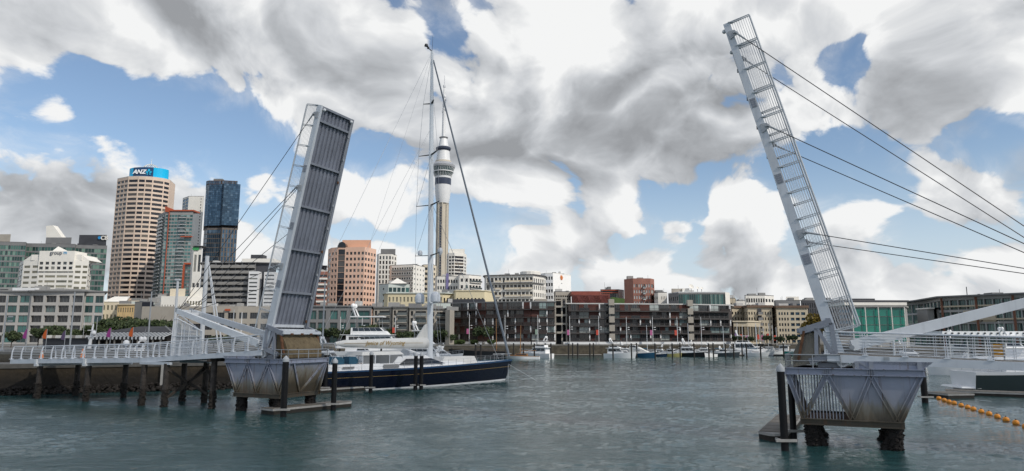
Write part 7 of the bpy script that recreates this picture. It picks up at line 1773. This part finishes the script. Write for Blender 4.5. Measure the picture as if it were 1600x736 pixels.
# marina on the right
g4 = 'white motor yachts in the marina behind the right railing'
root, L_ = place(1506, 1790, 609, 'superyacht', 'dark grey-green hulled motor yacht at the pontoon under the right deck', g4, 5)
st = hull(root, L_, 6.0, 2.15, 2.9, [gelcoat, hull_green, gelcoat, gelcoat], [(0, 2), (.14, 2), (.22, 1), (.86, 1), (1, 0)], stern=.93)
house(root, -1.4, .6, 4.6, 5.0, .32, .5, .15, .1, gelcoat, None, 'swim_platform')
house(root, 3.4, L_ * .62, 4.8, 4.0, 2.1, 3.55, 2.6, .9, gelcoat, (.25, .85, g_boat), 'cabin')
house(root, 2.4, L_ * .56, 5.0, 4.2, 3.56, 3.85, 1.6, .5, gelcoat, None, 'deck_overhang'); house(root, 5.2, L_ * .45, 4.2, 3.6, 3.85, 4.6, 1.2, .6, gelcoat, None, 'flybridge')
rail(root, st, .1, .6, .5)
for i, (a, b, y, lab, t_, an) in enumerate(((1398, 1470, 575, 'white cruiser behind the right railing, nearest the right pier', 'fly', 8), (1530, 1448, 586, 'white sports cruiser at the berth left of the dark motor yacht', 'sport', -6), (1475, 1560, 570, 'white flybridge cruiser behind the right railing, middle of the marina row', 'fly', 10), (1555, 1650, 572, 'white flybridge cruiser behind the right railing at the picture edge', 'fly', 8),
                              (1372, 1412, 563, 'small white cruiser behind the right railing close to the mast foot', 'sport', 15), (1440, 1500, 559, 'white cruiser in the far marina row below the terraced office', 'fly', 6), (1520, 1600, 560, 'long white motor yacht in the far marina row below the terraced office', 'sport', 6))):
    cr(a, b, y, lab, gelcoat, g4, an, t_)
mb = MB(); p = G(1392, 540, 3.6)
root = thing('satellite_boat_dish', 'white radar aerial standing in front of the emerald glass hall', 'radar aerial', at(1395, 520, 120)); mb.box(0, 0, 0, 2.4, .5, .5, 0, .2); mb.build('scanner', white, root).rotation_euler = (0, R(-18), 0); mb = MB(); mb.tube((0, 0, -.2), (0, 0, -5.2), .18, n=8); mb.build('mast', white, root)

# ---- dark mooring piles along the far quay
pp = [802.5, 818, 835, 852, 861, 888.6, 895, 903, 922, 927.5, 958, 987, 995, 1024, 1051, 1063, 1085, 1108, 1115, 1134, 1147, 1160, 1167, 1189, 1225]
near_ = ['cabin of the cruiser left of the stone wall', 'bow of the tan deck wooden yacht', 'bow of the catamaran-like cruiser', 'stern of the catamaran-like cruiser', 'left end of the timber rail', 'middle of the stone wall, leftmost of three close together', 'middle of the stone wall, centre of three close together', 'middle of the stone wall, rightmost of three close together', 'right end of the stone wall, left of a pair', 'right end of the stone wall, right of a pair', 'white sedan cruiser', 'blue hulled boat, left of a pair', 'blue hulled boat, right of a pair', 'small dark blue cruiser', 'yellow work boat', 'stern of the black hulled yacht', 'middle of the black hulled yacht', 'white runabout, left of a pair', 'white runabout, right of a pair', 'slate hulled cruiser', 'bow of the slate hulled cruiser', 'long white motor yacht, left of a pair', 'long white motor yacht, right of a pair', 'bow of the long white motor yacht', 'teal launch beside the counterweight']
PILE_LAB = ['dark timber mooring pile before the ' + q for q in near_]
mbp = MB(); mbp.tube((0, 0, -2), (0, 0, 4.4), .22, .22, 10); q = mbp.build('post', M('tarred_pile', (.02, .018, .017), .7, .3, 2), smooth=40); pme = q.data; bpy.data.objects.remove(q)
mbp = MB(); mbp.tube((0, 0, 4.4), (0, 0, 4.7), .25, .1, 10); q = mbp.build('cap', steel); cme = q.data; bpy.data.objects.remove(q)
for i, px in enumerate(pp):
    p = G(px, 560.5 if i % 3 else 558.5); root = thing('mooring_pile', PILE_LAB[i], 'mooring pile', p, 0, 'dark mooring piles along the far quay')
    inst('post', pme, root); inst('cap', cme, root)
for px, y0, lab in ((530, 566, 'thin dark pile behind the cockpit of the sloop'), (595, 570, 'thin dark pile under the middle of the sail cover'), (692, 566, 'thin dark pile just right of the tall mast'), (743, 566, 'white-capped pile left of the pair behind the yacht bow'), (751, 566, 'white-capped pile right of the pair behind the yacht bow')):
    p = G(px, y0); root = thing('mooring_pile', lab, 'mooring pile', p, 0, 'dark mooring piles behind the sloop'); inst('post', pme, root); inst('cap', cme, root)
for x0, x1, lab in ((858, 940, 'floating walkway in front of the stone sea wall'), (945, 1240, 'floating walkway behind the row of motor boats')):
    pontoon(lab, G(x0, 556), G(x1, 556), 2.0, chamfer=False, side=1, name='walkway')
root = thing('pile_walkway', 'dark timber rail on posts in front of the stone sea wall', 'walkway', G(900, 553))
a, b = G(850, 553), G(944, 553); mb = MB(); mb.bar((a.x, a.y, 3.6), (b.x, b.y, 3.6), .3, .35); mb.build('beam', timber, root, world=True)
for k in range(7): q = a.lerp(b, k / 6); mb = MB(); mb.tube((q.x, q.y, -1), (q.x, q.y, 4.4), .2, n=8); mb.build('post', timber, root, world=True)
# ------------------------------------------------------------------ street furniture, flags, trees
polem = M('pole_grey', (.36, .38, .40), .45, .1, 1); polew = M('pole_white', (.62, .64, .66), .4, .06, 1)
pinkb = M('pink_banner', (.40, .11, .25), .7, .1); redb = M('red_banner', (.48, .07, .045), .7, .1); purpb = M('purple_banner', (.22, .12, .32), .7, .1); greenb = M('grey_green_banner', (.22, .30, .25), .7, .1); magf = M('magenta_flag', (.33, .05, .24), .7, .1); orf = M('orange_flag', (.60, .12, .025), .7, .1); dpf = M('dull_violet_flag', (.12, .08, .15), .7, .1)
def light_pole(px, yt, yb, Y, label, banner=None, m=polew, arm=True, r_=.11):
    p = at(px, yb, Y); zt = at(px, yt, Y).z; root = thing('light_pole', label, 'light pole', (p.x, p.y, p.z), 0, 'slender light poles round the harbour'); h = zt - p.z
    mb = MB(); mb.tube((0, 0, 0), (0, 0, h), r_, r_ * .7, 8); mb.build('pole', m, root)
    mb = MB(); mb.box(0, 0, .1, r_ * 4, r_ * 4, .2); mb.build('base', steel, root)
    if arm:
        for k in (.52, .60): mb = MB(); mb.bar((0, 0, h * k), (.8, 0, h * k + .15), .06, .06); mb.box(.8, 0, h * k + .15, .55, .35, .22); mb.build('lamp_head', m, root)
    if banner: mb = MB(); mb.box(-.55, 0, h * .42, .8, .05, 1.8); mb.bar((0, 0, h * .42 + .9), (-1.0, 0, h * .42 + .9), .05, .05); mb.build('banner', banner, root)
for px, yt, b, lab in ((733, 490, pinkb, 'light pole with pink banner nearest the yacht headsail'), (789, 492, None, 'light pole just right of the furled headsail'), (840.5, 492, greenb, 'light pole with grey-green banner before the left brown flats'), (890.5, 494, pinkb, 'light pole with pink banner before the white stair tower'), (936, 494, redb, 'light pole with red banner before the right brown flats'),
                      (979.5, 495, None, 'light pole with lamps only, behind the blue hulled boat'), (1020.5, 495, pinkb, 'light pole with pink banner behind the yellow work boat'), (1059, 495, redb, 'light pole with red banner behind the black hulled yacht'), (1096.5, 495, None, 'light pole with lamps only at the end of the brown flats'),
                      (531, 495, None, 'white light pole left of the pink banner behind the sloop'), (565, 494, pinkb, 'light pole with pink banner behind the sloop cockpit'), (617, 494, redb, 'light pole with red banner behind the sail cover')):
    light_pole(px, yt, 538 if px > 700 else 532, 244 if px > 700 else 233, lab, b)
for i, px in enumerate((1153, 1161, 1170, 1182, 1188, 1194, 1203, 1208, 1214)):
    light_pole(px, 505 + (i % 3) * 3, 540, 256 + (i % 2) * 2, 'slim white flagpole, %s from the brown flats before the tan stone blocks' % ORD[i], [purpb, redb, pinkb, None, redb, pinkb, redb, None, redb][i], arm=False, r_=.12)
light_pole(3, 462, 548, 110, 'grey street light at the left edge of the picture', None, polem)
light_pole(108, 456, 552, 92, 'tall grey light pole rising behind the railing in front of the pale apartments', None, polem, False)
light_pole(230, 456, 548, 90, 'tall grey light pole in front of the awning roofed pavilion', None, polem, False)
light_pole(503, 440, 560, 150, 'tall thin grey lamp post just right of the left bridge pier', None, polem, False, .2)
light_pole(363, 484, 528, 170, 'tall thin grey street light behind the left mast leg', None, polem, False, .16)
light_pole(376, 488, 528, 175, 'shorter thin cream street light behind the left mast leg', None, polew, False, .12)
for px, yt, m, lab in ((40, 514, magf, 'magenta feather flag at the far left quay'), (71, 514, orf, 'orange feather flag left of the tall grey light pole'), (100, 516, dpf, 'dull violet feather flag beside the tall grey light pole'), (171, 512, magf, 'magenta feather flag before the striped awning'), (206, 511, orf, 'orange and red feather flag before the striped awning')):
    p = at(px, 545, 122); root = thing('feather_flag', lab, 'flag', (p.x, p.y, 3.6), 0, 'feather flags on the far left quay'); h = at(px, yt, 122).z - 3.6
    mb = MB(); mb.tube((0, 0, 0), (0, 0, h), .06, .03, 6); mb.build('pole', polem, root)
    mb = MB(); pts = [(-.05, 0, h), (-.3, .02, h - .12), (-.6, .1, h - .6), (-.85, .16, h - 1.15), (-.8, .1, h - 1.6), (-.05, 0, h - 1.75)]; mb.slabpoly(pts, (0, .03, 0)); mb.build('flag', m, root, fix=True)
# ---- quay under the flags (Y 120) and awning pavilion
QL = [(-150, 118), (-66, 120), (-57, 132), (-55, 150)]
wallrun('quay_wall', QL, -3, 3.195, 2, quaymat, None)
mb = MB(); mb.prism([(-150, 118), (-66, 120), (-57, 132), (-55, 150), (-57, 200), (-150, 190)], 3.2, 3.6); tag(mb.build('quay_pavement', asphalt), kind='structure')
def pavilion():
    Y0 = 150; a, b = at(148, 526, Y0), at(268, 526, Y0); root = thing('awning_pavilion', 'low pavilion with dark hipped roof and black and white striped awning', 'pavilion', ((a.x + b.x) / 2, Y0 + 6, 3.6))
    x0, x1 = a.x, b.x; ze = at(200, 519, Y0).z; zr = at(200, 510, Y0 + 7).z
    mb = MB(); mb.add([(x0 + 1, Y0, ze), (x1, Y0, ze), (x1, Y0 + 14, ze), (x0 + 1, Y0 + 14, ze), (x0 + 6, Y0 + 7, zr), (x1 - 5, Y0 + 7, zr)], [(0, 1, 5, 4), (1, 2, 5), (2, 3, 4, 5), (3, 0, 4), (3, 2, 1, 0)]); mb.build('roof', M('slate_roof', (.055, .053, .055), .8, .2, .5), root, world=True)
    mb = MB(); mb.tube((x1, Y0, ze), (x1 - 5, Y0 + 7, zr), .2, n=6); mb.build('hip_ridge', w_slab, root, world=True)
    sw, sb = M('awning_white', (.62, .62, .60), .7, .06), M('awning_black', (.03, .032, .035), .7, .1); n = 40; zl = at(200, 526, Y0 - 3).z
    for k in range(n):
        xa, xb = x0 + (x1 - x0) * k / n, x0 + (x1 - x0) * (k + 1) / n; mb = MB()
        mb.slabpoly([(xa + .9, Y0 - .1, ze - .05), (xb + .9, Y0 - .1, ze - .05), (xb, Y0 - 3, zl), (xa, Y0 - 3, zl)], (0, 0, -.06)); mb.slabpoly([(xa, Y0 - 3.02, zl), (xb, Y0 - 3.02, zl), (xb, Y0 - 3.02, zl - .5), ((xa + xb) / 2, Y0 - 3.02, zl - .65), (xa, Y0 - 3.02, zl - .5)], (0, .04, 0)); mb.build('awning_stripe', sw if k % 2 else sb, root, world=True, fix=True)
    mb = MB(); mb.box((x0 + x1) / 2, Y0 + 7, 5.2, x1 - x0 - 3, 12, 3.2); mb.build('wall', timber, root, world=True)
    for k in range(10): x = x0 + 1 + (x1 - x0 - 2) * k / 9; mb = MB(); mb.box(x, Y0 - 2.6, (3.6 + zl) / 2, .25, .25, zl - 3.6); mb.build('post', w_taupe, root, world=True)
pavilion()
root = thing('cafe_terrace', 'dark cafe terrace with pale scalloped awning left of the striped awning', 'terrace', (at(100, 536, 148).x, 150, 3.6))
a, b = at(62, 536, 148), at(146, 536, 148); mb = MB(); mb.box((a.x + b.x) / 2, 152, 4.8, b.x - a.x, 6, 2.4); mb.build('wall', w_dark, root, world=True)
for k in range(16): mb = MB(); x = a.x + (b.x - a.x) * (k + .5) / 16; mb.box(x, 148.6, 6.2, (b.x - a.x) / 16 * .96, .3, .5); mb.box(x, 150.2, 6.5, (b.x - a.x) / 16 * .96, 3.2, .12); mb.build('awning_panel', w_white if k % 3 else w_taupe, root, world=True)

# ---- trees
def crown_mesh(seed, nleaf, m, sx=1.0, sz=.8, ls=.34, nl=15):
    r_ = random.Random(seed); lob = []
    for k in range(nl):
        a = r_.random() * 2 * PI; q = r_.random() ** .6; lob.append((q * .82 * math.cos(a), q * .82 * math.sin(a), (r_.random() - .38) * .95 * (1 - .45 * q), .18 + .26 * r_.random()))
    mb = MB()
    for i in range(nleaf):
        cx, cy, cz, rr_ = r_.choice(lob); v = Vector((r_.gauss(0, 1), r_.gauss(0, 1), r_.gauss(0, 1))).normalized() * rr_ * (0.62 + .42 * r_.random() ** .5)
        p = Vector(((cx + v.x) * sx, (cy + v.y) * sx, (cz + v.z) * sz)); a = Vector((r_.gauss(0, 1), r_.gauss(0, 1), r_.gauss(0, .6))).normalized(); b = a.orthogonal().normalized(); c = a.cross(b)
        t = r_.random() * PI; b, c = b * math.cos(t) + c * math.sin(t), c * math.cos(t) - b * math.sin(t); s = ls * (.06 + .08 * r_.random()) * 1.6
        mb.add([p - b * s - c * s * .6, p + b * s - c * s * .5, p + b * s * .8 + c * s * .6, p - b * s * .9 + c * s * .7], [(0, 1, 2, 3)])
    q = mb.build('crown', m); me = q.data; bpy.data.objects.remove(q); return me
CR = [crown_mesh(i, 2600, leaf_dark, ls=.42) for i in range(4)]; CG = [crown_mesh(20 + i, 2200, leaf_green, ls=.42) for i in range(2)]; CO = [crown_mesh(40, 2600, leaf_ochre, ls=.4)]
def trunk_mesh(seed):
    r_ = random.Random(seed); mb = MB(); mb.tube((0, 0, 0), (.04, .02, .5), .075, .05, 8)
    for k in range(6):
        a = 2 * PI * k / 6 + r_.random(); e = (.45 * math.cos(a), .45 * math.sin(a), .75 + .35 * r_.random()); mb.tube((.04, .02, .42 + .08 * r_.random()), e, .036, .014, 6); mb.tube(e, (e[0] * 1.4, e[1] * 1.4 + .1, e[2] + .25), .014, .005, 5)
    q = mb.build('trunk', bark); me = q.data; bpy.data.objects.remove(q); return me
TR = [trunk_mesh(i) for i in range(3)]
def tree(px, yt, Y, wpx, label, group, crowns=CR, zb=3.6, seed=0, hmul=1.0):
    x = at(px, yt, Y).x; zt = at(px, yt, Y).z; wd = wpx * Y / F / 2; h = zt - zb
    root = thing('tree', label, 'tree', (x, Y, zb), seed * 1.3, group)
    ch = max(h * .52, min(h * .62, wd * 1.0)); wd *= 1.15; c = inst('crown', crowns[seed % len(crowns)], root, (0, 0, h - ch * .80), (0, 0, seed * 2.1), (wd * 1.05, wd * 1.05, ch))
    th_ = h * .75; inst('trunk', TR[seed % 3], root, (0, 0, 0), (0, 0, seed), (min(wd, 4) * .8, min(wd, 4) * .8, th_))
tl = [(62, 508, 172, 26, 'the leftmost pale apartments'), (88, 504, 172, 30, 'the tall grey light pole'), (113, 510, 176, 24, 'the end of the pale apartments'), (20, 514, 172, 22, 'the magenta flag at far left'), (150, 503, 178, 32, 'the apartment block corner'), (172, 492, 182, 36, 'the left end of the slate roof'), (196, 488, 184, 36, 'the middle of the slate roof'), (220, 494, 182, 32, 'the grey light pole by the pavilion'), (246, 493, 182, 34, 'the right end of the slate roof'), (266, 496, 180, 26, 'the left mast tip screen'), (335, 522, 178, 30, 'the left mast legs'), (368, 520, 180, 26, 'the lower left mast leg')]
for i, (px, yt, Y, w_, by) in enumerate(tl): tree(px, yt, Y, w_, 'dark dense evergreen tree behind ' + by, 'dark evergreen trees on the left quay', seed=i)
tm = [(492, 516, 234, 26, 'the brown counterweight'), (514, 508, 234, 34, 'the thin lamp post'), (538, 512, 234, 28, 'the first white light pole'), (557, 508, 234, 26, 'the pink banner'), (580, 504, 234, 36, 'the twin white domes'), (602, 510, 234, 30, 'the middle of the sail cover'), (634, 514, 234, 30, 'the red banner'), (660, 508, 234, 34, 'the sail head left of the mast'), (690, 512, 234, 28, 'the foot of the tall mast'), (704, 520, 234, 20, 'the corner of the brown flats')]
for i, (px, yt, Y, w_, by) in enumerate(tm): tree(px, yt, Y, w_, 'dark rounded evergreen tree behind ' + by, 'dark evergreen trees behind the sloop', seed=i + 3)
tree(604, 519, 226, 26, 'lighter green bushy tree behind the sail cover of the sloop', 'dark evergreen trees behind the sloop', CG, seed=1)
tree(755, 506, 240, 26, 'dark green tree standing before the brown flats near the headsail', 'dark evergreen trees behind the sloop', seed=2)
tree(1275, 487, 225, 40, 'yellow ochre autumn tree beside the tan stone blocks above the counterweight', None, CO, seed=0)
tree(1262, 500, 228, 22, 'smaller yellow ochre tree at the corner of the tan stone block', None, CO, seed=1)
for i, (px, w_) in enumerate(((1150, 9), (1172, 10), (1198, 9), (1218, 10), (1238, 11))): tree(px, 522 + (i % 2) * 2, 252, w_ + 3, 'small dark street tree, %s from the brown flats among the white flagpoles' % ORD[i], 'street trees before the tan stone blocks', seed=i)
# clipped hedges and shrubs near the bow
for px, w_, lab in ((716, 24, 'low green hedge behind the tall mast shrouds'), (740, 30, 'low green hedge under the pink banner light pole'), (768, 26, 'low green hedge right of the dark tree by the headsail')):
    x = at(px, 535, 240).x; root = thing('hedge', lab, 'hedge', (x, 240, 3.6), 0, 'low hedges on the quay behind the bow'); inst('foliage', CG[px % 2], root, (0, 0, .9), (0, 0, px), (w_ * .13, 1.6, 1.5)); inst('stem', TR[0], root, (0, 0, 0), (0, 0, 0), (1.5, .6, .8))
for px, lab in ((715, 'dark parked car behind the hedge near the tall mast'),):
    pass
# ---- things on the bridge decks
def cone(px, lab, t):
    c, _ = FL.px(px, 555, t); z = zdeck(c); p = FL.w(c, t, z); root = thing('traffic_cone', lab, 'traffic cone', p, 0, 'orange cones on the left span')
    mb = MB(); mb.tube((0, 0, .05), (0, 0, .95), .24, .05, 12); mb.build('cone', orange, root, smooth=40); mb = MB(); mb.box(0, 0, .03, .55, .55, .06); mb.build('base', tyre, root); mb = MB(); mb.tube((0, 0, .5), (0, 0, .68), .15, .112, 12); mb.build('band', white, root)
cone(65, 'orange traffic cone behind the left railing, nearer the quay', 2.6); cone(129, 'orange traffic cone behind the left railing, midway to the bend', 2.9)
c, _ = FR.px(1559, 548, 3.4); z = kr[0][1] + sl * (c - kr[0][0]); p = FR.w(c, 3.3, z); root = thing('barrier_board', 'orange board barrier standing on the right bridge deck', 'barrier', p, RZ)
mb = MB()
for k in range(3): mb.box(0, 0, .28 + .25 * k, .62, .06, .2)
mb.build('board', M('amber_board', (.52, .25, .02), .5, .1), root); mb = MB(); [mb.box(s * .26, 0, .45, .06, .09, .9) for s in (-1, 1)]; mb.build('leg', steel, root)
# white standing pole with two raking rods behind the left railing
p = at(315, 535, 88); root = thing('signal_mast', 'white pole with two raking rods behind the left bridge mast', 'pole', p); h = at(315, 400, 88).z - p.z
mb = MB(); mb.tube((0, 0, -2), (0, 0, h), .3, .26, 10); mb.build('pole', polew, root)
for dx in (2.3, 2.9): mb = MB(); mb.tube((.2, 0, h - .8), (dx, 0, -1.5), .1, n=6); mb.build('rod', polew, root)
p = at(271, 535, 84); root = thing('signal_mast', 'slim white pole beside the mesh screen of the left mast', 'pole', p); h = at(271, 437, 84).z - p.z
mb = MB(); mb.tube((0, 0, -2), (0, 0, h), .2, .14, 8); mb.build('pole', polew, root); mb = MB(); mb.box(0, 0, h, .5, .4, .2); mb.build('lamp_head', polew, root)

# ------------------------------------------------------------------ unseen cumulus, added between the sun and the basin to shade it
def cumulus():
    mb = MB(); bm = bmesh.new(); r_ = random.Random(4)
    bmesh.ops.create_icosphere(bm, subdivisions=5, radius=1.0)
    from mathutils import noise as mn
    for v in bm.verts:
        p = v.co.copy(); d = 1 + .30 * mn.fractal(p * 1.8 + Vector((3, 1, 7)), 0.9, 2.1, 5) + .10 * mn.fractal(p * 6, .9, 2.1, 4)
        q = p * d; q.z = q.z * (.34 if q.z > 0 else .12); v.co = Vector((q.x * 112, q.y * 104, q.z * 150))
    me = bpy.data.meshes.new('cloud'); bm.to_mesh(me); bm.free(); me.shade_smooth()
    m = M('shade_cloud_white', (.82, .83, .85), .95, .04, .01); me.materials.append(m)
    nt = m.node_tree; bs = nt.nodes['Principled BSDF']; tr = nt.nodes.new('ShaderNodeBsdfTransparent'); mx = nt.nodes.new('ShaderNodeMixShader'); mx.inputs[0].default_value = .38     # thin cloud: part of the sunlight passes
    nt.links.new(bs.outputs[0], mx.inputs[1]); nt.links.new(tr.outputs[0], mx.inputs[2]); nt.links.new(mx.outputs[0], nt.nodes['Material Output'].inputs[0])
    mx.inputs[0].default_value = .68
    o = bpy.data.objects.new('cloud', me); COL.objects.link(o); k = 380 / sv.z
    o.location = Vector((-8, 62, 0)) + sv * k; tag(o, kind='stuff'); o['label'] = 'unseen grey-white cumulus cloud added behind the camera to shade the harbour basin'
cumulus()
